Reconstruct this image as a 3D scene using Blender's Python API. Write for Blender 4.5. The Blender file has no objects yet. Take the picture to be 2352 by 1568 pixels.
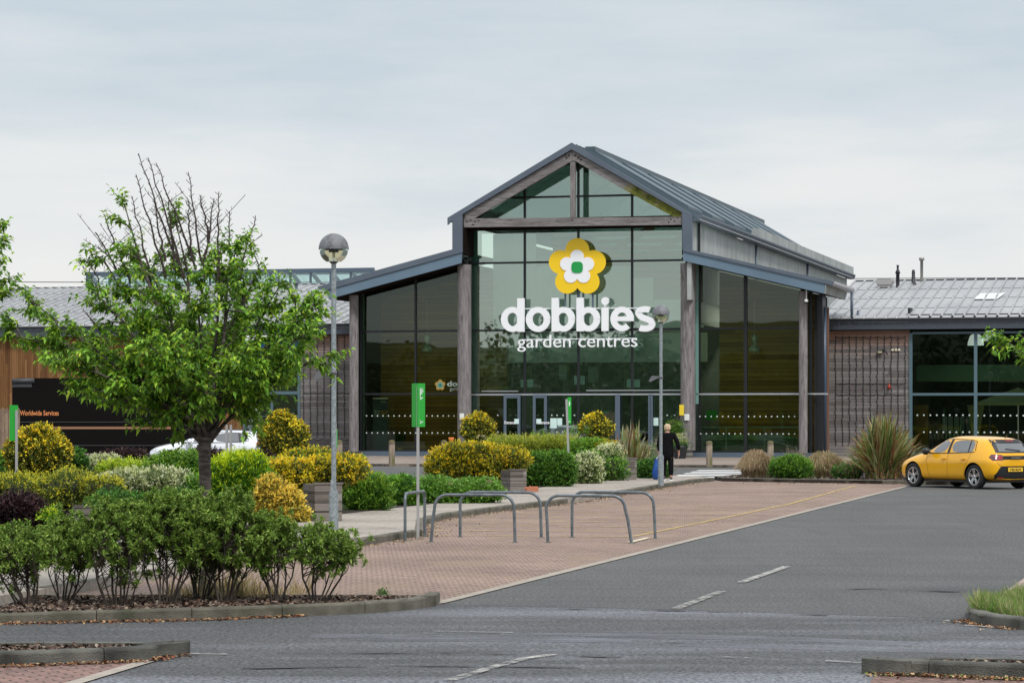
import bpy, bmesh, math, random
import numpy as np
from mathutils import Vector, Matrix
from mathutils.bvhtree import BVHTree
R = math.radians
random.seed(7); RNG = np.random.default_rng(7)
SC = bpy.context.scene
COL = SC.collection
# ---------------------------------------------------------------- camera
FPX, HZ, CH = 6000.0, 955.0, 1.97      # focal length and horizon row in a 2352-wide frame, eye height
cam_d = bpy.data.cameras.new('camera'); cam = bpy.data.objects.new('camera', cam_d); COL.objects.link(cam)
cam_d.sensor_width = 36; cam_d.lens = 36*FPX/2352; cam_d.shift_y = (HZ-784)/2352
cam_d.clip_start = 0.5; cam_d.clip_end = 4000
cam.location = (0, 0, CH); cam.rotation_euler = (R(90), 0, 0)
SC.camera = cam
# ---------------------------------------------------------------- world
W = bpy.data.worlds.new('World'); SC.world = W; W.use_nodes = True
nt = W.node_tree; nt.nodes.clear()
SUN_EL, SUN_AZ = R(52), R(155)
def wn(t, **k):
    n = nt.nodes.new(t)
    for a, b in k.items(): setattr(n, a, b)
    return n
sky = wn('ShaderNodeTexSky', sky_type='NISHITA', sun_disc=False); sky.sun_elevation = SUN_EL; sky.sun_rotation = SUN_AZ
tc = wn('ShaderNodeTexCoord'); sep = wn('ShaderNodeSeparateXYZ'); nt.links.new(tc.outputs['Generated'], sep.inputs[0])
mp = wn('ShaderNodeMapping'); mp.inputs['Scale'].default_value = (3.2, 3.2, 17.0); nt.links.new(tc.outputs['Generated'], mp.inputs[0])
nz = wn('ShaderNodeTexNoise'); nz.inputs['Scale'].default_value = 2.0; nz.inputs['Detail'].default_value = 7; nz.inputs['Roughness'].default_value = .55; nt.links.new(mp.outputs[0], nz.inputs['Vector'])
add = wn('ShaderNodeMath', operation='MULTIPLY_ADD'); nt.links.new(nz.outputs[0], add.inputs[0]); add.inputs[1].default_value = 0.20; nt.links.new(sep.outputs[2], add.inputs[2])
sub = wn('ShaderNodeMath', operation='SUBTRACT'); nt.links.new(add.outputs[0], sub.inputs[0]); sub.inputs[1].default_value = 0.10
rp = wn('ShaderNodeValToRGB'); nt.links.new(sub.outputs[0], rp.inputs[0])
els = rp.color_ramp.elements
els[0].position = 0.0; els[0].color = (.86, .86, .85, 1)
els[1].position = 1.0; els[1].color = (1.35, 1.4, 1.45, 1)
for p, c in ((.03, (.88, .88, .87)), (.075, (.83, .845, .85)), (.12, (.70, .755, .795)), (.165, (.60, .675, .735)), (.26, (.74, .79, .84)), (.5, (1.0, 1.05, 1.12))):
    e = els.new(p); e.color = (*c, 1)
mx = wn('ShaderNodeMixRGB'); mx.inputs[0].default_value = 0.93
sc_ = wn('ShaderNodeVectorMath', operation='SCALE'); nt.links.new(sky.outputs[0], sc_.inputs[0]); sc_.inputs['Scale'].default_value = 0.10
nt.links.new(sc_.outputs[0], mx.inputs[1]); nt.links.new(rp.outputs[0], mx.inputs[2])
bg = wn('ShaderNodeBackground'); bg.inputs[1].default_value = 1.0; nt.links.new(mx.outputs[0], bg.inputs[0])
wo = wn('ShaderNodeOutputWorld'); nt.links.new(bg.outputs[0], wo.inputs[0])
# ---------------------------------------------------------------- sun
sd = bpy.data.lights.new('sun', 'SUN'); sd.energy = 2.3; sd.angle = R(10); sd.color = (1, .965, .92)
so = bpy.data.objects.new('sun', sd); COL.objects.link(so)
sdir = Vector((math.sin(SUN_AZ)*math.cos(SUN_EL), math.cos(SUN_AZ)*math.cos(SUN_EL), math.sin(SUN_EL)))
so.rotation_euler = sdir.to_track_quat('Z', 'Y').to_euler(); so.location = (0, 0, 60)
vs = SC.view_settings; vs.view_transform = 'Standard'; vs.look = 'None'; vs.gamma = 1; vs.exposure = 0.0; vs.use_curve_mapping = False
SC.cycles.max_bounces = 6; SC.cycles.transparent_max_bounces = 12
# ---------------------------------------------------------------- pixel helpers (2352 x 1568 photo grid -> metres)
def G(px, py, z=0.0):
    d = FPX*(CH-z)/(py-HZ); return Vector(((px-1176)*d/FPX, d, z))
def At(px, py, Y): return Vector(((px-1176)*Y/FPX, Y, CH+(HZ-py)*Y/FPX))
def rowY(yb): return FPX*CH/(yb-HZ)
BO = Vector((-7.0, 123.1)); TH = math.atan2(1614, FPX)
U2 = Vector((math.cos(TH), -math.sin(TH))); V2 = Vector((math.sin(TH), math.cos(TH)))
def B(px, py, c=0.0):
    a = (px-1176)/FPX; o = BO + V2*c
    u = (a*o.y-o.x)/(U2.x-a*U2.y); t = o.y+u*U2.y
    return Vector((u, c, CH+(HZ-py)*t/FPX))
def Bu(px, c=0.0): return B(px, HZ, c).x
def L2W(p): q = BO+U2*p[0]+V2*p[1]; return Vector((q.x, q.y, p[2]))
# ---------------------------------------------------------------- object helpers
def thing(name, label, cat, loc=(0, 0, 0), rz=0, group=None, kind=None):
    o = bpy.data.objects.new(name, None); COL.objects.link(o); o.location = loc; o.rotation_euler = (0, 0, rz); o.empty_display_size = .2
    return tag(o, label, cat, group, kind)
def tag(o, label=None, cat=None, group=None, kind=None):
    if label: o['label'] = label
    if cat: o['category'] = cat
    if group: o['group'] = group
    if kind: o['kind'] = kind
    return o
def copy_tree(o, parent=None):
    c = o.copy(); COL.objects.link(c)
    if parent: c.parent = parent
    for ch in list(o.children): copy_tree(ch, c)
    return c
class MB:
    def __init__(s): s.v = []; s.f = []; s.m = []; s.sm = []
    def add(s, vs, fs, m=0, smooth=False):
        b = len(s.v); s.v += [tuple(v) for v in vs]
        for f in fs: s.f.append([i+b for i in f]); s.m.append(m); s.sm.append(smooth)
    def box(s, a, b, m=0, M=None):
        x0, x1 = sorted((a[0], b[0])); y0, y1 = sorted((a[1], b[1])); z0, z1 = sorted((a[2], b[2]))
        vs = [Vector(p) for p in ((x0, y0, z0), (x1, y0, z0), (x1, y1, z0), (x0, y1, z0), (x0, y0, z1), (x1, y0, z1), (x1, y1, z1), (x0, y1, z1))]
        if M: vs = [M @ v for v in vs]
        s.add(vs, ((0, 3, 2, 1), (4, 5, 6, 7), (0, 1, 5, 4), (1, 2, 6, 5), (2, 3, 7, 6), (3, 0, 4, 7)), m)
    def bar(s, p, q, w, h, m=0, up=(0, 0, 1)):
        p = Vector(p); q = Vector(q); d = (q-p).normalized(); sx = d.cross(Vector(up))
        if sx.length < 1e-4: sx = d.cross(Vector((0, 1, 0)))
        sx.normalize(); uz = sx.cross(d).normalized(); sx = sx*w/2; uz = uz*h/2
        vs = [p-sx-uz, p+sx-uz, p+sx+uz, p-sx+uz, q-sx-uz, q+sx-uz, q+sx+uz, q-sx+uz]
        s.add(vs, ((0, 1, 2, 3), (7, 6, 5, 4), (0, 4, 5, 1), (1, 5, 6, 2), (2, 6, 7, 3), (3, 7, 4, 0)), m)
    def prism(s, pts, d, m=0):      # planar polygon (3D pts) extruded by vector d
        n = len(pts); d = Vector(d); pts = [Vector(p) for p in pts]
        s.add(pts+[p+d for p in pts], [list(range(n))[::-1], [n+i for i in range(n)]]+[[i, (i+1) % n, n+(i+1) % n, n+i] for i in range(n)], m)
    def tube(s, pts, r, n=8, m=0, cap=True):
        pts = [Vector(p) for p in pts]; k = len(pts)
        rr = r if isinstance(r, (list, tuple)) else [r]*k
        vs = []; prev = None
        for i, p in enumerate(pts):
            d = (pts[min(i+1, k-1)]-pts[max(i-1, 0)]).normalized()
            if prev is None:
                a = d.cross(Vector((0, 0, 1)));
                if a.length < .05: a = d.cross(Vector((1, 0, 0)))
            else: a = prev-d*prev.dot(d)
            a.normalize(); prev = a; b = d.cross(a)
            for j in range(n):
                t = 2*math.pi*j/n; vs.append(p+(a*math.cos(t)+b*math.sin(t))*rr[i])
        fs = [(i*n+j, i*n+(j+1) % n, (i+1)*n+(j+1) % n, (i+1)*n+j) for i in range(k-1) for j in range(n)]
        s.add(vs, fs, m, True)
        if cap: s.add(vs[:n], [list(range(n))[::-1]], m); s.add(vs[-n:], [list(range(n))], m)
    def lathe(s, prof, c=(0, 0, 0), n=24, m=0, axis='z'):
        vs = []
        for (r, z) in prof:
            for j in range(n):
                t = 2*math.pi*j/n
                p = (r*math.cos(t), r*math.sin(t), z) if axis == 'z' else (r*math.cos(t), z, r*math.sin(t))
                vs.append((p[0]+c[0], p[1]+c[1], p[2]+c[2]))
        fs = [(i*n+j, i*n+(j+1) % n, (i+1)*n+(j+1) % n, (i+1)*n+j) for i in range(len(prof)-1) for j in range(n)]
        s.add(vs, fs, m, True)
    def build(s, name, mats, parent=None, loc=None, bevel=0, recalc=True):
        me = bpy.data.meshes.new(name); me.from_pydata(s.v, [], s.f)
        for mt in (mats if isinstance(mats, (list, tuple)) else [mats]): me.materials.append(mt)
        me.polygons.foreach_set('material_index', s.m); me.polygons.foreach_set('use_smooth', s.sm)
        if recalc:
            b = bmesh.new(); b.from_mesh(me); bmesh.ops.remove_doubles(b, verts=b.verts, dist=1e-5); bmesh.ops.recalc_face_normals(b, faces=b.faces); b.to_mesh(me); b.free()
        o = bpy.data.objects.new(name, me); COL.objects.link(o)
        if parent: o.parent = parent
        if loc: o.location = loc
        if bevel:
            bv = o.modifiers.new('b', 'BEVEL'); bv.width = bevel; bv.segments = 2; bv.limit_method = 'ANGLE'; bv.angle_limit = R(40)
        return o
def np_mesh(name, V, F, mat, parent=None, col=None, smooth=False):
    """V (n,3) F (m,k) arrays -> object; col (n,3) stored as colour attribute"""
    me = bpy.data.meshes.new(name); n = len(V); m, k = F.shape
    me.vertices.add(n); me.vertices.foreach_set('co', np.ascontiguousarray(V, dtype=np.float32).ravel())
    me.loops.add(m*k); me.loops.foreach_set('vertex_index', F.astype(np.int32).ravel())
    me.polygons.add(m); me.polygons.foreach_set('loop_start', np.arange(0, m*k, k, dtype=np.int32)); me.polygons.foreach_set('loop_total', np.full(m, k, dtype=np.int32))
    me.update(calc_edges=True)
    if smooth: me.polygons.foreach_set('use_smooth', np.ones(m, dtype=bool))
    if col is not None:
        at = me.color_attributes.new('Col', 'FLOAT_COLOR', 'POINT'); c4 = np.ones((n, 4), dtype=np.float32); c4[:, :3] = col; at.data.foreach_set('color', c4.ravel())
    me.materials.append(mat)
    o = bpy.data.objects.new(name, me); COL.objects.link(o)
    if parent: o.parent = parent
    return o
# ---------------------------------------------------------------- materials
MATS = {}
def S(r, g, b):                       # sRGB 0-255 to linear
    f = lambda c: ((c/255+.055)/1.055)**2.4 if c > 10 else c/255/12.92
    return (f(r), f(g), f(b))
def mat(name, col, rough=.6, metal=0, col2=None, scale=3, detail=5, bump=0, bscale=None, stretch=(1, 1, 1), rot=0, spec=.5, coat=0, col3=None, c3scale=1, c3lo=.5, c3hi=.7, trans=0, contrast=(.35, .65)):
    if name in MATS: return MATS[name]
    m = bpy.data.materials.new(name); m.use_nodes = True; t = m.node_tree; b = t.nodes['Principled BSDF']
    b.inputs['Base Color'].default_value = (*col, 1); b.inputs['Roughness'].default_value = rough; b.inputs['Metallic'].default_value = metal
    b.inputs['Specular IOR Level'].default_value = spec; b.inputs['Coat Weight'].default_value = coat; b.inputs['Coat Roughness'].default_value = .04
    N = t.nodes.new; L = t.links.new
    if col2 or bump:
        tc = N('ShaderNodeTexCoord'); mp = N('ShaderNodeMapping'); L(tc.outputs['Object'], mp.inputs[0]); mp.inputs['Scale'].default_value = stretch; mp.inputs['Rotation'].default_value = (0, 0, rot)
    if col2:
        n = N('ShaderNodeTexNoise'); n.inputs['Scale'].default_value = scale; n.inputs['Detail'].default_value = detail; n.inputs['Roughness'].default_value = .6; L(mp.outputs[0], n.inputs['Vector'])
        r = N('ShaderNodeMapRange'); r.inputs[1].default_value = contrast[0]; r.inputs[2].default_value = contrast[1]; L(n.outputs[0], r.inputs[0])
        x = N('ShaderNodeMixRGB'); x.inputs[1].default_value = (*col, 1); x.inputs[2].default_value = (*col2, 1); L(r.outputs[0], x.inputs[0]); out = x.outputs[0]
        if col3:
            n3 = N('ShaderNodeTexNoise'); n3.inputs['Scale'].default_value = c3scale; n3.inputs['Detail'].default_value = 6; L(mp.outputs[0], n3.inputs['Vector'])
            r3 = N('ShaderNodeMapRange'); r3.inputs[1].default_value = c3lo; r3.inputs[2].default_value = c3hi; L(n3.outputs[0], r3.inputs[0])
            x3 = N('ShaderNodeMixRGB'); L(out, x3.inputs[1]); x3.inputs[2].default_value = (*col3, 1); L(r3.outputs[0], x3.inputs[0]); out = x3.outputs[0]
        L(out, b.inputs['Base Color'])
    if bump:
        nb = N('ShaderNodeTexNoise'); nb.inputs['Scale'].default_value = bscale or scale*4; nb.inputs['Detail'].default_value = 4; L(mp.outputs[0], nb.inputs['Vector'])
        bp = N('ShaderNodeBump'); bp.inputs['Strength'].default_value = bump; bp.inputs['Distance'].default_value = .02; L(nb.outputs[0], bp.inputs['Height']); L(bp.outputs[0], b.inputs['Normal'])
    MATS[name] = m; return m
def leafmat(name='leaf', tr=.35, rough=.55):
    if name in MATS: return MATS[name]
    m = bpy.data.materials.new(name); m.use_nodes = True; t = m.node_tree; b = t.nodes['Principled BSDF']; N = t.nodes.new; L = t.links.new
    a = N('ShaderNodeVertexColor'); a.layer_name = 'Col'; L(a.outputs[0], b.inputs['Base Color']); b.inputs['Roughness'].default_value = rough; b.inputs['Specular IOR Level'].default_value = .35
    tl = N('ShaderNodeBsdfTranslucent'); L(a.outputs[0], tl.inputs[0]); x = N('ShaderNodeMixShader'); x.inputs[0].default_value = tr
    L(b.outputs[0], x.inputs[1]); L(tl.outputs[0], x.inputs[2]); L(x.outputs[0], t.nodes['Material Output'].inputs[0])
    MATS[name] = m; return m
def glassmat(name, tint, refl=.10, rough=.01):
    m = bpy.data.materials.new(name); m.use_nodes = True; t = m.node_tree; t.nodes.clear(); N = t.nodes.new; L = t.links.new
    tr = N('ShaderNodeBsdfTransparent'); tr.inputs[0].default_value = (*tint, 1); g = N('ShaderNodeBsdfGlossy'); g.inputs['Roughness'].default_value = rough; g.inputs[0].default_value = (.80, .95, .87, 1)
    tc = N('ShaderNodeTexCoord'); nz = N('ShaderNodeTexNoise'); nz.inputs['Scale'].default_value = .55; nz.inputs['Detail'].default_value = 1; L(tc.outputs['Object'], nz.inputs['Vector'])
    bp = N('ShaderNodeBump'); bp.inputs['Strength'].default_value = .05; bp.inputs['Distance'].default_value = .03; L(nz.outputs[0], bp.inputs['Height']); L(bp.outputs[0], g.inputs['Normal'])
    fr = N('ShaderNodeFresnel'); fr.inputs[0].default_value = 1.5; mu = N('ShaderNodeMath'); mu.operation = 'ADD'; mu.inputs[1].default_value = refl; L(fr.outputs[0], mu.inputs[0])
    x = N('ShaderNodeMixShader'); L(mu.outputs[0], x.inputs[0]); L(tr.outputs[0], x.inputs[1]); L(g.outputs[0], x.inputs[2]); o = N('ShaderNodeOutputMaterial'); L(x.outputs[0], o.inputs[0])
    MATS[name] = m; return m
def boards(name, cols, bh=.15, vertical=False, rough=.8, grad=None):
    """timber cladding: a tone per board, dark joints; grad=(z0,z1,colour) fresher timber above"""
    m = bpy.data.materials.new(name); m.use_nodes = True; t = m.node_tree; b = t.nodes['Principled BSDF']; b.inputs['Roughness'].default_value = rough; b.inputs['Specular IOR Level'].default_value = .2; N = t.nodes.new; L = t.links.new
    tc = N('ShaderNodeTexCoord'); sp = N('ShaderNodeSeparateXYZ'); L(tc.outputs['Object'], sp.inputs[0])
    ax, al = (0, 2) if vertical else (2, 0)
    dv = N('ShaderNodeMath'); dv.operation = 'DIVIDE'; dv.inputs[1].default_value = bh; L(sp.outputs[ax], dv.inputs[0])
    fl = N('ShaderNodeMath'); fl.operation = 'FLOOR'; L(dv.outputs[0], fl.inputs[0]); fc = N('ShaderNodeMath'); fc.operation = 'FRACT'; L(dv.outputs[0], fc.inputs[0])
    # board length breaks
    d2 = N('ShaderNodeMath'); d2.operation = 'MULTIPLY_ADD'; d2.inputs[1].default_value = 1/3.1; L(sp.outputs[al], d2.inputs[0])
    rw = N('ShaderNodeTexWhiteNoise'); rw.noise_dimensions = '1D'; L(fl.outputs[0], rw.inputs['W']); L(rw.outputs[0], d2.inputs[2])
    f2 = N('ShaderNodeMath'); f2.operation = 'FLOOR'; L(d2.outputs[0], f2.inputs[0])
    cv = N('ShaderNodeCombineXYZ'); L(fl.outputs[0], cv.inputs[0]); L(f2.outputs[0], cv.inputs[1]); wn_ = N('ShaderNodeTexWhiteNoise'); wn_.noise_dimensions = '3D'; L(cv.outputs[0], wn_.inputs['Vector'])
    mp = N('ShaderNodeMapping'); L(tc.outputs['Object'], mp.inputs[0]); mp.inputs['Scale'].default_value = (6, 6, .5) if vertical else (.5, 6, 8)
    nz = N('ShaderNodeTexNoise'); nz.inputs['Scale'].default_value = 2.5; nz.inputs['Detail'].default_value = 6; L(mp.outputs[0], nz.inputs['Vector'])
    ad = N('ShaderNodeMath'); ad.operation = 'MULTIPLY_ADD'; ad.inputs[1].default_value = .5; L(wn_.outputs[0], ad.inputs[0]); s3 = N('ShaderNodeMath'); s3.operation = 'MULTIPLY'; s3.inputs[1].default_value = .5; L(nz.outputs[0], s3.inputs[0]); L(s3.outputs[0], ad.inputs[2])
    rp = N('ShaderNodeValToRGB'); L(ad.outputs[0], rp.inputs[0]); e = rp.color_ramp.elements; e[0].position = .2; e[0].color = (*cols[0], 1); e[1].position = .8; e[1].color = (*cols[-1], 1)
    for i, c in enumerate(cols[1:-1]): q = e.new(.2+.6*(i+1)/(len(cols)-1)); q.color = (*c, 1)
    out = rp.outputs[0]
    if grad:
        g = N('ShaderNodeMath'); g.operation = 'MULTIPLY_ADD'; g.inputs[1].default_value = 1.4; L(nz.outputs[0], g.inputs[0]); L(sp.outputs[2], g.inputs[2])
        g2 = N('ShaderNodeMath'); g2.operation = 'MULTIPLY_ADD'; g2.inputs[1].default_value = .8; L(wn_.outputs[0], g2.inputs[0]); L(g.outputs[0], g2.inputs[2])
        mr = N('ShaderNodeMapRange'); mr.inputs[1].default_value = grad[0]+1.1; mr.inputs[2].default_value = grad[1]+1.1; L(g2.outputs[0], mr.inputs[0])
        x = N('ShaderNodeMixRGB'); L(mr.outputs[0], x.inputs[0]); L(out, x.inputs[1]); x.inputs[2].default_value = (*grad[2], 1)
        x4 = N('ShaderNodeMixRGB'); x4.blend_type = 'MULTIPLY'; x4.inputs[0].default_value = .45; L(x.outputs[0], x4.inputs[1]); L(nz.outputs[1], x4.inputs[2]); out = x.outputs[0]
    cp = N('ShaderNodeMath'); cp.operation = 'LESS_THAN'; cp.inputs[1].default_value = .07; L(fc.outputs[0], cp.inputs[0])
    x2 = N('ShaderNodeMixRGB'); L(cp.outputs[0], x2.inputs[0]); L(out, x2.inputs[1]); x2.inputs[2].default_value = (.012, .01, .008, 1); L(x2.outputs[0], b.inputs['Base Color'])
    bp = N('ShaderNodeBump'); bp.inputs['Strength'].default_value = .5; bp.inputs['Distance'].default_value = .01; L(nz.outputs[0], bp.inputs['Height']); L(bp.outputs[0], b.inputs['Normal'])
    MATS[name] = m; return m
# ================================================================ SETTING: ground, road, paving
def asphalt(name, c1, c2, spk=.5, streak=None):
    m = bpy.data.materials.new(name); m.use_nodes = True; t = m.node_tree; b = t.nodes['Principled BSDF']; N = t.nodes.new; L = t.links.new
    b.inputs['Specular IOR Level'].default_value = .35
    tc = N('ShaderNodeTexCoord')
    big = N('ShaderNodeTexNoise'); big.inputs['Scale'].default_value = .35; big.inputs['Detail'].default_value = 6; L(tc.outputs['Object'], big.inputs['Vector'])
    r = N('ShaderNodeMapRange'); r.inputs[1].default_value = .35; r.inputs[2].default_value = .65; L(big.outputs[0], r.inputs[0])
    x = N('ShaderNodeMixRGB'); x.inputs[1].default_value = (*c1, 1); x.inputs[2].default_value = (*c2, 1); L(r.outputs[0], x.inputs[0]); out = x.outputs[0]
    def smear(scale, stretch, rot, lo, hi, col, amt, off=(0, 0, 0)):
        nonlocal out
        mp = N('ShaderNodeMapping'); mp.inputs['Rotation'].default_value = (0, 0, rot); mp.inputs['Scale'].default_value = stretch; mp.inputs['Location'].default_value = off; L(tc.outputs['Object'], mp.inputs[0])
        n = N('ShaderNodeTexNoise'); n.inputs['Scale'].default_value = scale; n.inputs['Detail'].default_value = 5; L(mp.outputs[0], n.inputs['Vector'])
        q = N('ShaderNodeMapRange'); q.inputs[1].default_value = lo; q.inputs[2].default_value = hi; q.inputs[4].default_value = amt; L(n.outputs[0], q.inputs[0])
        y = N('ShaderNodeMixRGB'); L(q.outputs[0], y.inputs[0]); L(out, y.inputs[1]); y.inputs[2].default_value = (*col, 1); out = y.outputs[0]
    smear(1, (.25, 2.2, 1), TH, .50, .72, (c1[0]*.62, c1[1]*.62, c1[2]*.63), .55)
    smear(1.3, (2.2, .18, 1), TH, .52, .75, (c1[0]*.7, c1[1]*.7, c1[2]*.7), .5, (3, 1, 0))
    if streak:
        smear(.5, (.22, .9, 1), streak[1], .50, .64, streak[0], .6, (0, 1.3, 0))
        smear(1.6, (.2, .9, 1), streak[1], .52, .70, streak[0], .3, (2, .7, 0))
    # aggregate speckle
    sp = N('ShaderNodeTexNoise'); sp.inputs['Scale'].default_value = 26; sp.inputs['Detail'].default_value = 2; sp.inputs['Roughness'].default_value = .8; L(tc.outputs['Object'], sp.inputs['Vector'])
    sr = N('ShaderNodeMapRange'); sr.inputs[1].default_value = .38; sr.inputs[2].default_value = .62; sr.inputs[3].default_value = 1-spk; sr.inputs[4].default_value = 1+spk; L(sp.outputs[0], sr.inputs[0])
    mu = N('ShaderNodeVectorMath'); mu.operation = 'SCALE'; L(out, mu.inputs[0]); L(sr.outputs[0], mu.inputs['Scale']); out = mu.outputs[0]
    vo = N('ShaderNodeTexVoronoi'); vo.inputs['Scale'].default_value = 22; L(tc.outputs['Object'], vo.inputs['Vector'])
    lt = N('ShaderNodeMath'); lt.operation = 'LESS_THAN'; lt.inputs[1].default_value = .13; L(vo.outputs[0], lt.inputs[0])
    wz = N('ShaderNodeSeparateXYZ'); L(vo.outputs['Color'], wz.inputs[0]); gt = N('ShaderNodeMath'); gt.operation = 'GREATER_THAN'; gt.inputs[1].default_value = .72; L(wz.outputs[0], gt.inputs[0])
    an = N('ShaderNodeMath'); an.operation = 'MULTIPLY'; L(lt.outputs[0], an.inputs[0]); L(gt.outputs[0], an.inputs[1])
    fx = N('ShaderNodeMixRGB'); L(an.outputs[0], fx.inputs[0]); L(out, fx.inputs[1]); fx.inputs[2].default_value = (.30, .29, .27, 1); L(fx.outputs[0], b.inputs['Base Color'])
    b.inputs['Roughness'].default_value = .85
    bp = N('ShaderNodeBump'); bp.inputs['Strength'].default_value = .6; bp.inputs['Distance'].default_value = .012; L(sp.outputs[0], bp.inputs['Height']); L(bp.outputs[0], b.inputs['Normal'])
    MATS[name] = m; return m
ASPH = asphalt('asphalt_grey', (.100, .101, .098), (.080, .082, .080), .5)
ROADM = asphalt('asphalt_blue_grey', (.088, .09, .093), (.068, .07, .073), .55, ((.21, .22, .245), R(1.5)))
def brickmat(name, c1, c2, mortar, bw, rh, rot, msize=.006, moss=None):
    m = bpy.data.materials.new(name); m.use_nodes = True; t = m.node_tree; b = t.nodes['Principled BSDF']; N = t.nodes.new; L = t.links.new
    tc = N('ShaderNodeTexCoord'); mp = N('ShaderNodeMapping'); mp.inputs['Rotation'].default_value = (0, 0, rot); L(tc.outputs['Object'], mp.inputs[0])
    br = N('ShaderNodeTexBrick'); br.inputs['Scale'].default_value = 1; br.inputs['Brick Width'].default_value = bw; br.inputs['Row Height'].default_value = rh; br.inputs['Mortar Size'].default_value = msize; br.inputs['Mortar Smooth'].default_value = .3
    br.inputs['Color1'].default_value = (*c1, 1); br.inputs['Color2'].default_value = (*c2, 1); br.inputs['Mortar'].default_value = (*mortar, 1); L(mp.outputs[0], br.inputs['Vector'])
    n = N('ShaderNodeTexNoise'); n.inputs['Scale'].default_value = .5; n.inputs['Detail'].default_value = 8; L(tc.outputs['Object'], n.inputs['Vector'])
    r = N('ShaderNodeMapRange'); r.inputs[1].default_value = .3; r.inputs[2].default_value = .7; r.inputs[3].default_value = .78; r.inputs[4].default_value = 1.15; L(n.outputs[0], r.inputs[0])
    n2 = N('ShaderNodeTexNoise'); n2.inputs['Scale'].default_value = 18; n2.inputs['Detail'].default_value = 4; L(tc.outputs['Object'], n2.inputs['Vector'])
    r2 = N('ShaderNodeMapRange'); r2.inputs[1].default_value = .3; r2.inputs[2].default_value = .7; r2.inputs[3].default_value = .75; r2.inputs[4].default_value = 1.2; L(n2.outputs[0], r2.inputs[0])
    mu = N('ShaderNodeMath'); mu.operation = 'MULTIPLY'; L(r.outputs[0], mu.inputs[0]); L(r2.outputs[0], mu.inputs[1])
    v = N('ShaderNodeVectorMath'); v.operation = 'SCALE'; L(br.outputs[0], v.inputs[0]); L(mu.outputs[0], v.inputs['Scale']); out = v.outputs[0]
    if moss:
        n4 = N('ShaderNodeTexNoise'); n4.inputs['Scale'].default_value = .9; n4.inputs['Detail'].default_value = 7; L(tc.outputs['Object'], n4.inputs['Vector'])
        r4 = N('ShaderNodeMapRange'); r4.inputs[1].default_value = .52; r4.inputs[2].default_value = .72; r4.inputs[4].default_value = .7; L(n4.outputs[0], r4.inputs[0])
        x = N('ShaderNodeMixRGB'); L(r4.outputs[0], x.inputs[0]); L(out, x.inputs[1]); x.inputs[2].default_value = (*moss, 1); out = x.outputs[0]
    L(out, b.inputs['Base Color']); b.inputs['Roughness'].default_value = .85; b.inputs['Specular IOR Level'].default_value = .25
    bp = N('ShaderNodeBump'); bp.inputs['Strength'].default_value = .6; bp.inputs['Distance'].default_value = .01; L(br.outputs['Fac'], bp.inputs['Height']); bp.invert = True; L(bp.outputs[0], b.inputs['Normal'])
    MATS[name] = m; return m
BRICK = brickmat('block_paving', (.38, .27, .215), (.29, .21, .17), (.07, .05, .042), .20, .10, TH, .013, (.25, .19, .13))
BRICKN = brickmat('block_paving_near', (.27, .165, .14), (.20, .13, .115), (.05, .04, .03), .20, .10, TH-R(40), .009)
FLAGS = brickmat('paving_flags', (.37, .33, .285), (.33, .295, .255), (.17, .15, .13), .6, .4, TH, .008)
FORE = brickmat('forecourt_paving', (.30, .245, .205), (.25, .205, .175), (.15, .12, .10), .4, .2, TH, .008)
KERB = mat('kerb_concrete', (.165, .15, .12), .9, col2=(.085, .08, .055), scale=4, bump=.8, bscale=90, col3=(.045, .05, .03), c3scale=2.5, c3lo=.52, c3hi=.75)
KERBD = mat('kerb_dark', (.18, .175, .15), .9, col2=(.10, .10, .085), scale=2.5, bump=.8, bscale=90, col3=(.035, .035, .03), c3scale=1.6, c3lo=.45, c3hi=.65)
EDGE = mat('edging_concrete', (.38, .335, .285), .9, col2=(.28, .25, .21), scale=5, bump=.4, bscale=60)
SOIL = mat('soil_bark', (.045, .03, .022), .95, col2=(.02, .014, .011), scale=14, bump=1, bscale=40)
CHIP = leafmat('bark_chip', .0, .8)
def poly(pts, z):
    return [(p.x, p.y, z) if isinstance(p, Vector) else (p[0], p[1], z) for p in pts]
def sheet(name, pts, z, m, kind='structure', label=None, cat=None, group=None):
    b = MB(); b.add(poly(pts, z), [list(range(len(pts)))]); o = b.build(name, m, recalc=False)
    if o.data.polygons[0].normal.z < 0: o.data.flip_normals()
    return tag(o, label, cat, group, kind)
def slab(b, pts, z0, z1, m=0): b.prism(poly(pts, z0), (0, 0, z1-z0), m)
b = MB(); b.add([(-1500, -60, 0), (1500, -60, 0), (1500, 2500, 0), (-1500, 2500, 0)], [(0, 1, 2, 3)])
tag(b.build('ground', ASPH, recalc=False), kind='structure')
# the cross road in front, bluish worn asphalt
seam = [G(-500, 1386), G(400, 1386), G(1004, 1388), G(1470, 1397), G(1800, 1408), G(2164, 1419), G(2352, 1427), G(2800, 1447)]
sheet('road', seam+[Vector((9, 6, 0)), Vector((-9, 6, 0))], .004, ROADM)
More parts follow.
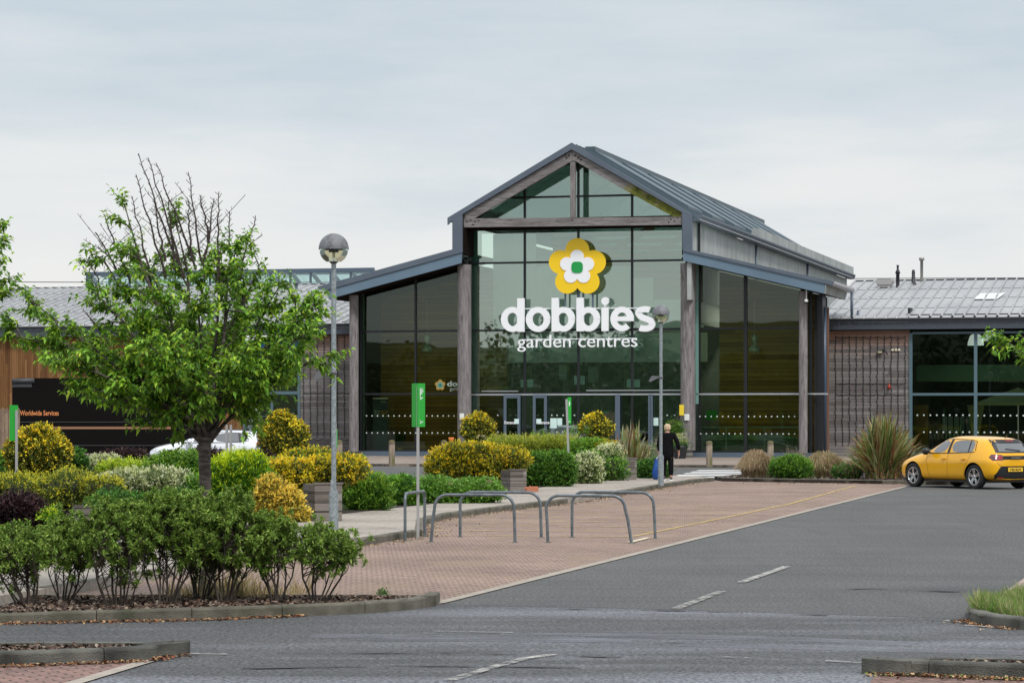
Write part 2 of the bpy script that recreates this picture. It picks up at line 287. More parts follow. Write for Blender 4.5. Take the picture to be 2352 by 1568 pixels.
# block paved parking bays
pave_line = [G(-300, 1440), G(110, 1372), G(826, 1254.5), G(971, 1230), G(971, 1197), G(1179, 1170.5), G(1327, 1154), G(1580, 1110), G(1641, 1105), G(1897, 1109.5), G(2079, 1112)]
sheet('parking_bays', [G(60, 1402), G(1004, 1389), G(2085, 1117)]+[G(2079, 1111), G(1641, 1104), G(1580, 1108), G(971, 1195), G(826, 1252), G(110, 1370)], .006, BRICK)
def strip(b, p, q, w, z, m=0):
    p = Vector(p[:2]); q = Vector(q[:2]); n = (q-p).normalized(); n = Vector((-n.y, n.x))*w/2
    b.add([(*(p-n), z), (*(q-n), z), (*(q+n), z), (*(p+n), z)], [(0, 1, 2, 3)], m)
b = MB(); strip(b, G(1004, 1386), G(2085, 1116), .14, .010)
tag(b.build('path_edging', EDGE, recalc=False), kind='structure')
# ---- kerbs made of separate stones
def chaikin(pts, it=2):
    for _ in range(it):
        q = [pts[0]]
        for a, c in zip(pts[:-1], pts[1:]): q += [a*.75+c*.25, a*.25+c*.75]
        pts = q+[pts[-1]]
    return pts
def kerb(name, pts, label=None, side=1, h=.12, w=.125, m=None, hs=None, stone=.914, smooth=2, bed=None):
    pts = [Vector((p[0], p[1], (hs[i] if hs else h))) for i, p in enumerate(pts)]
    if smooth: pts = chaikin(pts, smooth)
    out = [pts[0]]; acc = 0; step = stone/4; samples = []
    d = [0]
    for a, c in zip(pts[:-1], pts[1:]): d.append(d[-1]+(c.xy-a.xy).length)
    def at(s):
        s = max(0, min(s, d[-1]-1e-6))
        for i in range(len(d)-1):
            if d[i+1] >= s: t = (s-d[i])/max(d[i+1]-d[i], 1e-9); return pts[i].lerp(pts[i+1], t)
    b = MB(); s = 0
    while s < d[-1]-.05:
        e = min(s+stone-.008, d[-1]); k = 5; sec = []
        for i in range(k):
            x = s+(e-s)*i/(k-1); p = at(x); t = (at(x+.05)-at(x-.05)); t.z = 0; t.normalize(); n = Vector((-t.y, t.x, 0))*side
            H = p.z; jig = random.uniform(-.002, .002)
            prof = ((0, -.04), (0, H-.022), (.008, H-.008), (.022, H+jig), (w, H+jig), (w, -.04))
            sec += [(p.x+n.x*a, p.y+n.y*a, z) for a, z in prof]
        fs = [(i*6+j, i*6+j+1, (i+1)*6+j+1, (i+1)*6+j) for i in range(k-1) for j in range(5)]+[(0, 5, 4, 3, 2, 1), tuple((k-1)*6+j for j in range(6))]
        b.add(sec, fs); s += stone
    o = b.build(name, m or KERB); tag(o, kind='structure')
    return o
# pavement slab with its bed strip, and its kerb
back = [G(1539, 1099), G(1480, 1094), G(1380, 1094), G(800, 1104), G(-500, 1125)]
b = MB(); slab(b, [G(-700, 1480)]+pave_line[:9]+[G(1600, 1100)]+back, -.02, .105); tag(b.build('pavement', FLAGS), kind='structure')
kerb('pavement_kerb', [G(110, 1372), G(400, 1324), G(826, 1254.5), G(971, 1231)], side=1, h=.118, smooth=0)
kerb('pavement_kerb', [G(971, 1232), G(972, 1199), G(1179, 1171), G(1327, 1154.5), G(1580, 1110.5), G(1641, 1105)], side=1, h=.118, smooth=1)
# soil of the long planting bed
sheet('planting_soil', [G(-500, 1370), G(560, 1214), G(790, 1192), G(990, 1168), G(1200, 1133), G(1465, 1101), G(1535, 1101), G(1480, 1095), G(1380, 1095), G(800, 1105), G(-500, 1126)], .112, SOIL)
# front bed
bed = [G(-400, 1441), G(0, 1433), G(176, 1429), G(459, 1424), G(835, 1410.5), G(960, 1399), G(1004, 1390)]
zb = .1
bb = [G(1003, 1369, zb), G(826, 1367.5, zb), G(300, 1367, zb), G(71, 1368, zb), G(0, 1395, zb), G(-400, 1404, zb)]
kerb('front_bed_kerb', [Vector((p.x, p.y, 0)) for p in bed[1:]]+[Vector((G(1004,1390).x+.02, G(1006, 1383).y, 0))], side=1, hs=[.10, .11, .118, .118, .118, .118, .118], m=KERB, smooth=2)
kerb('back_bed_kerb', [bb[0], bb[1], bb[2], bb[3]], side=1, h=.115, w=.07, smooth=0)
inner = [Vector((p.x, p.y+.10, 0)) for p in bed[:-1]]
bedpoly = inner+[G(945, 1368.5, zb)-Vector((0, .04, 0))]+[Vector((p.x, p.y-.04, 0)) for p in bb[1:]]
sheet('bed_soil', bedpoly, .085, SOIL)
b = MB(); slab(b, [G(925, 1402), G(1002, 1391.5), Vector((G(1004, 1390).x+.01, G(1006, 1384).y, 0)), Vector((bb[0].x, bb[0].y, 0)), Vector((G(925, 1377, .1).x, G(925, 1377, .1).y, 0))], 0, .1165); tag(b.build('kerb_end', KERB), kind='structure')
b = MB()
for p_, q_ in zip(seam[1:-1], seam[2:]): strip(b, p_, q_, .05, .0075)
tag(b.build('road_joint', mat('joint_tar', (.045, .045, .045), .8, col2=(.10, .10, .10), scale=3), recalc=False), kind='structure')
def inpoly(P, poly_):
    x, y = P[:, 0], P[:, 1]; r = np.zeros(len(P), bool); n = len(poly_)
    for i in range(n):
        x0, y0 = poly_[i][0], poly_[i][1]; x1, y1 = poly_[(i+1) % n][0], poly_[(i+1) % n][1]
        c = ((y0 > y) != (y1 > y)) & (x < (x1-x0)*(y-y0)/(y1-y0+1e-12)+x0); r ^= c
    return r
def rot_frames(n, tilt, rng=RNG):
    """random right-handed frames: long axis mostly horizontal, tilt = std of pitch/roll"""
    a = rng.uniform(0, 2*np.pi, n); p = rng.normal(0, tilt, n); r = rng.normal(0, tilt, n)
    X = np.stack([np.cos(a)*np.cos(p), np.sin(a)*np.cos(p), np.sin(p)], 1)
    Yh = np.stack([-np.sin(a), np.cos(a), np.zeros(n)], 1); Z = np.cross(X, Yh)
    Y = Yh*np.cos(r)[:, None]+Z*np.sin(r)[:, None]; return X, Y
def chips(name, polyp, n, z, size, cols, label=None, cat=None, tilt=.35, zj=.02, parent=None):
    xs = [p[0] for p in polyp]; ys = [p[1] for p in polyp]
    P = np.empty((0, 2))
    while len(P) < n:
        q = RNG.uniform((min(xs), min(ys)), (max(xs), max(ys)), (n*2, 2)); P = np.vstack([P, q[inpoly(q, polyp)]])
    P = P[:n]; X, Y = rot_frames(n, tilt); L = RNG.uniform(size[0], size[1], n)[:, None]; Wd = L*RNG.uniform(.25, .6, n)[:, None]
    C = np.column_stack([P, z+RNG.uniform(0, zj, n)]); V = np.stack([C-X*L/2-Y*Wd/2, C+X*L/2-Y*Wd/2, C+X*L/2+Y*Wd/2, C-X*L/2+Y*Wd/2], 1).reshape(-1, 3)
    F = np.arange(n*4).reshape(n, 4); cc = np.array(cols)[RNG.integers(0, len(cols), n)]*RNG.uniform(.6, 1.3, (n, 1)); cc = np.repeat(cc, 4, 0)
    o = np_mesh(name, V, F, CHIP, parent, cc); tag(o, label, cat, kind='stuff'); return o
BARK = [(.12, .075, .05), (.07, .042, .03), (.20, .15, .11), (.035, .022, .018), (.09, .05, .035), (.26, .21, .17)]
visbed = [p for p in bedpoly]
chips('bark_mulch', [Vector((-6, 20, 0))]*0+bedpoly, 15000, .088, (.02, .075), BARK, 'dark bark chips covering the kerbed bed under the front shrubs', 'mulch')
# left island
li = [G(-300, 1537), G(0, 1532.7), G(262, 1523), G(342, 1519), G(393, 1508), G(400, 1497)]
lb = [G(392, 1480, .12), G(371, 1475, .12), G(312, 1470.5, .12), G(0, 1473, .12), G(-300, 1476, .12)]
kerb('left_island_kerb', [Vector((p[0], p[1], 0)) for p in li+lb], side=1, h=.12, w=.14, m=KERBD, smooth=2)
lip = [Vector((p[0], p[1]+.12, 0)) for p in li[:-3]]+[G(330, 1508)]+[Vector((p[0]-.14, p[1]-.12, 0)) for p in lb[1:]]
sheet('island_soil', lip, .085, SOIL); chips('bark_mulch', lip, 2600, .088, (.02, .07), BARK, 'bark chips in the small kerbed island at the bottom left corner', 'mulch')
# left near block paving
sheet('parking_bays', [G(-300, 1520), G(346, 1515), G(130, 1575), G(-200, 1640)], .010, BRICKN)
b = MB(); strip(b, G(346, 1518), G(100, 1592), .13, .014); tag(b.build('path_edging', EDGE, recalc=False), kind='structure')
# right islands
ri = [G(2700, 1576), G(2352, 1563), G(2080, 1552), G(2012, 1549.6), G(2010, 1537)]
rb = [G(2030, 1519, .12), G(2070, 1510, .12), G(2119, 1506.5, .12), G(2352, 1510.3, .12), G(2700, 1514, .12)]
kerb('right_island_kerb', [Vector((p[0], p[1], 0)) for p in ri+rb], side=-1, h=.12, w=.14, m=KERBD, smooth=2)
rip = [Vector((p[0], p[1]+.13, 0)) for p in ri[:-2]]+[Vector((p[0]+.02, p[1]-.13, 0)) for p in rb[1:]]
sheet('island_soil', rip, .085, SOIL); chips('bark_mulch', rip, 3000, .088, (.02, .07), BARK+[(.30, .24, .17)], 'reddish bark chips in the kerbed island at the bottom right corner', 'mulch')
sheet('parking_bays', [G(2012, 1545), G(2700, 1570), G(2700, 1640), G(1960, 1640)], .010, BRICKN)
gi = [G(2800, 1464), G(2352, 1447.5), G(2322, 1444), G(2250, 1436), G(2222, 1425), G(2228, 1410)]
gb = [G(2253, 1391, .12), G(2300, 1378, .12), G(2400, 1340, .12)]
kerb('grass_island_kerb', [Vector((p[0], p[1], 0)) for p in gi+gb], side=-1, h=.115, w=.14, m=KERBD, smooth=2)
gp = [Vector((p[0], p[1]+.05, 0)) for p in gi]+[G(2262, 1386), G(2800, 1386)]
sheet('island_soil', gp, .09, mat('grass_soil', (.10, .10, .04), .95, col2=(.05, .06, .02), scale=8, bump=.8))
PINK = brickmat('pale_block_edging', (.44, .33, .29), (.36, .28, .25), (.12, .09, .07), .24, .22, TH, .006)
sheet('path_edging', [G(2272, 1386), G(2368, 1318), G(2400, 1335), G(2300, 1386)], .012, PINK)
sheet('parking_bays', [G(2300, 1386), G(2400, 1320), G(2900, 1320), G(2900, 1400)], .008, BRICK)
# front forecourt by the building
fk = [G(-900, 1062), G(0, 1067), G(900, 1070.5), G(1720, 1073.5), G(2700, 1077)]
fp = fk+[Vector((60, 112, 0)), Vector((40, 125, 0)), Vector((-60, 152, 0))]
b = MB(); slab(b, fp, -.02, .10); tag(b.build('forecourt', FORE), kind='structure')
kerb('forecourt_kerb', fk, side=1, h=.11, smooth=0, m=KERB, stone=3)
# right verge bed
vk = [G(1690, 1097), G(1641, 1101), G(1660, 1105.5), G(1897, 1109.5), G(2079, 1112), G(2250, 1115)]
b = MB(); slab(b, vk+[G(2250, 1098), G(1720, 1094)], -.02, .10); tag(b.build('verge_soil', SOIL), kind='structure')
kerb('verge_kerb', vk[1:], side=1, h=.12, smooth=1, m=KERB)
chips('bark_mulch', [G(1665, 1104), G(2200, 1112), G(2230, 1098), G(1720, 1095)], 1500, .105, (.04, .12), BARK, 'bark chips under the dry grasses of the far verge', 'mulch')
# ---- painted markings
def paint(name, col, lo=.38, hi=.5, sc=9):
    m = mat(name, col, .7); m.blend_method = 'HASHED'; t = m.node_tree; N = t.nodes.new; L = t.links.new; b = t.nodes['Principled BSDF']
    tc = N('ShaderNodeTexCoord'); n = N('ShaderNodeTexNoise'); n.inputs['Scale'].default_value = sc; n.inputs['Detail'].default_value = 8; n.inputs['Roughness'].default_value = .7; L(tc.outputs['Object'], n.inputs['Vector'])
    r = N('ShaderNodeMapRange'); r.inputs[1].default_value = lo; r.inputs[2].default_value = hi; L(n.outputs[0], r.inputs[0]); L(r.outputs[0], b.inputs['Alpha']); return m
WP = paint('white_paint', (.48, .465, .43), .38, .60); WPW = paint('worn_white_paint', (.36, .355, .33), .42, .62, 7); WPN = paint('zebra_paint', (.75, .75, .73), .2, .4)
YP = paint('yellow_paint', (.56, .40, .12), .36, .58, 6); YPW = paint('worn_yellow_paint', (.58, .43, .13), .44, .56, 2.5)
def marks(name, segs, w, m, z=.016):
    b = MB()
    for s in segs:
        for p, q in zip(s[:-1], s[1:]): strip(b, G(*p), G(*q), w, z)
    return tag(b.build(name, m, recalc=False), kind='structure')
marks('road_marking', [[(1702.6, 1338.8), (1808, 1302)]], .11, WP)
marks('road_marking', [[(1554.5, 1399), (1657.5, 1359.5)]], .11, WPW)
marks('road_marking', [[(1033, 1565), (1138, 1533), (1205, 1515)]], .10, WPW)
marks('road_marking', [[(1203, 1515.5), (1272, 1505)]], .10, WP)
marks('road_marking', [[(1894, 1520), (1995, 1525.5)], [(396, 1503), (520, 1505)], [(2171, 1427.7), (2224, 1431.5)], [(2216, 1438), (2288, 1443)]], .06, WP)
marks('road_marking', [[(1638.8, 1510), (1788.8, 1517)], [(1000, 1452), (1180, 1455)]], .05, WPW)
marks('road_marking', [[(1446, 1247), (1490, 1236)]], .10, paint('bay_end_paint', (.62, .56, .40), .3, .45), .018)
marks('bay_line', [[(1455, 1233), (1580, 1207.5), (1814, 1158), (1965, 1116)]], .09, YP)
seg = []
for y0 in (1160, 1169, 1178, 1188, 1197, 1208, 1219, 1231):
    k0 = 985+(1197-y0)*6.3 if y0 < 1197 else 975; k0 = max(k0, 975); p1 = 1455+(1233-y0)*4.35
    seg.append([(k0+10, y0), (p1-8, y0+ (p1-k0)*.0045)])
marks('bay_line', seg, .09, YPW)
marks('bay_line', [[(1540, 1076), (1700, 1078.5), (1720, 1077)]], .12, YP, .012)
WN = paint('worn_stone', (.20, .21, .235), .30, .85, 1.1)
marks('worn_patch', [[(720, 1461), (1250, 1466), (1500, 1468)], [(1350, 1460), (1750, 1466), (2100, 1480)], [(1500, 1478), (2000, 1492), (2352, 1500)]], .42, WN, .0075)
marks('worn_patch', [[(1150, 1457), (1560, 1460), (1760, 1466)], [(820, 1468), (1450, 1474)]], .3, WN, .0095)
TM = paint('tyre_rubber', (.05, .05, .05), .48, .62, 1.2)
marks('tyre_marks', [[(1150, 1398), (1500, 1402), (1900, 1414)], [(560, 1536), (900, 1530), (1300, 1533), (1800, 1545)], [(500, 1502), (1000, 1500), (1500, 1512)], [(1500, 1480), (1545, 1477), (1600, 1478)], [(2352, 1365), (2000, 1352), (1850, 1356)]], .16, TM, .012)
b = MB()
for i in range(5):
    y = (1096.0, 1091.6, 1087.6, 1083.8, 1080.4)[i]; xl = (1539, 1555.7, 1572.5, 1588, 1602)[i]; xr = (1676, 1690, 1702, 1713, 1722)[i]
    strip(b, G(xl, y), G(xr, y+.5), 1.2, .012)
tag(b.build('zebra_crossing', WPN, recalc=False), kind='structure')
# fallen leaves gathered along kerbs
def litter(name, path, n, w, z, cols, label, size=(.015, .05)):
    P = []; path = [Vector(p[:2]) for p in path]
    seg = [(a, c, (c-a).length) for a, c in zip(path[:-1], path[1:])]; tot = sum(s[2] for s in seg)
    for a, c, l in seg:
        k = int(n*l/tot); t = RNG.uniform(0, 1, k); d = -np.abs(RNG.normal(0, w, k))*np.where(RNG.uniform(0, 1, k) < .15, 3, 1); nrm = (c-a).normalized()
        P.append(np.stack([a.x+(c.x-a.x)*t-nrm.y*d, a.y+(c.y-a.y)*t+nrm.x*d], 1))
    P = np.vstack(P); n = len(P); X, Y = rot_frames(n, .3); L = RNG.uniform(*size, n)[:, None]
    C = np.column_stack([P, z+RNG.uniform(.004, .02, n)]); V = np.stack([C-X*L/2, C-Y*L*.3, C+X*L/2, C+Y*L*.3], 1).reshape(-1, 3)
    cc = np.repeat(np.array(cols)[RNG.integers(0, len(cols), n)]*RNG.uniform(.6, 1.3, (n, 1)), 4, 0)
    return tag(np_mesh(name, V, np.arange(n*4).reshape(n, 4), CHIP, None, cc), label, 'fallen leaves', kind='stuff')
LIT = [(.22, .07, .03), (.30, .13, .05), (.14, .05, .03), (.36, .22, .10), (.09, .05, .03), (.42, .30, .17)]
litter('fallen_leaves', [G(-50, 1434), G(176, 1430), G(459, 1425), G(700, 1415)], 1500, .05, .004, LIT, 'rusty fallen leaves lying against the kerb of the front bed')
litter('fallen_leaves', [G(0, 1534), G(262, 1524), G(342, 1521), G(398, 1506)], 800, .045, .012, LIT, 'orange fallen leaves against the bottom left island kerb')
litter('fallen_leaves', [G(2180, 1428), G(2222, 1426), G(2250, 1437), G(2340, 1447)], 500, .05, .004, LIT, 'brown fallen leaves against the grass island kerb')
litter('fallen_leaves', [G(1990, 1551), G(2080, 1553), G(2352, 1564)], 900, .05, .012, LIT+[(.15, .2, .05)]*2, 'fallen leaves and moss along the bottom right island kerb')
litter('fallen_leaves', [G(826, 1256), G(971, 1233), G(972, 1199), G(1179, 1171.5), G(1327, 1155), G(1580, 1111), G(1897, 1110), G(2079, 1113)], 2600, .16, .006, [(.30, .22, .13), (.38, .30, .18), (.2, .12, .07), (.12, .08, .05)], 'dry straw coloured leaf litter along the foot of the pavement kerb', (.02, .06))
# distant woodland behind the viewer, mirrored in the glazing
def wood(name, pts, h, label, seed):
    r = np.random.default_rng(seed); V = []; F = []; C = []
    n = 26000
    for (x0, y0, x1, y1) in pts:
        t = r.uniform(0, 1, n); u = r.uniform(0, 1, n)**.7
        x = x0+(x1-x0)*t+r.normal(0, 3, n); y = y0+(y1-y0)*t+r.normal(0, 3, n)
        hh = h*(.72+.18*np.sin(x*.11+1)+.10*np.sin(x*.37)+.07*np.sin(x*.9)+.05*np.sin(x*2.3)); z = u*hh
        P = np.stack([x, y, z], 1); X, Y = rot_frames(n, .7, r); s = r.uniform(.2, .55, n)[:, None]
        b0 = len(V)*4*0
        V.append(np.stack([P-X*s, P-Y*s, P+X*s, P+Y*s], 1).reshape(-1, 3)); C.append(np.repeat(np.array([[.035, .06, .02]])*r.uniform(.5, 1.4, (n, 1)), 4, 0))
    V = np.vstack(V); C = np.vstack(C)
    return tag(np_mesh(name, V, np.arange(len(V)).reshape(-1, 4), leafmat(), None, C), label, 'wood', kind='stuff')
b = MB(); n = 120; vs = []; fs = []
for i in range(n+1):
    x = -240+4*i; h = 12.0+1.6*math.sin(x*.05)+1.4*math.sin(x*.17+1)+.8*math.sin(x*.41); vs += [(x, -84, -.5), (x, -92, h*.8), (x, -104, h), (x, -160, h*1.1)]
for i in range(n): fs += [(4*i+j, 4*i+4+j, 4*i+5+j, 4*i+1+j) for j in range(3)]
b.add(vs, fs); tag(b.build('hills', mat('hill_green', (.022, .036, .013), .95, col2=(.04, .058, .02), scale=.3), recalc=True), kind='structure')
wood('far_wood', [(-160, -75, 160, -95)], 15.5, 'belt of dense green woodland far across the car park', 3)
# ================================================================ PLANTS
LEAF = leafmat('leaf', .26, .5); NEEDLE = leafmat('needle', .10, .75)
BARKM = mat('tree_bark', (.15, .125, .105), .9, col2=(.045, .035, .03), scale=9, stretch=(1, 1, 5), bump=1, bscale=18, col3=(.20, .18, .16), c3scale=4, c3lo=.55, c3hi=.7)
TWIG = mat('twig_bark', (.05, .035, .03), .9); STEM = mat('shrub_stem', (.035, .026, .02), .9, col2=(.065, .05, .04), scale=12)
def nrm(a): return a/np.maximum(np.linalg.norm(a, axis=1, keepdims=True), 1e-9)
def leaves(name, P, D, L, Wd, cols, mat_, parent, shape='leaf', droop=.25, roll=.6, rng=RNG, cv=.25):
    """P base points, D unit direction per leaf, L length, Wd width ratio"""
    n = len(P); L = np.broadcast_to(L, n)[:, None]; up = np.tile([[0, 0, 1.]], (n, 1))+rng.normal(0, roll, (n, 3))
    Sd = nrm(np.cross(D, up)); Nn = np.cross(Sd, D); w = L*Wd/2
    if shape == 'quad':
        V = np.stack([P, P+D*L*.5-Sd*w, P+D*L, P+D*L*.5+Sd*w], 1).reshape(-1, 3); F = np.arange(n*4).reshape(n, 4); k = 4
    elif shape == 'tri':
        V = np.stack([P-Sd*w*.6, P+Sd*w*.6, P+D*L], 1).reshape(-1, 3); F = np.arange(n*3).reshape(n, 3); k = 3
    else:
        dr = np.array([[0, 0, -1.]])*L*droop
        V = np.stack([P, P+D*L*.42-Sd*w-Nn*w*-.35, P+D*L*.5+dr*.25, P+D*L*.42+Sd*w-Nn*w*-.35, P+D*L*.97+dr], 1).reshape(-1, 3); k = 5
        i = np.arange(n)[:, None]*5; F = np.concatenate([i+[0, 2, 1], i+[1, 2, 4], i+[0, 3, 2], i+[2, 3, 4]], 1).reshape(-1, 3)
    c = np.asarray(cols) if np.ndim(cols) == 2 and len(cols) == n else np.array(cols)[rng.integers(0, len(cols), n)]
    c = np.clip(c*rng.uniform(1-cv, 1+cv, (n, 1)), 0, 1); return np_mesh(name, V, F, mat_, parent, np.repeat(c, k, 0))
PW = 2.0
def blob_points(E, n, rng=RNG, thick=.25, lump=.12, freq=5, zmin=0.05):
    """points in the outer shell of a union of ellipsoids, with normals"""
    E = np.array(E, float); a = E[:, 3]*E[:, 4]+E[:, 3]*E[:, 5]+E[:, 4]*E[:, 5]; pk = a/a.sum(); out = []; nor = []; dep = []
    got = 0
    while got < n:
        m = n*2; k = rng.choice(len(E), m, p=pk); d = nrm(rng.normal(0, 1, (m, 3))); d = d/((np.abs(d)**PW).sum(1)**(1/PW))[:, None]; c = E[k, :3]; r = E[k, 3:6]
        ph = (c+d*r)*freq; lmp = 1+lump*(np.sin(ph[:, 0]+1.3*np.sin(ph[:, 2]*.8))+np.sin(ph[:, 1]*1.1+.7)+np.sin(ph[:, 2]*1.3+ph[:, 0]*.6)+.7*np.sin(ph[:, 0]*2.7+ph[:, 2]*2.1+1)*np.sin(ph[:, 1]*2.3)+1.1*np.sin(ph[:, 0]*.45+ph[:, 1]*.3+.5)*np.sin(ph[:, 2]*.6+ph[:, 0]*.2))/2
        t = rng.uniform(0, 1, m)**1.7*thick; q = c+d*r*(lmp*(1-t))[:, None]
        keep = q[:, 2] > zmin
        for j in range(len(E)):
            dd = (np.abs((q-E[j, :3])/E[j, 3:6])**PW).sum(1); keep &= ~((dd < .62) & (k != j))
        out.append(q[keep]); nor.append(nrm(np.sign(d)*np.abs(d)**(PW-1)/r)[keep]); dep.append(t[keep]/thick); got += keep.sum()
    return np.vstack(out)[:n], np.vstack(nor)[:n], np.concatenate(dep)[:n]
def core(E, parent, col=(.03, .035, .018), f=.72, name='branches'):  # solid dark lump, not branches; shade between leaves put into its colour
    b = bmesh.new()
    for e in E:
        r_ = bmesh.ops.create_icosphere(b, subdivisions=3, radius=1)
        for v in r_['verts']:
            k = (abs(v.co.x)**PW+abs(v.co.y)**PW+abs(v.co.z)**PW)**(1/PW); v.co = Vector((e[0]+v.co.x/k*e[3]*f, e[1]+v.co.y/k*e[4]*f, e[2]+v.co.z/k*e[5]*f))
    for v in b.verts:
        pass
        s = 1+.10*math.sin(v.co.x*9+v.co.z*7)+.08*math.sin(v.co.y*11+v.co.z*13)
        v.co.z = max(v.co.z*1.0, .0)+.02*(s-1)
    me = bpy.data.meshes.new(name); b.to_mesh(me); b.free(); me.materials.append(mat('core_shade', (.032, .03, .018), .95, col2=(.015, .016, .01), scale=12)); o = bpy.data.objects.new(name, me); COL.objects.link(o); o.parent = parent; return o
def blobs(spec, yb, Yoff=0):
    """[(px0,px1,ytop,ybot,depth_ratio,dY)] at ground row yb -> world ellipsoids, local to the first one's base"""
    out = []
    for s in spec:
        px0, px1, yt, yo = s[:4]; dr = s[4] if len(s) > 4 else 1.0; dY = s[5] if len(s) > 5 else 0
        Y = rowY(yb)+dY; sc = Y/FPX; cx = ((px0+px1)/2-1176)*sc; rx = (px1-px0)/2*sc; zt = CH+(HZ-yt)*sc; zo = CH+(HZ-yo)*sc
        out.append([cx, Y+rx*dr*.6, (zt+zo)/2, rx, max(rx*dr, .25), (zt-zo)/2])
    return out
def bush(name, label, cat, spec, yb, cols, n=9000, L=.05, wr=.5, shape='quad', outd=.6, upd=.5, rnd=.5, tips=None, group=None, lump=.20, freq=5, thick=.34, mt=None, tipz=0.0, corecol=None, seed=1, extra=None, cv=.3, cf=.78, pw=2.7, spr=(1.2, 3.2)):
    global PW
    PW = pw; rng = np.random.default_rng(seed*13+5); E = blobs(spec, yb); o0 = (E[0][0], E[0][1], 0); E = [[e[0]-o0[0], e[1]-o0[1]]+e[2:] for e in E]
    t = thing(name, label, cat, o0, group=group)
    per = 9; E = [[e[0], e[1], e[2]-.3*L, e[3]-L*.9*spr[1]*.5, e[4]-L*.9*spr[1]*.5, e[5]-L*.8*spr[1]*.5] for e in E]; L = L*1.15; ns = n//per; P0, N_, dp = blob_points(E, ns, rng, thick, lump, freq, .02)
    ax = nrm(N_*outd+np.array([[0, 0, upd]])+rng.normal(0, rnd*.8, (ns, 3))); sl = L*rng.uniform(*spr, ns)
    w = np.clip(1-dp*1.6, 0, 1)*np.clip(.45+N_[:, 2]*1.0+tipz, 0, 1.2)
    ph = P0*freq*1.6; pt = np.sin(ph[:, 0]+ph[:, 2])+np.sin(ph[:, 1]*1.3+2)+np.sin(ph[:, 2]*1.7); young = (rng.uniform(0, 1, ns) < w) & (rng.uniform(-2.6, 2.4, ns) < pt+1.3)
    base = np.array(cols)[rng.integers(0, len(cols), ns)]*rng.uniform(.65, 1.3, (ns, 1)); tip = (np.array(tips)[rng.integers(0, len(tips), ns)] if tips is not None else base*1.5)*rng.uniform(.75, 1.2, (ns, 1))
    tt = rng.uniform(0, 1, (ns, per)); A = np.repeat(ax, per, 0); P = np.repeat(P0, per, 0)+A*(np.repeat(sl, per)*tt.ravel())[:, None]+rng.normal(0, L*.18, (ns*per, 3))
    c = np.repeat(base, per, 0); m_ = (np.repeat(young, per) & (tt.ravel() > .25)) | ((np.repeat(dp, per) < .35) & (tt.ravel() > .8) & (rng.uniform(0, 1, ns*per) < .5) & (tips is not None)); c[m_] = np.repeat(tip, per, 0)[m_]
    D = nrm(A*.75+rng.normal(0, .6, (ns*per, 3))); Ls = rng.uniform(.7, 1.3, ns*per)*L
    leaves('foliage', P, D, Ls, wr, c, mt or LEAF, t, shape, rng=rng, cv=.18)
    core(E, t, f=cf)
    return t
def stems(parent, base, tops, r0=.012, name='stem', m=None, n=5, one=True):
    b = MB()
    for tp in tops:
        p = Vector(base)+Vector((random.uniform(-.04, .04), random.uniform(-.04, .04), 0)); q = Vector(tp); mid = p.lerp(q, .5)+Vector((random.uniform(-.05, .05), random.uniform(-.05, .05), .03))
        pts = [p, p.lerp(mid, .5)+Vector((random.uniform(-.02, .02), 0, 0)), mid, mid.lerp(q, .5)+Vector((random.uniform(-.03, .03), 0, 0)), q]; b.tube(pts, [r0, r0*.85, r0*.65, r0*.5, r0*.3], n)
    return b.build(name, m or STEM, parent, recalc=False)
# ---- colours
GOLD = [(.82, .64, .02), (.86, .68, .03), (.70, .60, .03), (.80, .54, .03)]; GOLDG = [(.20, .22, .03), (.13, .17, .03), (.32, .30, .04), (.09, .12, .025)]
CREAM = [(.74, .76, .42), (.66, .70, .34), (.80, .82, .58)]; LIME = [(.50, .62, .03), (.42, .56, .03), (.58, .66, .05)]; DG = [(.06, .16, .025), (.04, .12, .02), (.10, .22, .03)]; MG = [(.15, .32, .03), (.10, .24, .025), (.22, .40, .045)]
PURP = [(.035, .016, .02), (.055, .026, .026), (.022, .012, .014)]
# ---- clipped golden conifers
def globe(spec, yb, label, stem=None, n=9000, seed=1, L=.07):
    t = bush('golden_conifer', label, 'shrub', spec, yb, GOLDG, n, L, .42, 'quad', .9, .45, .35, tips=GOLD, lump=.10, freq=9, thick=.35, mt=NEEDLE, seed=seed, group='clipped golden conifers', cf=.70, tipz=-.25, pw=2.1, spr=(.6, 1.7))
    if stem:
        Y = rowY(yb); b = MB(); b.tube([(0, 0, 0), (.02, 0, stem*.5), (0, 0, stem)], .03, 7); b.build('stem', STEM, t, recalc=False)
    return t
globe([(12, 152, 985, 1094, .9), (45, 120, 975, 1040, .9), (8, 80, 1000, 1085, .9), (80, 156, 1005, 1090, .9)], 1125, 'large golden clipped conifer at the far left beside the green sign panel', n=26000, seed=1, L=.085)
globe([(594, 704, 955, 1045, .9), (615, 672, 941, 1000, .9), (660, 700, 962, 1030, .9)], 1098, 'large golden clipped conifer in front of the white car tail', n=24000, seed=2, L=.085)
globe([(1059, 1139, 950, 1020, 1), (1080, 1120, 945, 985, 1)], 1085, 'round golden conifer on a short stem beside the left timber post of the entrance', .35, 11000, 3, .075)
globe([(1334, 1406, 951, 1013, 1), (1355, 1390, 947, 985, 1)], 1085, 'smaller round golden conifer in front of the entrance doors', .4, 10000, 4, .075)
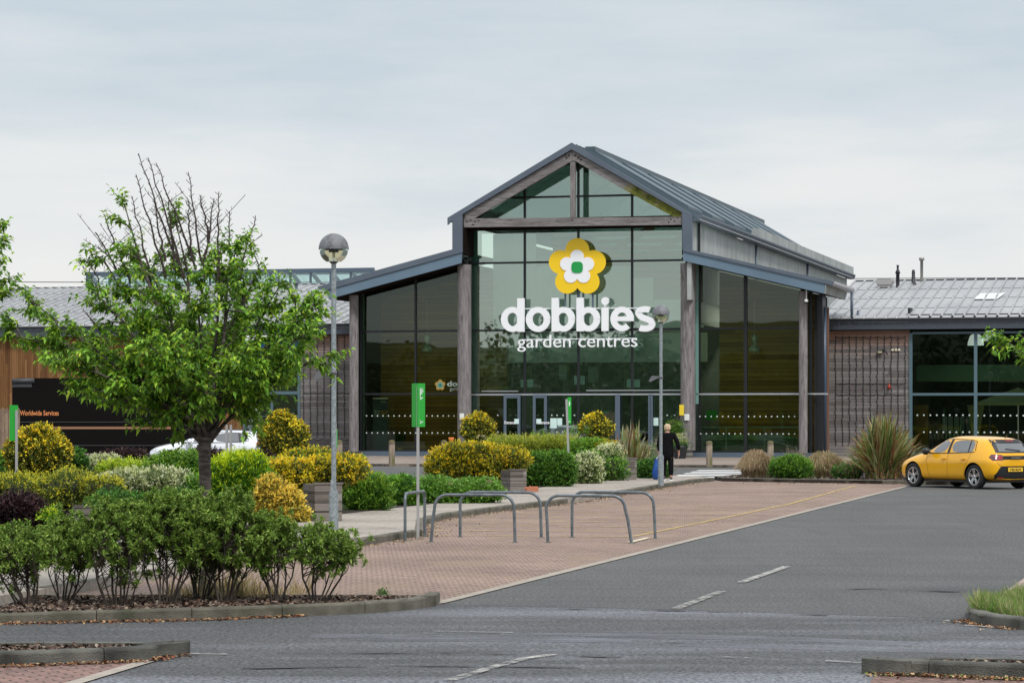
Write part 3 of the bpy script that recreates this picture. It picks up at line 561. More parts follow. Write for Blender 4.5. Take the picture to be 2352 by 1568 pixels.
# ---- bed left
bush('green_shrub', 'dark green rounded shrub squeezed right of the large left golden conifer', 'shrub', [(140, 195, 1035, 1090)], 1118, DG, 4500, .07, .5, seed=5)
bush('green_shrub', 'dark green shrub cut by the left edge of the picture under the green sign', 'shrub', [(-60, 18, 1038, 1092)], 1115, MG+DG, 4500, .07, .5, seed=6)
bush('low_juniper', 'broad yellow green juniper spreading below the large left golden conifer', 'shrub', [(-80, 110, 1090, 1180, 1), (60, 220, 1086, 1172, 1), (170, 290, 1095, 1160, .9), (90, 210, 1110, 1185, .9), (180, 270, 1100, 1185, .8)], 1190, [(.20, .23, .03), (.12, .17, .03), (.07, .11, .02)], 52000, .045, .3, 'quad', .8, .5, .45, tips=[(.50, .48, .03), (.62, .55, .03), (.38, .42, .03)], lump=.2, freq=8, mt=NEEDLE, seed=7, tipz=.1)
bush('purple_shrub', 'dark purple leaved shrub at the left edge above the front shrubs', 'shrub', [(-60, 100, 1140, 1250, .8), (40, 160, 1170, 1250, .8)], 1250, PURP, 15000, .05, .55, seed=8)
bush('low_juniper', 'small yellow green tuft between the purple shrub and the left planter box', 'shrub', [(97, 135, 1172, 1205)], 1250, MG, 2500, .04, .5, tips=LIME, seed=9)
bush('purple_shrub', 'dark purple shrub peeping over the hedge in front of the black delivery truck', 'shrub', [(225, 335, 1033, 1062, .6)], 1098, PURP+[(.10, .06, .05)], 5000, .06, .5, seed=10)
bush('purple_shrub', 'small dark purple shrub below the tail lamp of the white car', 'shrub', [(560, 625, 1038, 1062, .8)], 1100, PURP, 2500, .06, .5, seed=11)
bush('purple_shrub', 'dark purple shrub right of the tree trunk in front of the white car', 'shrub', [(430, 505, 1030, 1060, .8)], 1098, PURP+[(.10, .06, .05)], 3500, .06, .5, seed=110)
bush('variegated_shrub', 'pale cream variegated shrub behind the lime one near the black truck', 'shrub', [(180, 275, 1046, 1092, .8)], 1108, [(.30, .36, .14), (.2, .27, .1)], 9000, .05, .4, tips=CREAM, seed=12, tipz=.5)
bush('lime_shrub', 'lime green spreading shrub left of the tree trunk', 'shrub', [(215, 345, 1058, 1100, .8), (300, 400, 1062, 1105, .8)], 1116, MG+LIME, 12000, .06, .4, tips=LIME, seed=13, tipz=.3)
bush('green_shrub', 'leafy mid green dome just left of the tree trunk', 'shrub', [(325, 470, 1040, 1110, .8), (380, 475, 1060, 1150, .8)], 1128, MG+DG, 16000, .08, .42, 'leaf', .6, .2, .5, tips=[(.25, .42, .04)], seed=14)
bush('variegated_shrub', 'wide cream white variegated shrub under the left side of the tree', 'shrub', [(215, 345, 1082, 1150, .8), (310, 435, 1080, 1150, .8)], 1185, [(.30, .36, .16), (.16, .22, .08)], 22000, .05, .35, tips=CREAM, seed=15, tipz=.6)
bush('green_shrub', 'dark green shrub behind the tree trunk below the cream variegated one', 'shrub', [(250, 400, 1125, 1190, .7), (385, 500, 1095, 1190, .7)], 1185, DG+MG, 16000, .06, .4, seed=16)
bush('lime_shrub', 'bright lime topped feathery hedge right of the tree trunk', 'shrub', [(470, 612, 1046, 1180, .8), (455, 560, 1056, 1200, .7), (540, 620, 1050, 1190, .8), (560, 640, 1080, 1200, .6)], 1195, [(.09, .25, .02), (.06, .18, .02), (.13, .32, .03)], 42000, .07, .22, 'quad', .3, 1.0, .35, tips=[(.60, .70, .02), (.52, .66, .02)], lump=.10, seed=17, tipz=-.05)
bush('gold_shrub', 'golden flowering shrub on the far side below the second golden conifer', 'shrub', [(640, 760, 1030, 1085, .8), (700, 830, 1045, 1100, .8), (600, 700, 1050, 1100, .7)], 1118, GOLDG+MG, 20000, .055, .5, tips=GOLD+[(.55, .55, .05)], seed=18, tipz=.5)
bush('gold_shrub', 'large golden shrub spilling over the planter box beside the tall lamp', 'shrub', [(606, 745, 1056, 1165, .9), (630, 735, 1085, 1190, .7), (690, 832, 1050, 1112, .7), (750, 812, 1070, 1122, .6), (610, 700, 1060, 1200, .5)], 1192, GOLDG, 36000, .05, .5, tips=GOLD, seed=19, tipz=.25, lump=.16, freq=7)
bush('yellow_shrub', 'bright yellow leaved shrub in front of the planter box left of the tall lamp', 'shrub', [(600, 690, 1120, 1205, .7), (585, 650, 1090, 1190, .6), (640, 705, 1160, 1210, .7)], 1212, [(.40, .32, .05), (.25, .24, .05)], 18000, .05, .5, tips=[(.90, .70, .12), (.84, .60, .08)], seed=20, tipz=.5)
bush('green_shrub', 'fresh green conifer like shrub just right of the tall lamp base', 'shrub', [(783, 870, 1094, 1184, .8), (830, 900, 1098, 1178, .7)], 1184, [(.12, .27, .03), (.07, .18, .025)], 17000, .07, .25, 'quad', .5, .8, .4, tips=[(.25, .42, .04)], seed=21, tipz=.2)
bush('green_shrub', 'mid green leafy shrub between the lamp and the flowering ground cover', 'shrub', [(870, 960, 1100, 1174, .8)], 1172, MG+DG, 10000, .06, .45, seed=22)
bush('sedum_bed', 'low green ground cover with dusky pink flower heads behind the bike hoops', 'ground cover', [(930, 1050, 1105, 1168, .7), (1030, 1150, 1108, 1160, .7)], 1166, MG+[(.14, .30, .05)], 22000, .065, .5, tips=[(.20, .38, .07)], seed=23)
bush('green_shrub', 'dark low underplanting joining the clipped hedge and the cream flecked mounds', 'shrub', [(1150, 1300, 1050, 1118, .5), (1280, 1440, 1040, 1112, .5)], 1112, DG+MG, 16000, .055, .45, seed=81)
bush('green_shrub', 'dark low underplanting behind the front shrubs left of the tree trunk', 'shrub', [(190, 330, 1135, 1200, .5), (300, 470, 1132, 1205, .5)], 1200, DG, 16000, .055, .45, seed=82)
bush('green_shrub', 'dark low foliage between the golden shrubs left of the tall lamp', 'shrub', [(590, 720, 1060, 1195, .5), (690, 840, 1078, 1125, .5)], 1165, DG+MG, 18000, .055, .45, seed=83)
def heads(parent, spots, cols, r=.05, k=60, Y=None, up=.5):
    P = []; C = []
    for s in spots:
        d = nrm(RNG.normal(0, 1, (k, 3))); P.append(np.array(s)+d*[r, r, r*up]); C.append(np.tile(np.array([cols[RNG.integers(0, len(cols))]]), (k, 1)))
    P = np.vstack(P); C = np.vstack(C); leaves('flower_heads', P, nrm(RNG.normal(0, 1, P.shape)), .025, .8, C, NEEDLE, parent, 'quad', cv=.3)
def flower_thing(name, label, cat, pts, cols, r, k, green=None, L=.06, up=.6, group=None):
    t = thing(name, label, cat, (pts[0][0], pts[0][1], 0), group=group); o = np.array([pts[0][0], pts[0][1], 0]); heads(t, [np.array(p)-o for p in pts], cols, r, k, up=up)
    if green:
        P = np.vstack([np.array(p)-o+RNG.normal(0, r*1.2, (120, 3))-[0, 0, r*1.6] for p in pts]); leaves('foliage', P, nrm(RNG.normal(0, 1, P.shape)+[0, 0, .5]), L, .45, green, LEAF, t, 'quad')
    return t
sp = [At(random.uniform(935, 1140), random.uniform(1102, 1118), rowY(1166)+random.uniform(0, 1)) for _ in range(38)]
flower_thing('sedum_flowers', 'dusky pink flat flower heads above the green ground cover behind the bike hoops', 'flowers', sp, [(.40, .24, .20), (.34, .22, .16), (.42, .30, .22)], .07, 40, up=.4)
bush('gold_shrub', 'biggest golden mounded shrub spilling left over the middle planter box', 'shrub', [(976, 1100, 1030, 1118, .9), (1040, 1170, 1020, 1128, .8), (1110, 1216, 1032, 1088, .7), (1000, 1080, 1040, 1132, .8), (1010, 1140, 1018, 1060, .7)], 1134, [(.18, .22, .03), (.10, .14, .025), (.28, .28, .03)], 46000, .055, .4, tips=GOLD+[(.55, .45, .02)], seed=24, tipz=.15, lump=.13, freq=6)
bush('grassy_hedge', 'yellow green feathery hedge top in front of the entrance', 'hedge', [(1105, 1250, 1006, 1060, .5), (1200, 1335, 1004, 1060, .5)], 1100, [(.30, .36, .04), (.22, .30, .04)], 26000, .09, .16, 'quad', .2, 1.1, .5, tips=[(.50, .50, .08), (.45, .52, .05)], seed=25, tipz=.5, lump=.07)
bush('green_hedge', 'deep green clipped hedge block right of the middle planter box', 'hedge', [(1180, 1270, 1040, 1122, .8), (1240, 1325, 1038, 1122, .8), (1185, 1320, 1060, 1125, .6)], 1126, DG+[(.10, .22, .03)], 34000, .05, .45, tips=MG, seed=26, lump=.06)
bush('variegated_shrub', 'cream flecked variegated mound nearest the pavement', 'shrub', [(1305, 1382, 1042, 1116, .9)], 1119, [(.20, .28, .09), (.12, .19, .05)], 15000, .05, .4, tips=CREAM, seed=27, tipz=.5)
bush('variegated_shrub', 'taller cream flecked variegated mound against the far planter box', 'shrub', [(1358, 1432, 1022, 1108, .9)], 1111, [(.20, .28, .09), (.12, .19, .05)], 16000, .05, .4, tips=CREAM, seed=28, tipz=.5)
bush('green_shrub', 'fresh green leafy shrub behind the cream variegated mounds', 'shrub', [(1300, 1400, 1012, 1060, .7)], 1102, MG, 12000, .07, .45, tips=[(.25, .42, .05)], seed=29, tipz=.3)
bush('gold_shrub', 'small golden cushion spilling over the far planter box', 'shrub', [(1385, 1464, 1016, 1062, .8), (1350, 1430, 1014, 1045, .7)], 1102, GOLDG, 13000, .05, .4, tips=GOLD, seed=30, tipz=.4)
bush('green_shrub', 'dark green low shrub at the foot of the spiky plant by the person', 'shrub', [(1462, 1535, 1058, 1104, .7)], 1106, DG, 8000, .06, .4, seed=31)
sp = [At(random.uniform(1228, 1300), random.uniform(984, 1010), rowY(1092)) for _ in range(6)]+[At(random.uniform(1295, 1350), random.uniform(975, 1005), rowY(1090)) for _ in range(5)]
flower_thing('purple_flowers', 'violet flowers on leafy stems rising behind the feathery hedge', 'flowers', sp, [(.20, .03, .28), (.28, .08, .30), (.12, .03, .2)], .06, 45, MG)
sp = [At(random.uniform(1090, 1335), random.uniform(999, 1012), rowY(1096)) for _ in range(60)]
flower_thing('seed_heads', 'pale feathery seed heads along the top of the grassy hedge', 'grass', sp, [(.50, .42, .28), (.55, .5, .3)], .035, 18)
# right verge
def tuft(name, label, cat, px0, px1, yt, yb, n, cols, width=.006, droop=.9, seed=1, up=1.0, spread=1.0, group=None, seg=5, cv=.3, nroot=.75):
    rng = np.random.default_rng(seed); a = G(px0, yb); c = G(px1, yb); cx = (a.x+c.x)/2; Y = a.y+.3; R_ = (c.x-a.x)/2; H = (yb-yt)*Y/FPX
    t = thing(name, label, cat, (cx, Y, .08), group=group)
    az = rng.uniform(0, 2*np.pi, n); rr = np.sqrt(rng.uniform(0, 1, n))*R_*nroot; hx = rr*np.cos(az); hy = rr*np.sin(az)
    out = rng.uniform(.1, .75, n)*R_*spread; h = H*(1-.45*((rr+out*.6)/R_/spread)**2)*rng.uniform(.75, 1.05, n)*up; a2 = az+rng.normal(0, .5, n); w = width*rng.uniform(.6, 1.2, n); drv = droop*rng.uniform(.1, .75, n)
    V = np.zeros((n, (seg+1)*2, 3))
    for i in range(seg+1):
        s = i/seg; r = rr+out*s**1.3; z = h*(np.sin(np.minimum(s*(1+drv)*np.pi/2, 2.6))); z = np.where(z < .02, .02, z)
        x = hx+np.cos(a2)*out*s**1.3; y = hy+np.sin(a2)*out*s**1.3; ww = w*(1-s**2*.85); px = -np.sin(a2+.6)*ww; py = np.cos(a2+.6)*ww
        V[:, 2*i] = np.stack([x-px, y-py, z], 1); V[:, 2*i+1] = np.stack([x+px, y+py, z], 1)
    k = (seg+1)*2; base = np.arange(n)[:, None]*k; F = np.concatenate([base+[2*i, 2*i+1, 2*i+3, 2*i+2] for i in range(seg)], 1).reshape(-1, 4)
    c_ = np.array(cols)[rng.integers(0, len(cols), n)]*rng.uniform(1-cv, 1+cv, (n, 1))
    np_mesh('blades', V.reshape(-1, 3), F, LEAF, t, np.repeat(c_, k, 0)); return t
TAN = [(.48, .36, .22), (.40, .29, .17), (.55, .43, .28), (.33, .22, .13), (.30, .26, .12)]
tuft('dry_grass', 'rounded tuft of tan dry grass at the left end of the far verge', 'grass', 1699, 1778, 1036, 1103, 3200, TAN, .008, 1.0, 41, group='dry grass tufts on the far verge')
tuft('dry_grass', 'tan dry grass tuft between the green mound and the big spiky plant', 'grass', 1848, 1945, 1040, 1103, 3000, TAN+[(.25, .25, .08)], .008, 1.0, 42, group='dry grass tufts on the far verge')
tuft('dry_grass', 'short wispy dry grass at the foot of the big spiky plant', 'grass', 1925, 1985, 1062, 1106, 1100, TAN, .008, 1.0, 43, group='dry grass tufts on the far verge')
tuft('wispy_grass', 'faint tall wispy grass behind the green mound', 'grass', 1780, 1875, 1022, 1097, 420, [(.40, .34, .26), (.3, .26, .2)], .005, .2, 44, spread=.8, nroot=.9)
bush('green_mound', 'low dark green mound between two tan grass tufts', 'shrub', [(1768, 1868, 1052, 1102, .7), (1790, 1850, 1048, 1090, .7)], 1106, DG+MG, 15000, .06, .35, tips=MG, seed=45)
bush('green_mound', 'small dark green clump in front of the big spiky plant', 'shrub', [(1915, 1978, 1070, 1100, .7)], 1106, DG, 5000, .05, .35, seed=46)
PH = [(.20, .26, .07), (.14, .20, .05), (.28, .30, .10), (.30, .16, .06), (.10, .14, .05), (.34, .24, .10), (.22, .10, .05)]
def phorm(label, px, yb, px0, px1, yt, n, cols, w, seed):
    rng = np.random.default_rng(seed); c = G(px, yb); t = thing('spiky_plant', label, 'plant', (c.x, c.y+.3, .08), group='spiky strap leaved plants'); s = (c.y+.3)/FPX
    lx = (px0-px)*s; rx = (px1-px)*s; H = (yb-yt)*s
    fan = rng.uniform(-1, 1, n); X = np.where(fan < 0, -lx*fan*1.0, rx*fan)*rng.uniform(.7, 1.0, n); X = np.where(fan < 0, -np.abs(X), np.abs(X)); Yd = rng.uniform(-1, 1, n)*H*.6
    h = H*(1-.62*np.abs(fan)**2.2)*rng.uniform(.72, 1.04, n); seg = 6; V = np.zeros((n, (seg+1)*2, 3)); x0 = rng.normal(0, .16, n)+fan*.2; y0 = rng.normal(0, .12, n); ww = w*rng.uniform(.6, 1.2, n); dr = rng.uniform(0, .35, n)*(np.abs(fan)+.2)
    ang = rng.uniform(-.7, .7, n)
    for i in range(seg+1):
        q = i/seg; x = x0+(X-x0)*q**1.15; y = y0+(Yd-y0)*q**1.15; z = h*(q**.85)*(1-dr*q*q); wi = ww*(.55+.9*q)*(1-q**3.2)*np.where(q == 0, .8, 1)+.001
        V[:, 2*i] = np.stack([x-wi*np.cos(ang), y-wi*np.sin(ang), z], 1); V[:, 2*i+1] = np.stack([x+wi*np.cos(ang), y+wi*np.sin(ang), z], 1)
    k = (seg+1)*2; base = np.arange(n)[:, None]*k; F = np.concatenate([base+[2*i, 2*i+1, 2*i+3, 2*i+2] for i in range(seg)], 1).reshape(-1, 4)
    c_ = np.array(cols)[rng.integers(0, len(cols), n)]*rng.uniform(.7, 1.3, (n, 1)); np_mesh('blades', V.reshape(-1, 3), F, LEAF, t, np.repeat(c_, k, 0)); return t
phorm('largest spiky strap leaved plant beside the yellow car', 2030, 1107, 1925, 2150, 946, 420, PH+[(.35, .36, .16)], .032, 51)
phorm('smaller spiky strap leaved plant left of the standing person', 1452, 1104, 1392, 1512, 962, 170, PH+[(.36, .36, .20)]*3+[(.30, .33, .2)]*2, .028, 52)
# low weeds in islands
def weeds(name, label, polyp, n, cols, h=.1, z=.09, seed=3, cat='grass'):
    rng = np.random.default_rng(seed); xs = [p[0] for p in polyp]; ys = [p[1] for p in polyp]; P = rng.uniform((min(xs), min(ys)), (max(xs), max(ys)), (n*3, 2)); P = P[inpoly(P, polyp)][:n]; n = len(P)
    D = nrm(np.column_stack([rng.normal(0, .5, n), rng.normal(0, .5, n), np.ones(n)])); L = h*rng.uniform(.4, 1.2, n)*(.5+.8*np.abs(np.sin(P[:, 0]*3+1)))
    return tag(leaves(name, np.column_stack([P, np.full(n, z)]), D, L, .12, cols, LEAF, None, 'tri', rng=rng), label, cat, kind='stuff')
weeds('island_grass', 'short green and straw coloured grass filling the kerbed island at the right edge', [G(2236, 1424), G(2262, 1396), G(2420, 1392), G(2420, 1440), G(2322, 1436)], 9000, [(.20, .34, .06), (.30, .34, .12), (.42, .38, .20), (.12, .25, .04)], .17)
weeds('dry_weeds', 'dry straw coloured grass blades around the foot of the tree trunk', [G(380, 1396), G(640, 1396), G(720, 1378), G(380, 1378)], 900, [(.42, .32, .17), (.35, .27, .14), (.25, .23, .10)], .24, .085, 4)
# ---- front open shrubs
def open_shrub(label, px0, px1, yt, ycb, bx, yb, n=2600, seed=1):
    rng = np.random.default_rng(seed); random.seed(seed); base = G(bx, yb, .09); t = thing('open_shrub', label, 'shrub', (base.x, base.y, .085), group='open leggy shrubs along the front bed'); s = base.y/FPX
    cx = ((px0+px1)/2-bx)*s; rx = (px1-px0)/2*s; zt = CH+(HZ-yt)*s-.09; zb_ = CH+(HZ-ycb)*s-.09; cz = (zt+zb_)/2; rz = (zt-zb_)/2
    tips = []; b = MB(); ns = random.choice((6, 7, 8, 9))
    for i in range(ns):
        a = (i+.5)/ns*2-1; top = Vector((cx+a*rx*.75+random.uniform(-.05, .05), random.uniform(-.3, .3), cz+random.uniform(-.3, .2)*rz)); p0 = Vector((a*random.uniform(.02, .15), random.uniform(-.08, .08), 0))
        mid = p0.lerp(top, .5)+Vector((a*.05, 0, -.02)); pts = [p0, p0.lerp(mid, .5)+Vector((random.uniform(-.015, .015), 0, .02)), mid, mid.lerp(top, .5)+Vector((random.uniform(-.02, .02), 0, .01)), top]
        r = random.uniform(.008, .014); b.tube(pts, [r, r*.9, r*.75, r*.6, r*.4], 5)
        for j in range(13):
            st = pts[2].lerp(pts[4], random.random()) if random.random() < .8 else pts[1].lerp(pts[2], random.random()); d = nrm(rng.normal(0, 1, (1, 3))*[1, .8, .8]+[[0, 0, .55]])[0]
            e = Vector((cx+d[0]*rx*random.uniform(.5, 1.12), d[1]*rx*.8*random.uniform(.4, 1), cz+d[2]*rz*random.uniform(.5, 1.08)+random.uniform(-.30, .03)*rz))
            m_ = st.lerp(e, .5)+Vector((random.uniform(-.04, .04), 0, -.03)); b.tube([st, m_, e], [r*.45, r*.3, .0018], 4); tips += [e, m_.lerp(e, .6)]
            for q in range(2):
                e2 = e+Vector((random.uniform(-.12, .12), random.uniform(-.12, .12), random.uniform(-.03, .13))); b.tube([m_.lerp(e, random.uniform(.3, .9)), e2], [r*.22, .0015], 3, cap=False); tips += [e2]
    b.build('stems', STEM, t, recalc=False)
    T = np.array([tuple(q) for q in tips]); k = n//len(T)+1; P = np.repeat(T, k, 0)[:]; m = len(P); ax = np.repeat(nrm(rng.normal(0, .4, (len(T), 3))+[0, 0, 1]), k, 0)
    P = P-ax*rng.uniform(0, .05, (m, 1)); D = nrm(nrm(rng.normal(0, 1, (m, 3)))+ax*.55)
    leaves('foliage', P, D, rng.uniform(.034, .062, m), .30, [(.17, .30, .045), (.25, .38, .055), (.09, .16, .025), (.38, .50, .11), (.22, .34, .07)], LEAF, t, 'leaf', .1, rng=rng); return t
for a in (('leftmost open leggy shrub, cut by the left edge of the picture', -30, 118, 1208, 1335, 62, 1392, 5200, 61), ('second open shrub from the left edge in the front bed', 80, 235, 1186, 1330, 150, 1384, 6000, 62),
          ('tall open shrub left of the middle of the front bed with a fan of stems', 180, 360, 1145, 1325, 268, 1392, 9500, 63), ('dense open shrub immediately left of the tree trunk', 300, 485, 1122, 1325, 382, 1388, 10500, 64),
          ('dense open shrub immediately right of the tree trunk', 440, 630, 1122, 1322, 520, 1384, 10500, 65), ('open shrub standing second from the right end of the front bed', 560, 700, 1180, 1318, 636, 1382, 4600, 66),
          ('rightmost open shrub of the front bed standing clear on thin stems', 672, 836, 1200, 1312, 728, 1384, 5200, 67), ('low open shrub filling behind the tree trunk', 390, 560, 1140, 1330, 462, 1378, 8000, 68)):
    open_shrub(*a[:8], int(a[8]*1.9), a[9]) if len(a) > 9 else open_shrub(*a[:7], int(a[7]*1.9), a[8])
bush('small_weed', 'tiny round dark weed near the right end of the front bed', 'weed', [(866, 890, 1358, 1374)], 1386, DG+[(.1, .1, .05)], 700, .02, .5, seed=69, cf=.5)
# ---- trees
def tree(label, base, fork, limbs, bare, clusters, rt=.075, seed=1, nl=17, Lf=.085, sub=11):
    rng = np.random.default_rng(seed); random.seed(seed); base = Vector(base); t = thing('cherry_tree', label, 'tree', base); F0 = Vector(fork)-base
    b = MB(); flare = [Vector((0, 0, -.05)), Vector((.0, 0, .05)), Vector((.01, 0, .25)), F0*.5+Vector((.02, 0, 0)), F0*.8, F0]
    b.tube(flare, [rt*1.45, rt*1.2, rt*1.03, rt*.96, rt*.98, rt*1.1], 14); tips = []
    for (q, w) in limbs:
        q = Vector(q)-base; st = F0+Vector((random.uniform(-.03, .03), random.uniform(-.03, .03), random.uniform(-.16, .08))); d = q-st
        mid = st+d*.45+Vector((0, 0, d.length*random.uniform(.02, .12)))+Vector((random.uniform(-.08, .08), random.uniform(-.08, .08), 0))
        pts = [st, st.lerp(mid, .5)+Vector((random.uniform(-.03, .03), 0, .02)), mid, mid.lerp(q, .5)+Vector((random.uniform(-.06, .06), random.uniform(-.04, .04), .02)), q]
        r0 = .034*w; b.tube(pts, [r0, r0*.8, r0*.6, r0*.4, .005], 7)
        for j in range(int(sub*w)+5):
            f = random.uniform(.22, 1.0); i = min(int(f*4), 3); p = pts[i].lerp(pts[i+1], f*4-i); out = Vector((p.x-F0.x, p.y-F0.y, 0)); out = out.normalized() if out.length > .1 else Vector((0, 0, 0))
            dr = (out*.6+d.normalized()*.5+Vector((random.gauss(0, .6), random.gauss(0, .6), random.gauss(.25, .45)))).normalized(); ln = random.uniform(.22, .55)*(1.1-.72*f)
            e = p+dr*ln; m_ = p.lerp(e, .5)+Vector((0, 0, .02)); b.tube([p, m_, e], [r0*.28+.002, r0*.18+.002, .002], 4, cap=False)
            for k in range(3):
                d2 = (dr+Vector((random.gauss(0, .6), random.gauss(0, .6), random.gauss(.15, .5)))).normalized(); p2 = p.lerp(e, random.uniform(.3, 1)); e2 = p2+d2*random.uniform(.08, .26); b.tube([p2, e2], [.003, .0015], 3, cap=False)
                tips.append((p2, e2))
            tips.append((m_, e))
        tips.append((pts[3], q))
    tb = MB()
    for (p0, p1) in bare:
        p0 = Vector(p0)-base; p1 = Vector(p1)-base; n = 9; pts = [p0.lerp(p1, i/n)+Vector((random.uniform(-.015, .015)*(i % n > 0), 0, 0)) for i in range(n+1)]
        tb.tube(pts, [.011*(1-i/(n+1))+.003 for i in range(n+1)], 4)
        for i in range(2, 9*3):
            f = i/27; p = p0.lerp(p1, f); sd = 1 if i % 2 else -1; long = random.random() < .18 and f < .7; ln = random.uniform(.15, .4) if long else random.uniform(.03, .06)
            e = p+Vector((sd*random.uniform(.5, .9)*ln, random.uniform(-.3, .3)*ln, ln*random.uniform(.5, 1.0))); tb.tube([p, e], [.004, .003], 3, cap=False)
            if long:
                for s in range(4): g = p.lerp(e, .3+.2*s); tb.tube([g, g+Vector((sd*.0+random.uniform(-.04, .04), 0, .035))], [.003, .002], 3, cap=False)
    b.build('trunk', BARKM, t, recalc=False)
    if bare: tb.build('bare_twigs', TWIG, t, recalc=False)
    for c in clusters:
        c = Vector(c[0])-base, Vector(c[1])-base
        tips += [(c[0], c[1])]*4
    A = np.array([tuple(x[0]) for x in tips]); E = np.array([tuple(x[1]) for x in tips]); m = len(A)*nl; f = rng.uniform(.0, 1.08, m)[:, None]; A = np.repeat(A, nl, 0); E = np.repeat(E, nl, 0)
    P = A+(E-A)*f+rng.normal(0, .022, (m, 3)); ax = nrm(E-A); D = nrm(ax*.6+rng.normal(0, .8, (m, 3))*[1, 1, .55]+[0, 0, -.18])
    top = (P[:, 2]-P[:, 2].min())/np.ptp(P[:, 2]); cols = np.array([(.12, .27, .025), (.17, .35, .03), (.25, .44, .035), (.08, .19, .02), (.34, .50, .04), (.19, .36, .05)]); young = rng.uniform(0, 1, m) < .12
    c = cols[rng.integers(0, 6, m)]*.80; tipm = (f[:, 0] > .62) & (rng.uniform(0, 1, m) < .75); c[tipm] *= 1.75; c[young & tipm] = (.44, .58, .06)  # inner leaves darkened, twig tips brightened: young growth plus painted crown shade
    leaves('foliage', P, D, rng.uniform(.7, 1.15, m)*Lf, .48, c, LEAF, t, 'leaf', .35, roll=.5, rng=rng)
    return t
TY = rowY(1382)
def tp(px, py, dy=0): return tuple(At(px, py, TY+dy))
limbs = [((14, 768), .9, -.3), ((45, 792), .8, .5), ((70, 690), .8, .6), ((110, 735), .8, -.4), ((120, 820), .8, -.8), ((160, 870), .7, -.6), ((235, 590), .9, .2), ((215, 670), .8, -.8), ((286, 470), 1.0, 0), ((300, 560), .8, .6), ((345, 620), .8, -.7),
         ((405, 515), 1.0, .3), ((470, 640), .8, -.5), ((500, 590), .8, .2), ((548, 545), .9, -.2), ((560, 660), .8, .8), ((600, 600), .8, .3), ((640, 660), .8, -.5), ((700, 690), .8, .2), ((735, 690), .7, -.1), ((745, 820), .9, .2),
         ((700, 770), .8, -.7), ((650, 850), .8, .5), ((610, 848), .7, -.6), ((205, 840), .8, .8), ((300, 862), .8, -.4), ((240, 890), .7, .4), ((380, 850), .7, -.9), ((340, 790), .8, -1.2), ((460, 770), .8, -1.3), ((570, 790), .8, -1.1), ((400, 720), .7, 1.1), ((520, 740), .7, 1.2), ((180, 770), .7, 0), ((530, 840), .7, .3), ((670, 820), .7, -.2)]
bare = [((420, 640), (318, 352)), ((425, 640), (340, 362)), ((450, 620), (358, 374)), ((380, 640), (312, 400)), ((350, 660), (303, 450)), ((470, 640), (432, 395)), ((470, 600), (492, 455)), ((500, 640), (503, 440)), ((530, 640), (527, 485)), ((540, 680), (587, 495)),
        ((300, 650), (240, 492)), ((280, 640), (222, 535)), ((260, 720), (205, 600)), ((400, 620), (388, 452)), ((440, 600), (432, 460)), ((480, 560), (462, 448)), ((380, 600), (354, 462)), ((500, 700), (560, 590)), ((250, 790), (200, 720))]
tree('leafy cherry tree with bare twigs at its crown growing from the front bed', G(470, 1386), tp(470, 992), [(tp(*p, dy), w) for p, w, dy in limbs], [(tp(*p, .1), tp(*q, .1)) for p, q in bare], [], .064, 5, 15, .076, 12)
tree('tree whose leafy branches reach in from the left edge beside the low roof', G(-240, 1380), tp(-230, 950), [(tp(4, 520), .8), (tp(8, 600, .2), .8), (tp(4, 665, -.2), .8), (tp(-10, 550, .3), .7), (tp(-12, 690, -.2), .7), (tp(-40, 620, .6), .8), (tp(-120, 540, 0), .9), (tp(-200, 480), 1), (tp(-330, 560, .3), 1), (tp(-380, 700), 1), (tp(-140, 720, .8), .8), (tp(-300, 800, -.8), .8)], [], [], .07, 8, 14, .078, 6)
tree('tree whose leafy branch tips reach in from the right edge over the shop window', G(2600, 1384), tp(2600, 980), [(tp(2318, 790), .7), (tp(2345, 770, .2), .6), (tp(2362, 815, -.2), .6), (tp(2420, 700, 0), .9), (tp(2520, 600), 1), (tp(2640, 560, .3), 1), (tp(2740, 650), 1), (tp(2800, 780, .8), .8), (tp(2480, 820, -.8), .8)], [], [], .07, 9, 14, .078, 4)
# ================================================================ THE GARDEN CENTRE
CLAD = mat('grey_cladding', S(92, 103, 115), .45, col2=S(84, 95, 108), scale=.8, bump=.05)
CLADB = mat('blue_grey_soffit_board', S(103, 126, 143), .45, col2=S(96, 117, 134), scale=.7)
TIMB = mat('weathered_timber', S(150, 145, 144), .85, col2=S(96, 90, 90), scale=2.2, stretch=(5, 5, .5), bump=.8, bscale=10, detail=8, contrast=(.3, .7), col3=S(58, 50, 48), c3scale=5, c3lo=.58, c3hi=.72)
TIMH = mat('weathered_beam', S(146, 142, 141), .85, col2=S(92, 86, 86), scale=2.2, stretch=(.5, 5, 5), bump=.8, bscale=10, detail=8, contrast=(.3, .7), col3=S(60, 52, 50), c3scale=5, c3lo=.58, c3hi=.72)
MOSS = mat('mossy_beam', S(132, 125, 100), .9, col2=S(96, 100, 30), scale=1.3, stretch=(1, 1, 1), bump=.9, bscale=14, contrast=(.38, .52), col3=S(62, 70, 20), c3scale=3, c3lo=.5, c3hi=.68)
FRAME = mat('dark_frame', (.008, .010, .012), .4); FRAMEB = mat('blue_grey_frame', S(84, 98, 112), .4); SILV = mat('aluminium_trim', (.62, .64, .66), .3, .8)
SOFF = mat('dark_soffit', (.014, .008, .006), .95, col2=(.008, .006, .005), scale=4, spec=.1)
GLZ = glassmat('green_glass', (.68, .86, .75), .32); GLZD = glassmat('dark_glass', (.62, .68, .50), .035); POLY = glassmat('added_rooflight_clear', (.92, .95, .95), .03, .25); GLZC = glassmat('clerestory_glass', (.72, .86, .86), .12, .05)
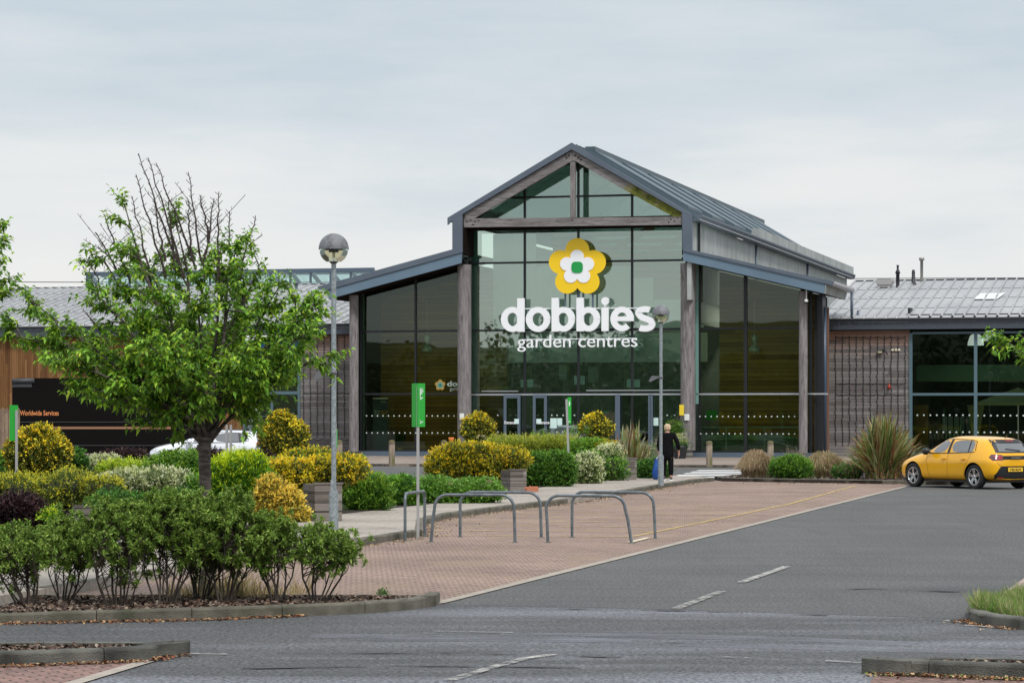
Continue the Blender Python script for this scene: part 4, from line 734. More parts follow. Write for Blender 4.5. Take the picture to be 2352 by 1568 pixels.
SHEET = mat('metal_roof_sheet', S(160, 162, 163), .55, col2=S(146, 148, 150), scale=.5, stretch=(1, .3, 1), bump=0); SHEETB = mat('nave_roof_sheet', S(80, 96, 104), .5, col2=S(70, 86, 95), scale=.4, spec=.4)
PANEL = mat('pale_wall_panel', S(168, 172, 170), .7, col2=S(140, 146, 142), scale=1.2, stretch=(1, 1, .4))
INW = mat('inner_pale_wall', (.70, .80, .72), .8); INW2 = mat('inner_white_panel', (.86, .90, .86), .8); INB = boards('inner_boards', [(.24, .15, .045), (.36, .25, .07), (.50, .36, .11)], .2)
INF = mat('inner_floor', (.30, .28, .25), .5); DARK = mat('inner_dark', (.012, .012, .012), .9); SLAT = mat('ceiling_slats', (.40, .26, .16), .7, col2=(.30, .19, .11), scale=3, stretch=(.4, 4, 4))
WEATHO = boards('weathered_boards_orange', [(.13, .115, .11), (.18, .165, .16), (.225, .21, .205), (.27, .255, .25)], .145, grad=(4.9, 7.1, (.42, .19, .09)))
ORANGE = boards('cedar_boards', [(.10, .045, .018), (.16, .075, .028), (.21, .105, .042), (.27, .145, .06)], .12, True)
BLD = thing('garden_centre', 'gabled timber and glass garden centre hall with grey fascia and open sided aisles', 'building', (BO.x, BO.y, 0), -TH)
def bp(name, b, m, parent=None, **k): return b.build(name, m, parent or BLD, **k)
VF = -1.5                                   # plane of the front fascia
def Q(px, py, c=VF): return B(px, py, c)
# --- nave fascia: gable band and two legs
def bandpoly(b, pts, y0, y1, m=0): b.prism([Vector((p.x, y0, p.z)) for p in pts], (0, y1-y0, 0), m)
b = MB()
o = [Q(1027.6, 500.3), Q(1312.9, 327.6), Q(1589.9, 494)]; i_ = [Q(1061.8, 491.8), Q(1312.9, 343), Q(1566.5, 487.8)]
bandpoly(b, [o[0], o[1], i_[1], i_[0], Q(1038.7, 506), Q(1027.6, 516.5)], VF, VF+.12)
bandpoly(b, [i_[0]+Vector((0, 0, .0)), Q(1061.8, 580.7), Q(1038.7, 574.5), Q(1038.7, 506)], VF+.004, VF+.115)
bandpoly(b, [o[1], o[2], i_[2], i_[1]], VF, VF+.12); bandpoly(b, [o[2], i_[2], Q(1567.3, 571.4), Q(1589.9, 574.6)], VF+.004, VF+.115)
bp('fascia', b, CLAD)
# left return of gable fascia (gutter box end)
# --- nave roof (two slopes) + clerestory walls
NL = 50.0; uL = o[0].x; uR = o[2].x; uA = o[1].x; zE = o[0].z-.05; zA = o[1].z-.03; zER = o[2].z
def slope(b, ua, za, ub, zb, v0, v1, th=.12, m=0):
    b.prism([Vector((ua, v0, za)), Vector((ub, v0, zb)), Vector((ub, v0, zb-th)), Vector((ua, v0, za-th))], (0, v1-v0, 0), m)
b = MB(); slope(b, uA, zA, uR+.25, zER-.13, VF+.125, NL)
rzz = zrr = lambda u: zA+(zER-.13-zA)*(u-uA)/(uR+.25-uA)
b2 = MB(); slope(b2, uA-.2, zA-.2, uL+.3, zE-.02, 1.2, NL-.5, .03); bp('rooflight', b2, POLY)  # unseen left slope glazed: added to let daylight into the hall
slope(b, uA-.2, zA-.12, uL, zE, VF+.125, 1.2); slope(b, uA-.2, zA-.12, uA-1.0, zA-.12-(zA-zE)*.8/(uA-uL), 1.2, NL)
slope(b, uL+1.2, zE+(zA-zE)*1.2/(uA-uL), uL, zE, 1.2, NL)
for k in range(7): slope(b, uA-1.0, zA-.12-(zA-zE)*.8/(uA-uL), uL+1.2, zE+(zA-zE)*1.2/(uA-uL), 11+k*6, 11.2+k*6)
# standing ridges and raised glazing on the visible slope
rz = lambda u: zA+(zER-.13-zA)*(u-uA)/(uR+.25-uA)
for k in range(70):
    v = VF+.6+k*.72
    b.bar((uA+.05, v, rz(uA+.05)+.02), (uR+.2, v, rz(uR+.2)+.02), .05, .07)
for k in range(8):
    v0 = 2.2+k*6.0
    b.prism([Vector((uA+.15, v0, rz(uA+.15)+.16)), Vector((uR-.9, v0, rz(uR-.9)+.16)), Vector((uR-.9, v0, rz(uR-.9)+.005)), Vector((uA+.15, v0, rz(uA+.15)+.005))], (0, 3.4, 0))
b.box((uA-.25, 2.2, zA-.05), (uA+.22, NL, zA+.22))
bp('roof', b, SHEETB)
b = MB(); b.prism([Vector((uR+.22, VF+.13, rz(uR+.22)+.05)), Vector((uR+.34, VF+.13, rz(uR+.34)+.03)), Vector((uR+.34, VF+.13, rz(uR+.34)-.02)), Vector((uR+.22, VF+.13, rz(uR+.22)-.0))], (0, NL-VF-.13, 0)); bp('roof_edge', b, SILV)
b = MB(); gz = Q(1590, 508).z
b.prism([Vector((uR+.0, VF+.13, gz+.02)), Vector((uR+.30, VF+.13, gz+.02)), Vector((uR+.42, VF+.13, gz+.24)), Vector((uR+.42, VF+.13, gz+.30)), Vector((uR+.0, VF+.13, gz+.30))], (0, NL-VF+.6, 0)); bp('gutter', b, CLAD)
b = MB(); b.box((uR+.02, 14, gz+.31), (uR+.38, NL, gz+.75)); bp('parapet_sheet', b, PANEL)
# right clerestory wall of pale panels + downpipes
b = MB(); uW = uR-.06; zb = 7.2
for k in range(17):
    v0 = VF+.13+k*3.03; b.box((uW-.2, v0, zb), (uW, v0+3.0, gz+.018))
bp('wall', b, PANEL); b = MB(); b.box((uW-.24, .2, zb-1), (uW-.205, NL, gz)); b.box((uL+.12, .2, zb), (uL+.3, 1.2, gz)); b.box((uL+.12, 9.2, zb), (uL+.3, NL, gz)); b.box((uL+.15, NL-.2, 0), (uR-.3, NL, gz)); b.prism([Vector((uA, .3, zA-.16)), Vector((uR-.2, .3, rzz(uR-.2)-.16)), Vector((uR-.2, .3, rzz(uR-.2)-.2)), Vector((uA, .3, zA-.2))], (0, NL-1, 0)); bp('inner_wall', b, INW2)
b = MB(); b.add([(uL+.2, NL-.01, gz-.1), (uR-.1, NL-.01, gz-.1), (uA, NL-.01, zA-.3)], [(0, 1, 2)]); bp('gable', b, PANEL)
for v in (15.5, 33): b = MB(); b.tube([(uW+.07, v, zb), (uW+.07, v, gz)], .06, 8); bp('downpipe', b, FRAMEB)
# --- timber truss in the gable
b = MB(); bandpoly(b, [Q(1061.8, 492.5), Q(1312.9, 344), Q(1312.9, 369), Q(1308.3, 370.9), Q(1085.2, 502.4), Q(1061.8, 514.4)], VF+.13, VF+.33); bp('rafter', b, TIMH)
b = MB(); bandpoly(b, [Q(1313.2, 344), Q(1443, 418.5), Q(1430, 434), Q(1320.3, 369.6), Q(1313.2, 369)], VF+.13, VF+.33); bp('rafter', b, TIMH)
b = MB(); bandpoly(b, [Q(1443.3, 418.5), Q(1566.5, 488.5), Q(1566.5, 509), Q(1430.3, 434)], VF+.13, VF+.33); tag(bp('rafter', b, MOSS), 'green mossy lower end of the right rafter')
b = MB(); bandpoly(b, [Q(1064, 501.5), Q(1565, 497.5), Q(1565, 515.7), Q(1064, 521.6)], VF+.10, VF+.36); bp('tie_beam', b, TIMH)
b = MB(); bandpoly(b, [Q(1307.8, 371), Q(1319.5, 371), Q(1319.5, 499), Q(1307.8, 499)], VF+.14, VF+.30); bp('king_post', b, TIMB)
b = MB()
for (px, py) in [(1072, 509), (1080, 505), (1090, 509), (1098, 506), (1300, 362), (1306, 356), (1297, 354), (1320, 356), (1327, 361), (1333, 366), (1313, 505), (1540, 503), (1548, 507), (1535, 510), (1556, 500), (1085, 515)]:
    q = Q(px, py); b.lathe([(0, VF+.085), (.035, VF+.088), (.04, VF+.12)], (q.x, 0, q.z), 8, axis='y')
bp('bolts', b, FRAME)
# --- soffit and inner lining behind the gable fascia
b = MB(); v0 = VF+.34; 
b.prism([Vector((Q(1069, 500).x, v0, Q(1069, 497).z)), Vector((uA, v0, Q(1313, 352).z)), Vector((uA, v0, Q(1313, 347).z)), Vector((Q(1062, 497).x, v0, Q(1062, 491).z))], (0, 1.12, 0)); b.prism([Vector((uA, v0, Q(1313, 352).z)), Vector((Q(1563, 500).x, v0, Q(1563, 497).z)), Vector((Q(1566, 497).x, v0, Q(1566, 491).z)), Vector((uA, v0, Q(1313, 347).z))], (0, 1.12, 0))
b.box((Q(1062, 500).x-.02, VF+.13, Q(1062, 585).z), (Q(1062, 500).x+.12, -.04, Q(1062, 492).z)); b.box((Q(1566, 500).x-.02, VF+.13, Q(1566, 585).z), (Q(1566, 500).x+.1, -.04, Q(1566, 488).z))
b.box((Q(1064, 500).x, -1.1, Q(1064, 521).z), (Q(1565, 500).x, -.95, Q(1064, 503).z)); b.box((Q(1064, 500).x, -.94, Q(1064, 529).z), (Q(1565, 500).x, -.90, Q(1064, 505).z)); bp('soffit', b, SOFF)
# --- glazing ------------------------------------------------------------
zT = [B(1329, y, 0).z for y in (903.5, 757, 601)]; z0 = .32
gA = B(1316, 352, 0)
slopeL = (B(1205.5, 420, 0).z-B(1085, 500, 0).z)
def roofz_nave(u):
    a = Q(1069, 497); apex = Vector((uA, 0, Q(1313, 350).z)); r = Q(1563, 497)
    return (apex.z+(a.z-apex.z)*(uA-u)/(uA-a.x) if u < uA else apex.z+(r.z-apex.z)*(u-uA)/(r.x-uA))+.12
def window(us, top, trans, frame_m=FRAME, glass=GLZ, zb=z0, mid=None, fw=.10, v=0, barh=.09, mull=(1, 1)):
    """one glazed bay: mullions at both ends, transoms across, pane behind"""
    u0, u1 = us; b = MB(); n = 6
    if mull[0]: b.box((u0-fw/2, v-.06, zb), (u0+fw/2, v+.08, top(u0)))
    if mull[1]: b.box((u1-fw/2, v-.06, zb), (u1+fw/2, v+.08, top(u1)))
    for z in trans:
        if z < min(top(u0), top(u1)): b.box((u0+fw/2, v-.055, z-barh/2), (u1-fw/2, v+.07, z+barh/2))
        elif z < max(top(u0), top(u1)):
            ua = u0+(u1-u0)*(z-top(u0))/(top(u1)-top(u0)); s = (ua, u1) if top(u1) > top(u0) else (u0, ua); b.box((s[0], v-.055, z-barh/2), (s[1], v+.07, z+barh/2))
    b.box((u0+fw/2, v-.05, zb-.005), (u1-fw/2, v+.07, zb+.06))
    f = b.build('window', frame_m, BLD); g = MB(); pts = [Vector((u0+.02, v, zb+.03))]+[Vector((u1-.02, v, zb+.03))]
    m = [u1-.02, u0+.02] if not (u0 < uA < u1 and top is roofz_nave) else [u1-.02, uA, u0+.02]
    pts += [Vector((x, v, top(x))) for x in m]; g.add(pts, [list(range(len(pts)))]); g.build('pane', glass, f, recalc=False); return f
um = [Bu(x) for x in (1079, 1205.5, 1328.6, 1452, 1606)]
zG = B(1329, 451, 0).z
for a, c in zip(um[:-1], um[1:]):
    window((a, c), roofz_nave, [zT[0], zT[1], zT[2], zG], glass=GLZ, mull=(1, c == um[-1]))
# aisle glazing; tops follow the shed roofs
aL0, aL1 = Q(754.4, 686.7), Q(1059.5, 604.3); aR0, aR1 = Q(1568.9, 598.5), Q(1892.6, 674.2)
def topL(u): return aL0.z+(aL1.z-aL0.z)*(u-aL0.x)/(aL1.x-aL0.x)+.15
def topR(u): return aR0.z+(aR1.z-aR0.z)*(u-aR0.x)/(aR1.x-aR0.x)+.15
ul = [Bu(x) for x in (830, 955, 1072)]; ur = [Bu(x) for x in (1606, 1712.7, 1862)]
for a, c in zip(ul[:-1], ul[1:]): window((a, c), topL, zT[:2], glass=GLZD, mull=(1, 0))
for a, c in zip(ur[:-1], ur[1:]): window((a, c), topR, zT[:2], glass=GLZD, mull=(0, 1), fw=.16)
# glazed returns at the far left corner, and inner vertical strips seen edge-on
b = MB(); gg = mat('green_glass_edge', S(120, 160, 150), .3)
for px, w in ((833.5, .16), (1090, .30)): u = Bu(px, .1); b.box((u-w/2, .09, z0), (u+w/2, .13, (topL(u) if px < 900 else B(1090, 530).z)))
u = Bu(1601, -.1); b.box((u-.07, -.11, z0+2.2), (u+.07, -.07, B(1601, 600).z)); bp('glass_fin', b, gg)
# silver trim above the doors, blue grey sill
b = MB(); b.box((um[0], -.11, zT[0]-.075), (ur[-1]+.8, -.065, zT[0]-.005)); b.box((um[0]+.6, -.14, zT[0]+.10), (um[1]-.3, -.10, zT[0]+.14)); b.box((um[2]+.4, -.14, zT[0]+.12), (um[4]-.4, -.10, zT[0]+.16)); bp('door_trim', b, SILV)
b = MB(); b.box((ul[0]-.1, -.16, .10), (ur[-1]+.1, .1, .315)); bp('sill', b, FRAMEB)
# automatic doors: framed leaves
for (p0, p1, lab) in ((1157, 1195, 1), (1224, 1256, 1), (1413, 1424, 0), (1489, 1499, 0)):
    u0, u1 = Bu(p0, -.2), Bu(p1, -.2); b = MB(); zt = B(1200, 906, -.2).z; fwd = .13 if lab else .12
    b.box((u0, -.22, .1), (u0+fwd, -.16, zt)); b.box((u1-fwd, -.22, .1), (u1, -.16, zt))
    if lab: b.box((u0+fwd, -.215, zt-.16), (u1-fwd, -.165, zt)); b.box((u0+fwd, -.215, .1), (u1-fwd, -.165, .3))
    d = b.build('door', FRAMEB, BLD)
    if lab: g = MB(); g.add([(u0+fwd, -.19, .3), (u1-fwd, -.19, .3), (u1-fwd, -.19, zt-.16), (u0+fwd, -.19, zt-.16)], [(0, 1, 2, 3)]); g.build('pane', GLZD, d, recalc=False)
# black slab between the two door posts, interior darkness put into its colour
b = MB(); b.box((Bu(1424), .03, .1), (Bu(1489), .06, zT[0]-.1)); bp('doorway_dark_slab', b, DARK)
# dot manifestations on the glass
DOT = mat('white_dots', (.55, .62, .60), .6)
b = MB()
for row in (.84+.35, 1.92):
    pass
def dots(pxs, py, v=-.02, r=.036):
    for px in pxs:
        q = B(px, py, v); b.lathe([(0, v-.066), (r, v-.064)], (q.x, 0, q.z), 8, axis='y')
for (x0, x1, st, y) in [(843, 1045, 12.55, 954.6), (843, 1045, 12.55, 993.7), (1608, 1708, 13.1, 956), (1720, 1830, 13.2, 956), (1610, 1708, 13.1, 995.5), (1720, 1830, 13.2, 996)]:
    dots(np.arange(x0, x1, st), y)
dots([1144, 1160, 1173, 1185, 1236, 1250, 1268, 1280, 1294, 1320, 1341, 1354, 1367, 1380, 1519, 1533, 1550], 953.2); dots([1144, 1173, 1185, 1236, 1250, 1280, 1293, 1320], 991.5)
bp('glass_dots', b, DOT)
# --- interiors -----------------------------------------------------------
b = MB(); b.box((ul[0]-.05, .3, .02), (ur[-1]+.1, 30, .12)); bp('floor', b, INF)
b = MB(); b.prism([Vector((ul[0]-.2, 3.4, .12)), Vector((um[0]+.34, 3.4, .12)), Vector((um[0]+.34, 3.4, topL(um[0]-.1)-.2)), Vector((ul[0]-.2, 3.4, topL(ul[0])-.2))], (0, .1, 0)); b.prism([Vector((um[-1]+.3, 3.4, .12)), Vector((ur[-1]+.12, 3.4, .12)), Vector((ur[-1]+.12, 3.4, topR(ur[-1]+.1)-.2)), Vector((um[-1]+.3, 3.4, topR(um[-1]+.3)-.2))], (0, .1, 0)); b.box((um[0]+.35, 3.3, .12), (um[0]+.9, 3.4, B(1100, 760, 3.3).z)); bp('inner_wall', b, INB)
b = MB(); b.box((ul[0]-.25, .15, .12), (ul[0]-.15, 3.4, topL(ul[0])-.2)); b.box((ur[-1]+.15, .1, .12), (ur[-1]+.25, 3.5, topR(ur[-1])-.3)); bp('inner_wall', b, DARK)
b = MB(); b.box((um[0]+.9, 3.6, B(1329, 832, 3.6).z), (uR-.3, 3.7, B(1329, 766, 3.6).z)); bp('bulkhead', b, INW)
zz = B(1329, 757, 3.0).z; PV = 3.0
for (x0, x1, yt) in ((um[0]+.3, Bu(1205, PV), 534), (Bu(1205, PV)+.01, Bu(1231, PV), 534), (Bu(1231, PV)+.01, Bu(1452, PV), 612), (Bu(1452, PV)+.01, Bu(1500, PV), 640), (Bu(1500, PV)+.01, uR-.35, 690)):
    b = MB(); b.box((x0, PV, zz), (x1, PV+.08, B(1329, yt, PV).z)); bp('inner_panel', b, INW2)
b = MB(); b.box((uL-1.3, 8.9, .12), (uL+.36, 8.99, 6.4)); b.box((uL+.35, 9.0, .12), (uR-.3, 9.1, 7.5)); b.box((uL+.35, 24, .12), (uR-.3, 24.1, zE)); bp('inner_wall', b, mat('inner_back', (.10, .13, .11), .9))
b = MB()
for k in range(8):
    z = B(1329, 535+k*16, 3.3).z; b.box((um[1]+.5, 3.3, z-.18), (uR-.5, 3.5, z))
for k in range(3): z = zE-.6; b.bar((uA-.2+k*1.3, 7+k*3, z-.5), (uA+2.0+k*.9, 7+k*3, z+.7-k*.3), .28, .28)
bp('ceiling_slats', b, SLAT)
b = MB()
for px in (1145, 1162, 1215, 1300, 1370, 1440): u = Bu(px, 5); b.box((u-.16, 5.0, .12), (u+.16, 5.3, B(1200, 830, 5).z))
b.box((Bu(1153, 3), 3, .12), (Bu(1172, 3), 3.1, 3.3)); bp('inner_column', b, mat('inner_column_green', (.16, .20, .14), .8))
# pendants and hanging panels inside
INC = mat('lamp_alu', (.55, .72, .65), .35, .3)
def pendant(px, py, v, s=1, label='', cat='lamp'):
    q = B(px, py, v); w = L2W(q); t = thing('pendant_lamp', label, cat, w, group='bell shaped pendant lamps inside the hall')
    b = MB(); b.lathe([(0, .38*s), (.11*s, .36*s), (.13*s, .2*s), (.09*s, .06*s), (.05*s, 0)], (0, 0, .18*s), 14); b.lathe([(.05*s, .18*s), (.12*s, .14*s), (.22*s, 0), (.25*s, -.12*s), (.235*s, -.13*s)], (0, 0, 0), 16); b.build('shade', INC, t, recalc=False)
    b = MB(); b.tube([(0, 0, .5*s), (0, 0, 2.2)], .012, 5); b.build('cable', SILV, t, recalc=False); b = MB(); b.lathe([(0, -.2*s), (.05*s, -.18*s), (.05*s, -.05*s)], (0, 0, 0), 8); b.build('bulb', INC, t, recalc=False)
pendant(981, 800, 1.4, 1.15, 'bell shaped pendant lamp behind the left aisle glass'); pendant(1733, 800, 1.4, 1.15, 'bell shaped pendant lamp behind the right aisle glass')
pendant(1243, 800, 3.2, 1.2, 'bell shaped pendant lamp behind the first letters of the lower sign line'); pendant(1466, 800, 3.2, 1.2, 'bell shaped pendant lamp behind the last letters of the lower sign line')
PAPER = mat('pale_paper', (.62, .82, .78), .6); PAPW = mat('white_paper', (.75, .78, .75), .6)
def placard(name, label, cat, px0, py0, px1, py1, v, m, group=None):
    a = B(px0, py0, v); c = B(px1, py1, v); w = L2W((a.x, v, c.z)); t = bpy.data.objects.new
    b = MB(); b.box((0, -.012, 0), (c.x-a.x, 0, a.z-c.z)); o = b.build(name, m, None); o.location = w; o.rotation_euler = (0, 0, -TH); return tag(o, label, cat, group)
for k, (x0, x1) in enumerate(((1196, 1208), (1211, 1225), (1319, 1330), (1332, 1343), (1440, 1450), (1454, 1470))):
    placard('notice_card', ('left pale panel by the first mullion above the doors', 'right pale panel by the first mullion above the doors', 'left pale panel by the middle mullion above the doors', 'right pale panel by the middle mullion above the doors', 'left pale panel by the third mullion above the doors', 'right pale panel by the third mullion above the doors')[k], 'notice', x0, 871-(k//2 == 1)*8, x1, 889-(k//2 == 1)*6, .12, PAPER, 'pale panels hung above the doors')
placard('door_notice', 'larger pale notice on the glass right of the second door', 'notice', 1264, 960, 1279, 983, -.07, PAPER, 'notices on the entrance glass'); placard('door_notice', 'smaller pale notice beside the larger one on the entrance glass', 'notice', 1280, 960, 1291, 976, -.07, PAPER, 'notices on the entrance glass')
placard('door_notice', 'pale blue notice on the right edge of the left door', 'notice', 1181.5, 961.5, 1192, 973, -.24, PAPER, 'notices on the entrance glass'); placard('door_notice', 'pale blue notice on the left edge of the second door', 'notice', 1232, 961.5, 1243, 973, -.24, PAPER, 'notices on the entrance glass')
placard('door_notice', 'pale notice on the glass left of the right timber post', 'notice', 1501, 959, 1512, 977, -.07, PAPER, 'notices on the entrance glass')
placard('hanging_banner', 'pale hanging banner inside left of the middle mullion', 'banner', 1284, 838, 1302, 872, 4, mat('banner_green', (.30, .38, .32), .8)); placard('hanging_banner', 'pale hanging banner inside right of the middle mullion', 'banner', 1351, 842, 1374, 878, 4, MATS['banner_green'])
placard('exit_sign', 'small green lit sign deep inside the entrance', 'sign', 1387, 943, 1398, 949, 2, mat('bright_green', (.02, .40, .18), .6))
GRN = mat('sign_green', (.02, .36, .035), .4)
p_ = placard('trolley_poster', 'green poster on the right aisle glass above the shopping trolleys', 'poster', 1622, 1044-102, 1648, 963.5, .03, mat('poster_green', (.01, .33, .03), .6))
# --- aisle roofs: upper fascia proud of the lower board
b = MB(); bandpoly(b, [Q(730.6, 658), Q(1041, 572.5), Q(1062, 579.7), Q(748, 667), Q(731, 665)], VF-.06, VF+.10); bandpoly(b, [Q(1567.9, 569.6), Q(1914.5, 646.3), Q(1912.5, 655.3), Q(1568.9, 576.6)], VF-.06, VF+.10); bp('fascia', b, CLAD)
b = MB(); bandpoly(b, [Q(748, 667.5), Q(1061, 580.2), Q(1059.5, 604.3), Q(754.4, 686.7)], VF, VF+.1); bandpoly(b, [Q(1568.9, 577), Q(1895, 651.5), Q(1892.6, 674.2), Q(1568.9, 598.5)], VF, VF+.1); bp('fascia', b, CLADB)
rv = 5.2
b = MB(); e = Q(1914.5, 646.3); f_ = Q(1567.9, 569.6); b.prism([Vector((f_.x, VF+.101, f_.z-.02)), Vector((e.x, VF+.101, e.z-.02)), Vector((e.x, VF+.101, e.z-.12)), Vector((f_.x, VF+.101, f_.z-.12))], (0, rv-VF, 0))
bp('roof', b, SHEET); b = MB()
e2 = Q(730.6, 658); f2 = Q(1041, 572.5); b.prism([Vector((f2.x, VF+.101, f2.z-.02)), Vector((e2.x, VF+.101, e2.z-.02)), Vector((e2.x, VF+.101, e2.z-.12)), Vector((f2.x, VF+.101, f2.z-.12))], (0, 7.5, 0)); bp('roof', b, SHEET)
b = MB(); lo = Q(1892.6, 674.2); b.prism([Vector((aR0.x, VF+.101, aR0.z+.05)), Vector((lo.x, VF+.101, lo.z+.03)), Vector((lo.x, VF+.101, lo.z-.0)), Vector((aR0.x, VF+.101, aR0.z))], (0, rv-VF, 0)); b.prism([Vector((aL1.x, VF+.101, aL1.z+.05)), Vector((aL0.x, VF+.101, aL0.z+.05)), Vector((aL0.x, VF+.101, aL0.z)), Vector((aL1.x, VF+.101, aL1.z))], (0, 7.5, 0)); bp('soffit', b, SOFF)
b = MB(); z1 = Q(1893, 651.5).z-.02
for k in range(4): v0 = VF+.11+k*1.6; b.prism([Vector((lo.x, v0, lo.z)), Vector((lo.x+.05, v0, lo.z)), Vector((lo.x+.17, v0, z1)), Vector((lo.x+.12, v0, z1))], (0, 1.585, 0))
bp('eave_board', b, PANEL); b = MB(); b.prism([Vector((e.x-.35, VF+.11, e.z-.20)), Vector((e.x-.02, VF+.11, e.z-.20)), Vector((e.x+.05, VF+.11, e.z-.10)), Vector((e.x+.03, VF+.11, e.z+.02)), Vector((e.x-.35, VF+.11, e.z+.02))], (0, 6.6, 0)); bp('gutter', b, mat('pinkish_gutter', S(150, 148, 150), .4))
b = MB(); b.tube([(e.x-.02, 4.7, e.z-.2), (e.x-.02, 4.7, e.z-1.6)], .07, 8); bp('downpipe', b, FRAMEB)
b = MB(); q = Bu(1894, .9); b.tube([(q, .9, .1), (q, .9, 6.9)], .085, 10); bp('downpipe', b, mat('navy_pipe', S(52, 74, 98), .35))
b = MB(); q = Bu(1901.5, 1.4); b.box((q-.05, 1.35, .1), (q+.05, 1.45, 6.9)); bp('corner_post', b, mat('brown_post', S(120, 88, 72), .8))
b = MB(); b.box((ur[-1]+.26, .2, .1), (ur[-1]+.5, 1.3, topR(ur[-1])-.3)); bp('side_wall', b, FRAME)
# --- round timber columns
def column(px0, px1, py0, c, foot=.42):
    u0, u1 = Bu(px0, c), Bu(px1, c); r = (u1-u0)/2; u = (u0+u1)/2; zt = B((px0+px1)/2, py0, c).z; b = MB(); prof = [(r*1.0, foot)]
    for k in range(1, 9): prof.append((r*(1+.02*math.sin(k*1.7)), foot+(zt-foot)*k/8))
    b.lathe(prof, (u, c, 0), 20); b.lathe([(0, zt), (r, zt)], (u, c, 0), 20); b.lathe([(r, foot), (0, foot)], (u, c, 0), 20); o = bp('column', b, TIMB, recalc=False)
    b = MB(); b.tube([(u, c, .08), (u, c, foot)], r*.72, 12); b.build('column_foot', mat('concrete_foot', (.2, .2, .19), .8), o); b = MB(); b.tube([(u, c, zt), (u, c, zt+.35)], .12, 8); b.box((u-.28, c-.06, zt+.2), (u+.28, c+.06, zt+.3)); b.build('bracket', FRAME, o)
column(1051.5, 1082, 608, -.7); column(1563.3, 1597, 605, -.7); column(803, 823.3, 678, -.6, .3); column(1834.8, 1854.7, 669, -.6, .3)
# plates on the posts
placard('post_notice', 'small white direction plate on the left entrance post', 'sign', 1056, 949, 1066, 963, -1.07, PAPW, 'white plates on the entrance posts'); placard('post_notice', 'small white direction plate on the right entrance post', 'sign', 1572, 950.5, 1583.5, 965, -1.10, PAPW, 'white plates on the entrance posts')
YEL = mat('sign_yellow', (.80, .60, .03), .5)
placard('yellow_notice', 'upright yellow notice left of the right entrance post', 'sign', 1560.5, 929, 1571, 953.5, -1.12, YEL)
# ================================================================ SIGN
WHT = mat('sign_white', (.90, .92, .94), .45); YSG = mat('flower_yellow', (.93, .62, .01), .4); GSG = mat('flower_green', (.01, .33, .07), .4); SIDE = mat('sign_side', (.35, .37, .38), .5)
SV = -.62
def C7(cx, cy, v=SV): return B((1150+cx/3.408)*.91875, (740+cy/3.408)*.91875, v)
def C6(cx, cy, v=SV): return B((1080+cx/3.459)*.91875, (330+cy/3.459)*.91875, v)
k7 = (C7(600, 0).x-C7(500, 0).x)/100          # metres per crop pixel
def ribbon(b, pts, w, v0, v1, m=0):
    """2D stroke (u,z) extruded from v0 (front) to v1"""
    n = len(pts); Lp = []; Rp = []
    ws = w if isinstance(w, (list, tuple)) else [w]*n
    for i in range(n):
        a = Vector(pts[max(i-1, 0)]); c = Vector(pts[min(i+1, n-1)]); d = (c-a).normalized(); nn = Vector((-d.y, d.x))*ws[i]/2; p = Vector(pts[i]); Lp.append(p+nn); Rp.append(p-nn)
    for i in range(n-1):
        q = [Lp[i], Rp[i], Rp[i+1], Lp[i+1]]; vs = [(p.x, v0, p.y) for p in q]+[(p.x, v1, p.y) for p in q]
        fs = [(0, 1, 2, 3), (0, 4, 5, 1)[::-1], (7, 6, 5, 4), (3, 2, 6, 7), (0, 3, 7, 4), (1, 5, 6, 2)]
        b.add(vs, [(0, 1, 2, 3), (7, 6, 5, 4), (3, 7, 4, 0), (1, 5, 6, 2)]+([(0, 4, 5, 1)] if i == 0 else [])+([(2, 6, 7, 3)] if i == n-2 else []), m)
def arc(cx, cy, rx, ry, a0, a1, n=28): return [((cx+rx*math.cos(R(a0+(a1-a0)*i/n))), (cy-ry*math.sin(R(a0+(a1-a0)*i/n)))) for i in range(n+1)]
def c2(pts): return [(C7(x, y).x, C7(x, y).z) for x, y in pts]
SIGN = thing('shop_sign', 'yellow white and green flower emblem over large white letters spelling dobbies', 'sign', L2W((0, 0, 0)), -TH)
def letter(name, strokes):
    b = MB()
    for i, (pts, w) in enumerate(strokes):
        ww = [x*k7 for x in w] if isinstance(w, list) else w*k7; ribbon(b, c2(pts), ww, SV-.004*i, SV+.14)
    o = b.build(name, [WHT], SIGN, recalc=True); return o
def ring(x0, x1, y0, y1, w=56): r = (x1-x0)/2-w/2; ry = (y1-y0)/2-w*.44; pts = arc((x0+x1)/2, (y0+y1)/2, r, ry, 0, 360, 40); ws = [w*(1-.14*abs(math.sin(R(i*9)))) for i in range(41)]; return (pts, ws)
letter('letter_d', [ring(347, 545, 92, 305), ([(517, 18), (517, 304)], 60)])
letter('letter_o', [ring(560, 768, 92, 305)])
letter('letter_b', [ring(781, 978, 92, 303), ([(810, 15), (810, 302)], 60)])
letter('letter_b', [ring(994, 1193, 92, 301), ([(1022, 13), (1022, 300)], 60)])
letter('letter_i', [([(1234, 96), (1234, 297)], 58), (arc(1236, 42, 16.5, 16.5, 0, 360, 24), 33), ([(1234, 74), (1234, 96)], 8)])
ex = arc(1380, 194, 72, 80, 2, 312, 36); letter('letter_e', [(ex, [54*(1-.12*abs(math.sin(R(2+310*i/36)))) for i in range(37)]), ([(1322, 193), (1479, 193)], 38)])
s_ = arc(1576, 142, 58, 31, 48, 200, 18)[:-1]+[(1532, 168), (1556, 184), (1590, 194), (1622, 208)]+arc(1573, 242, 64, 35, 38, -132, 18)[1:]
letter('letter_s', [(s_, 50)])
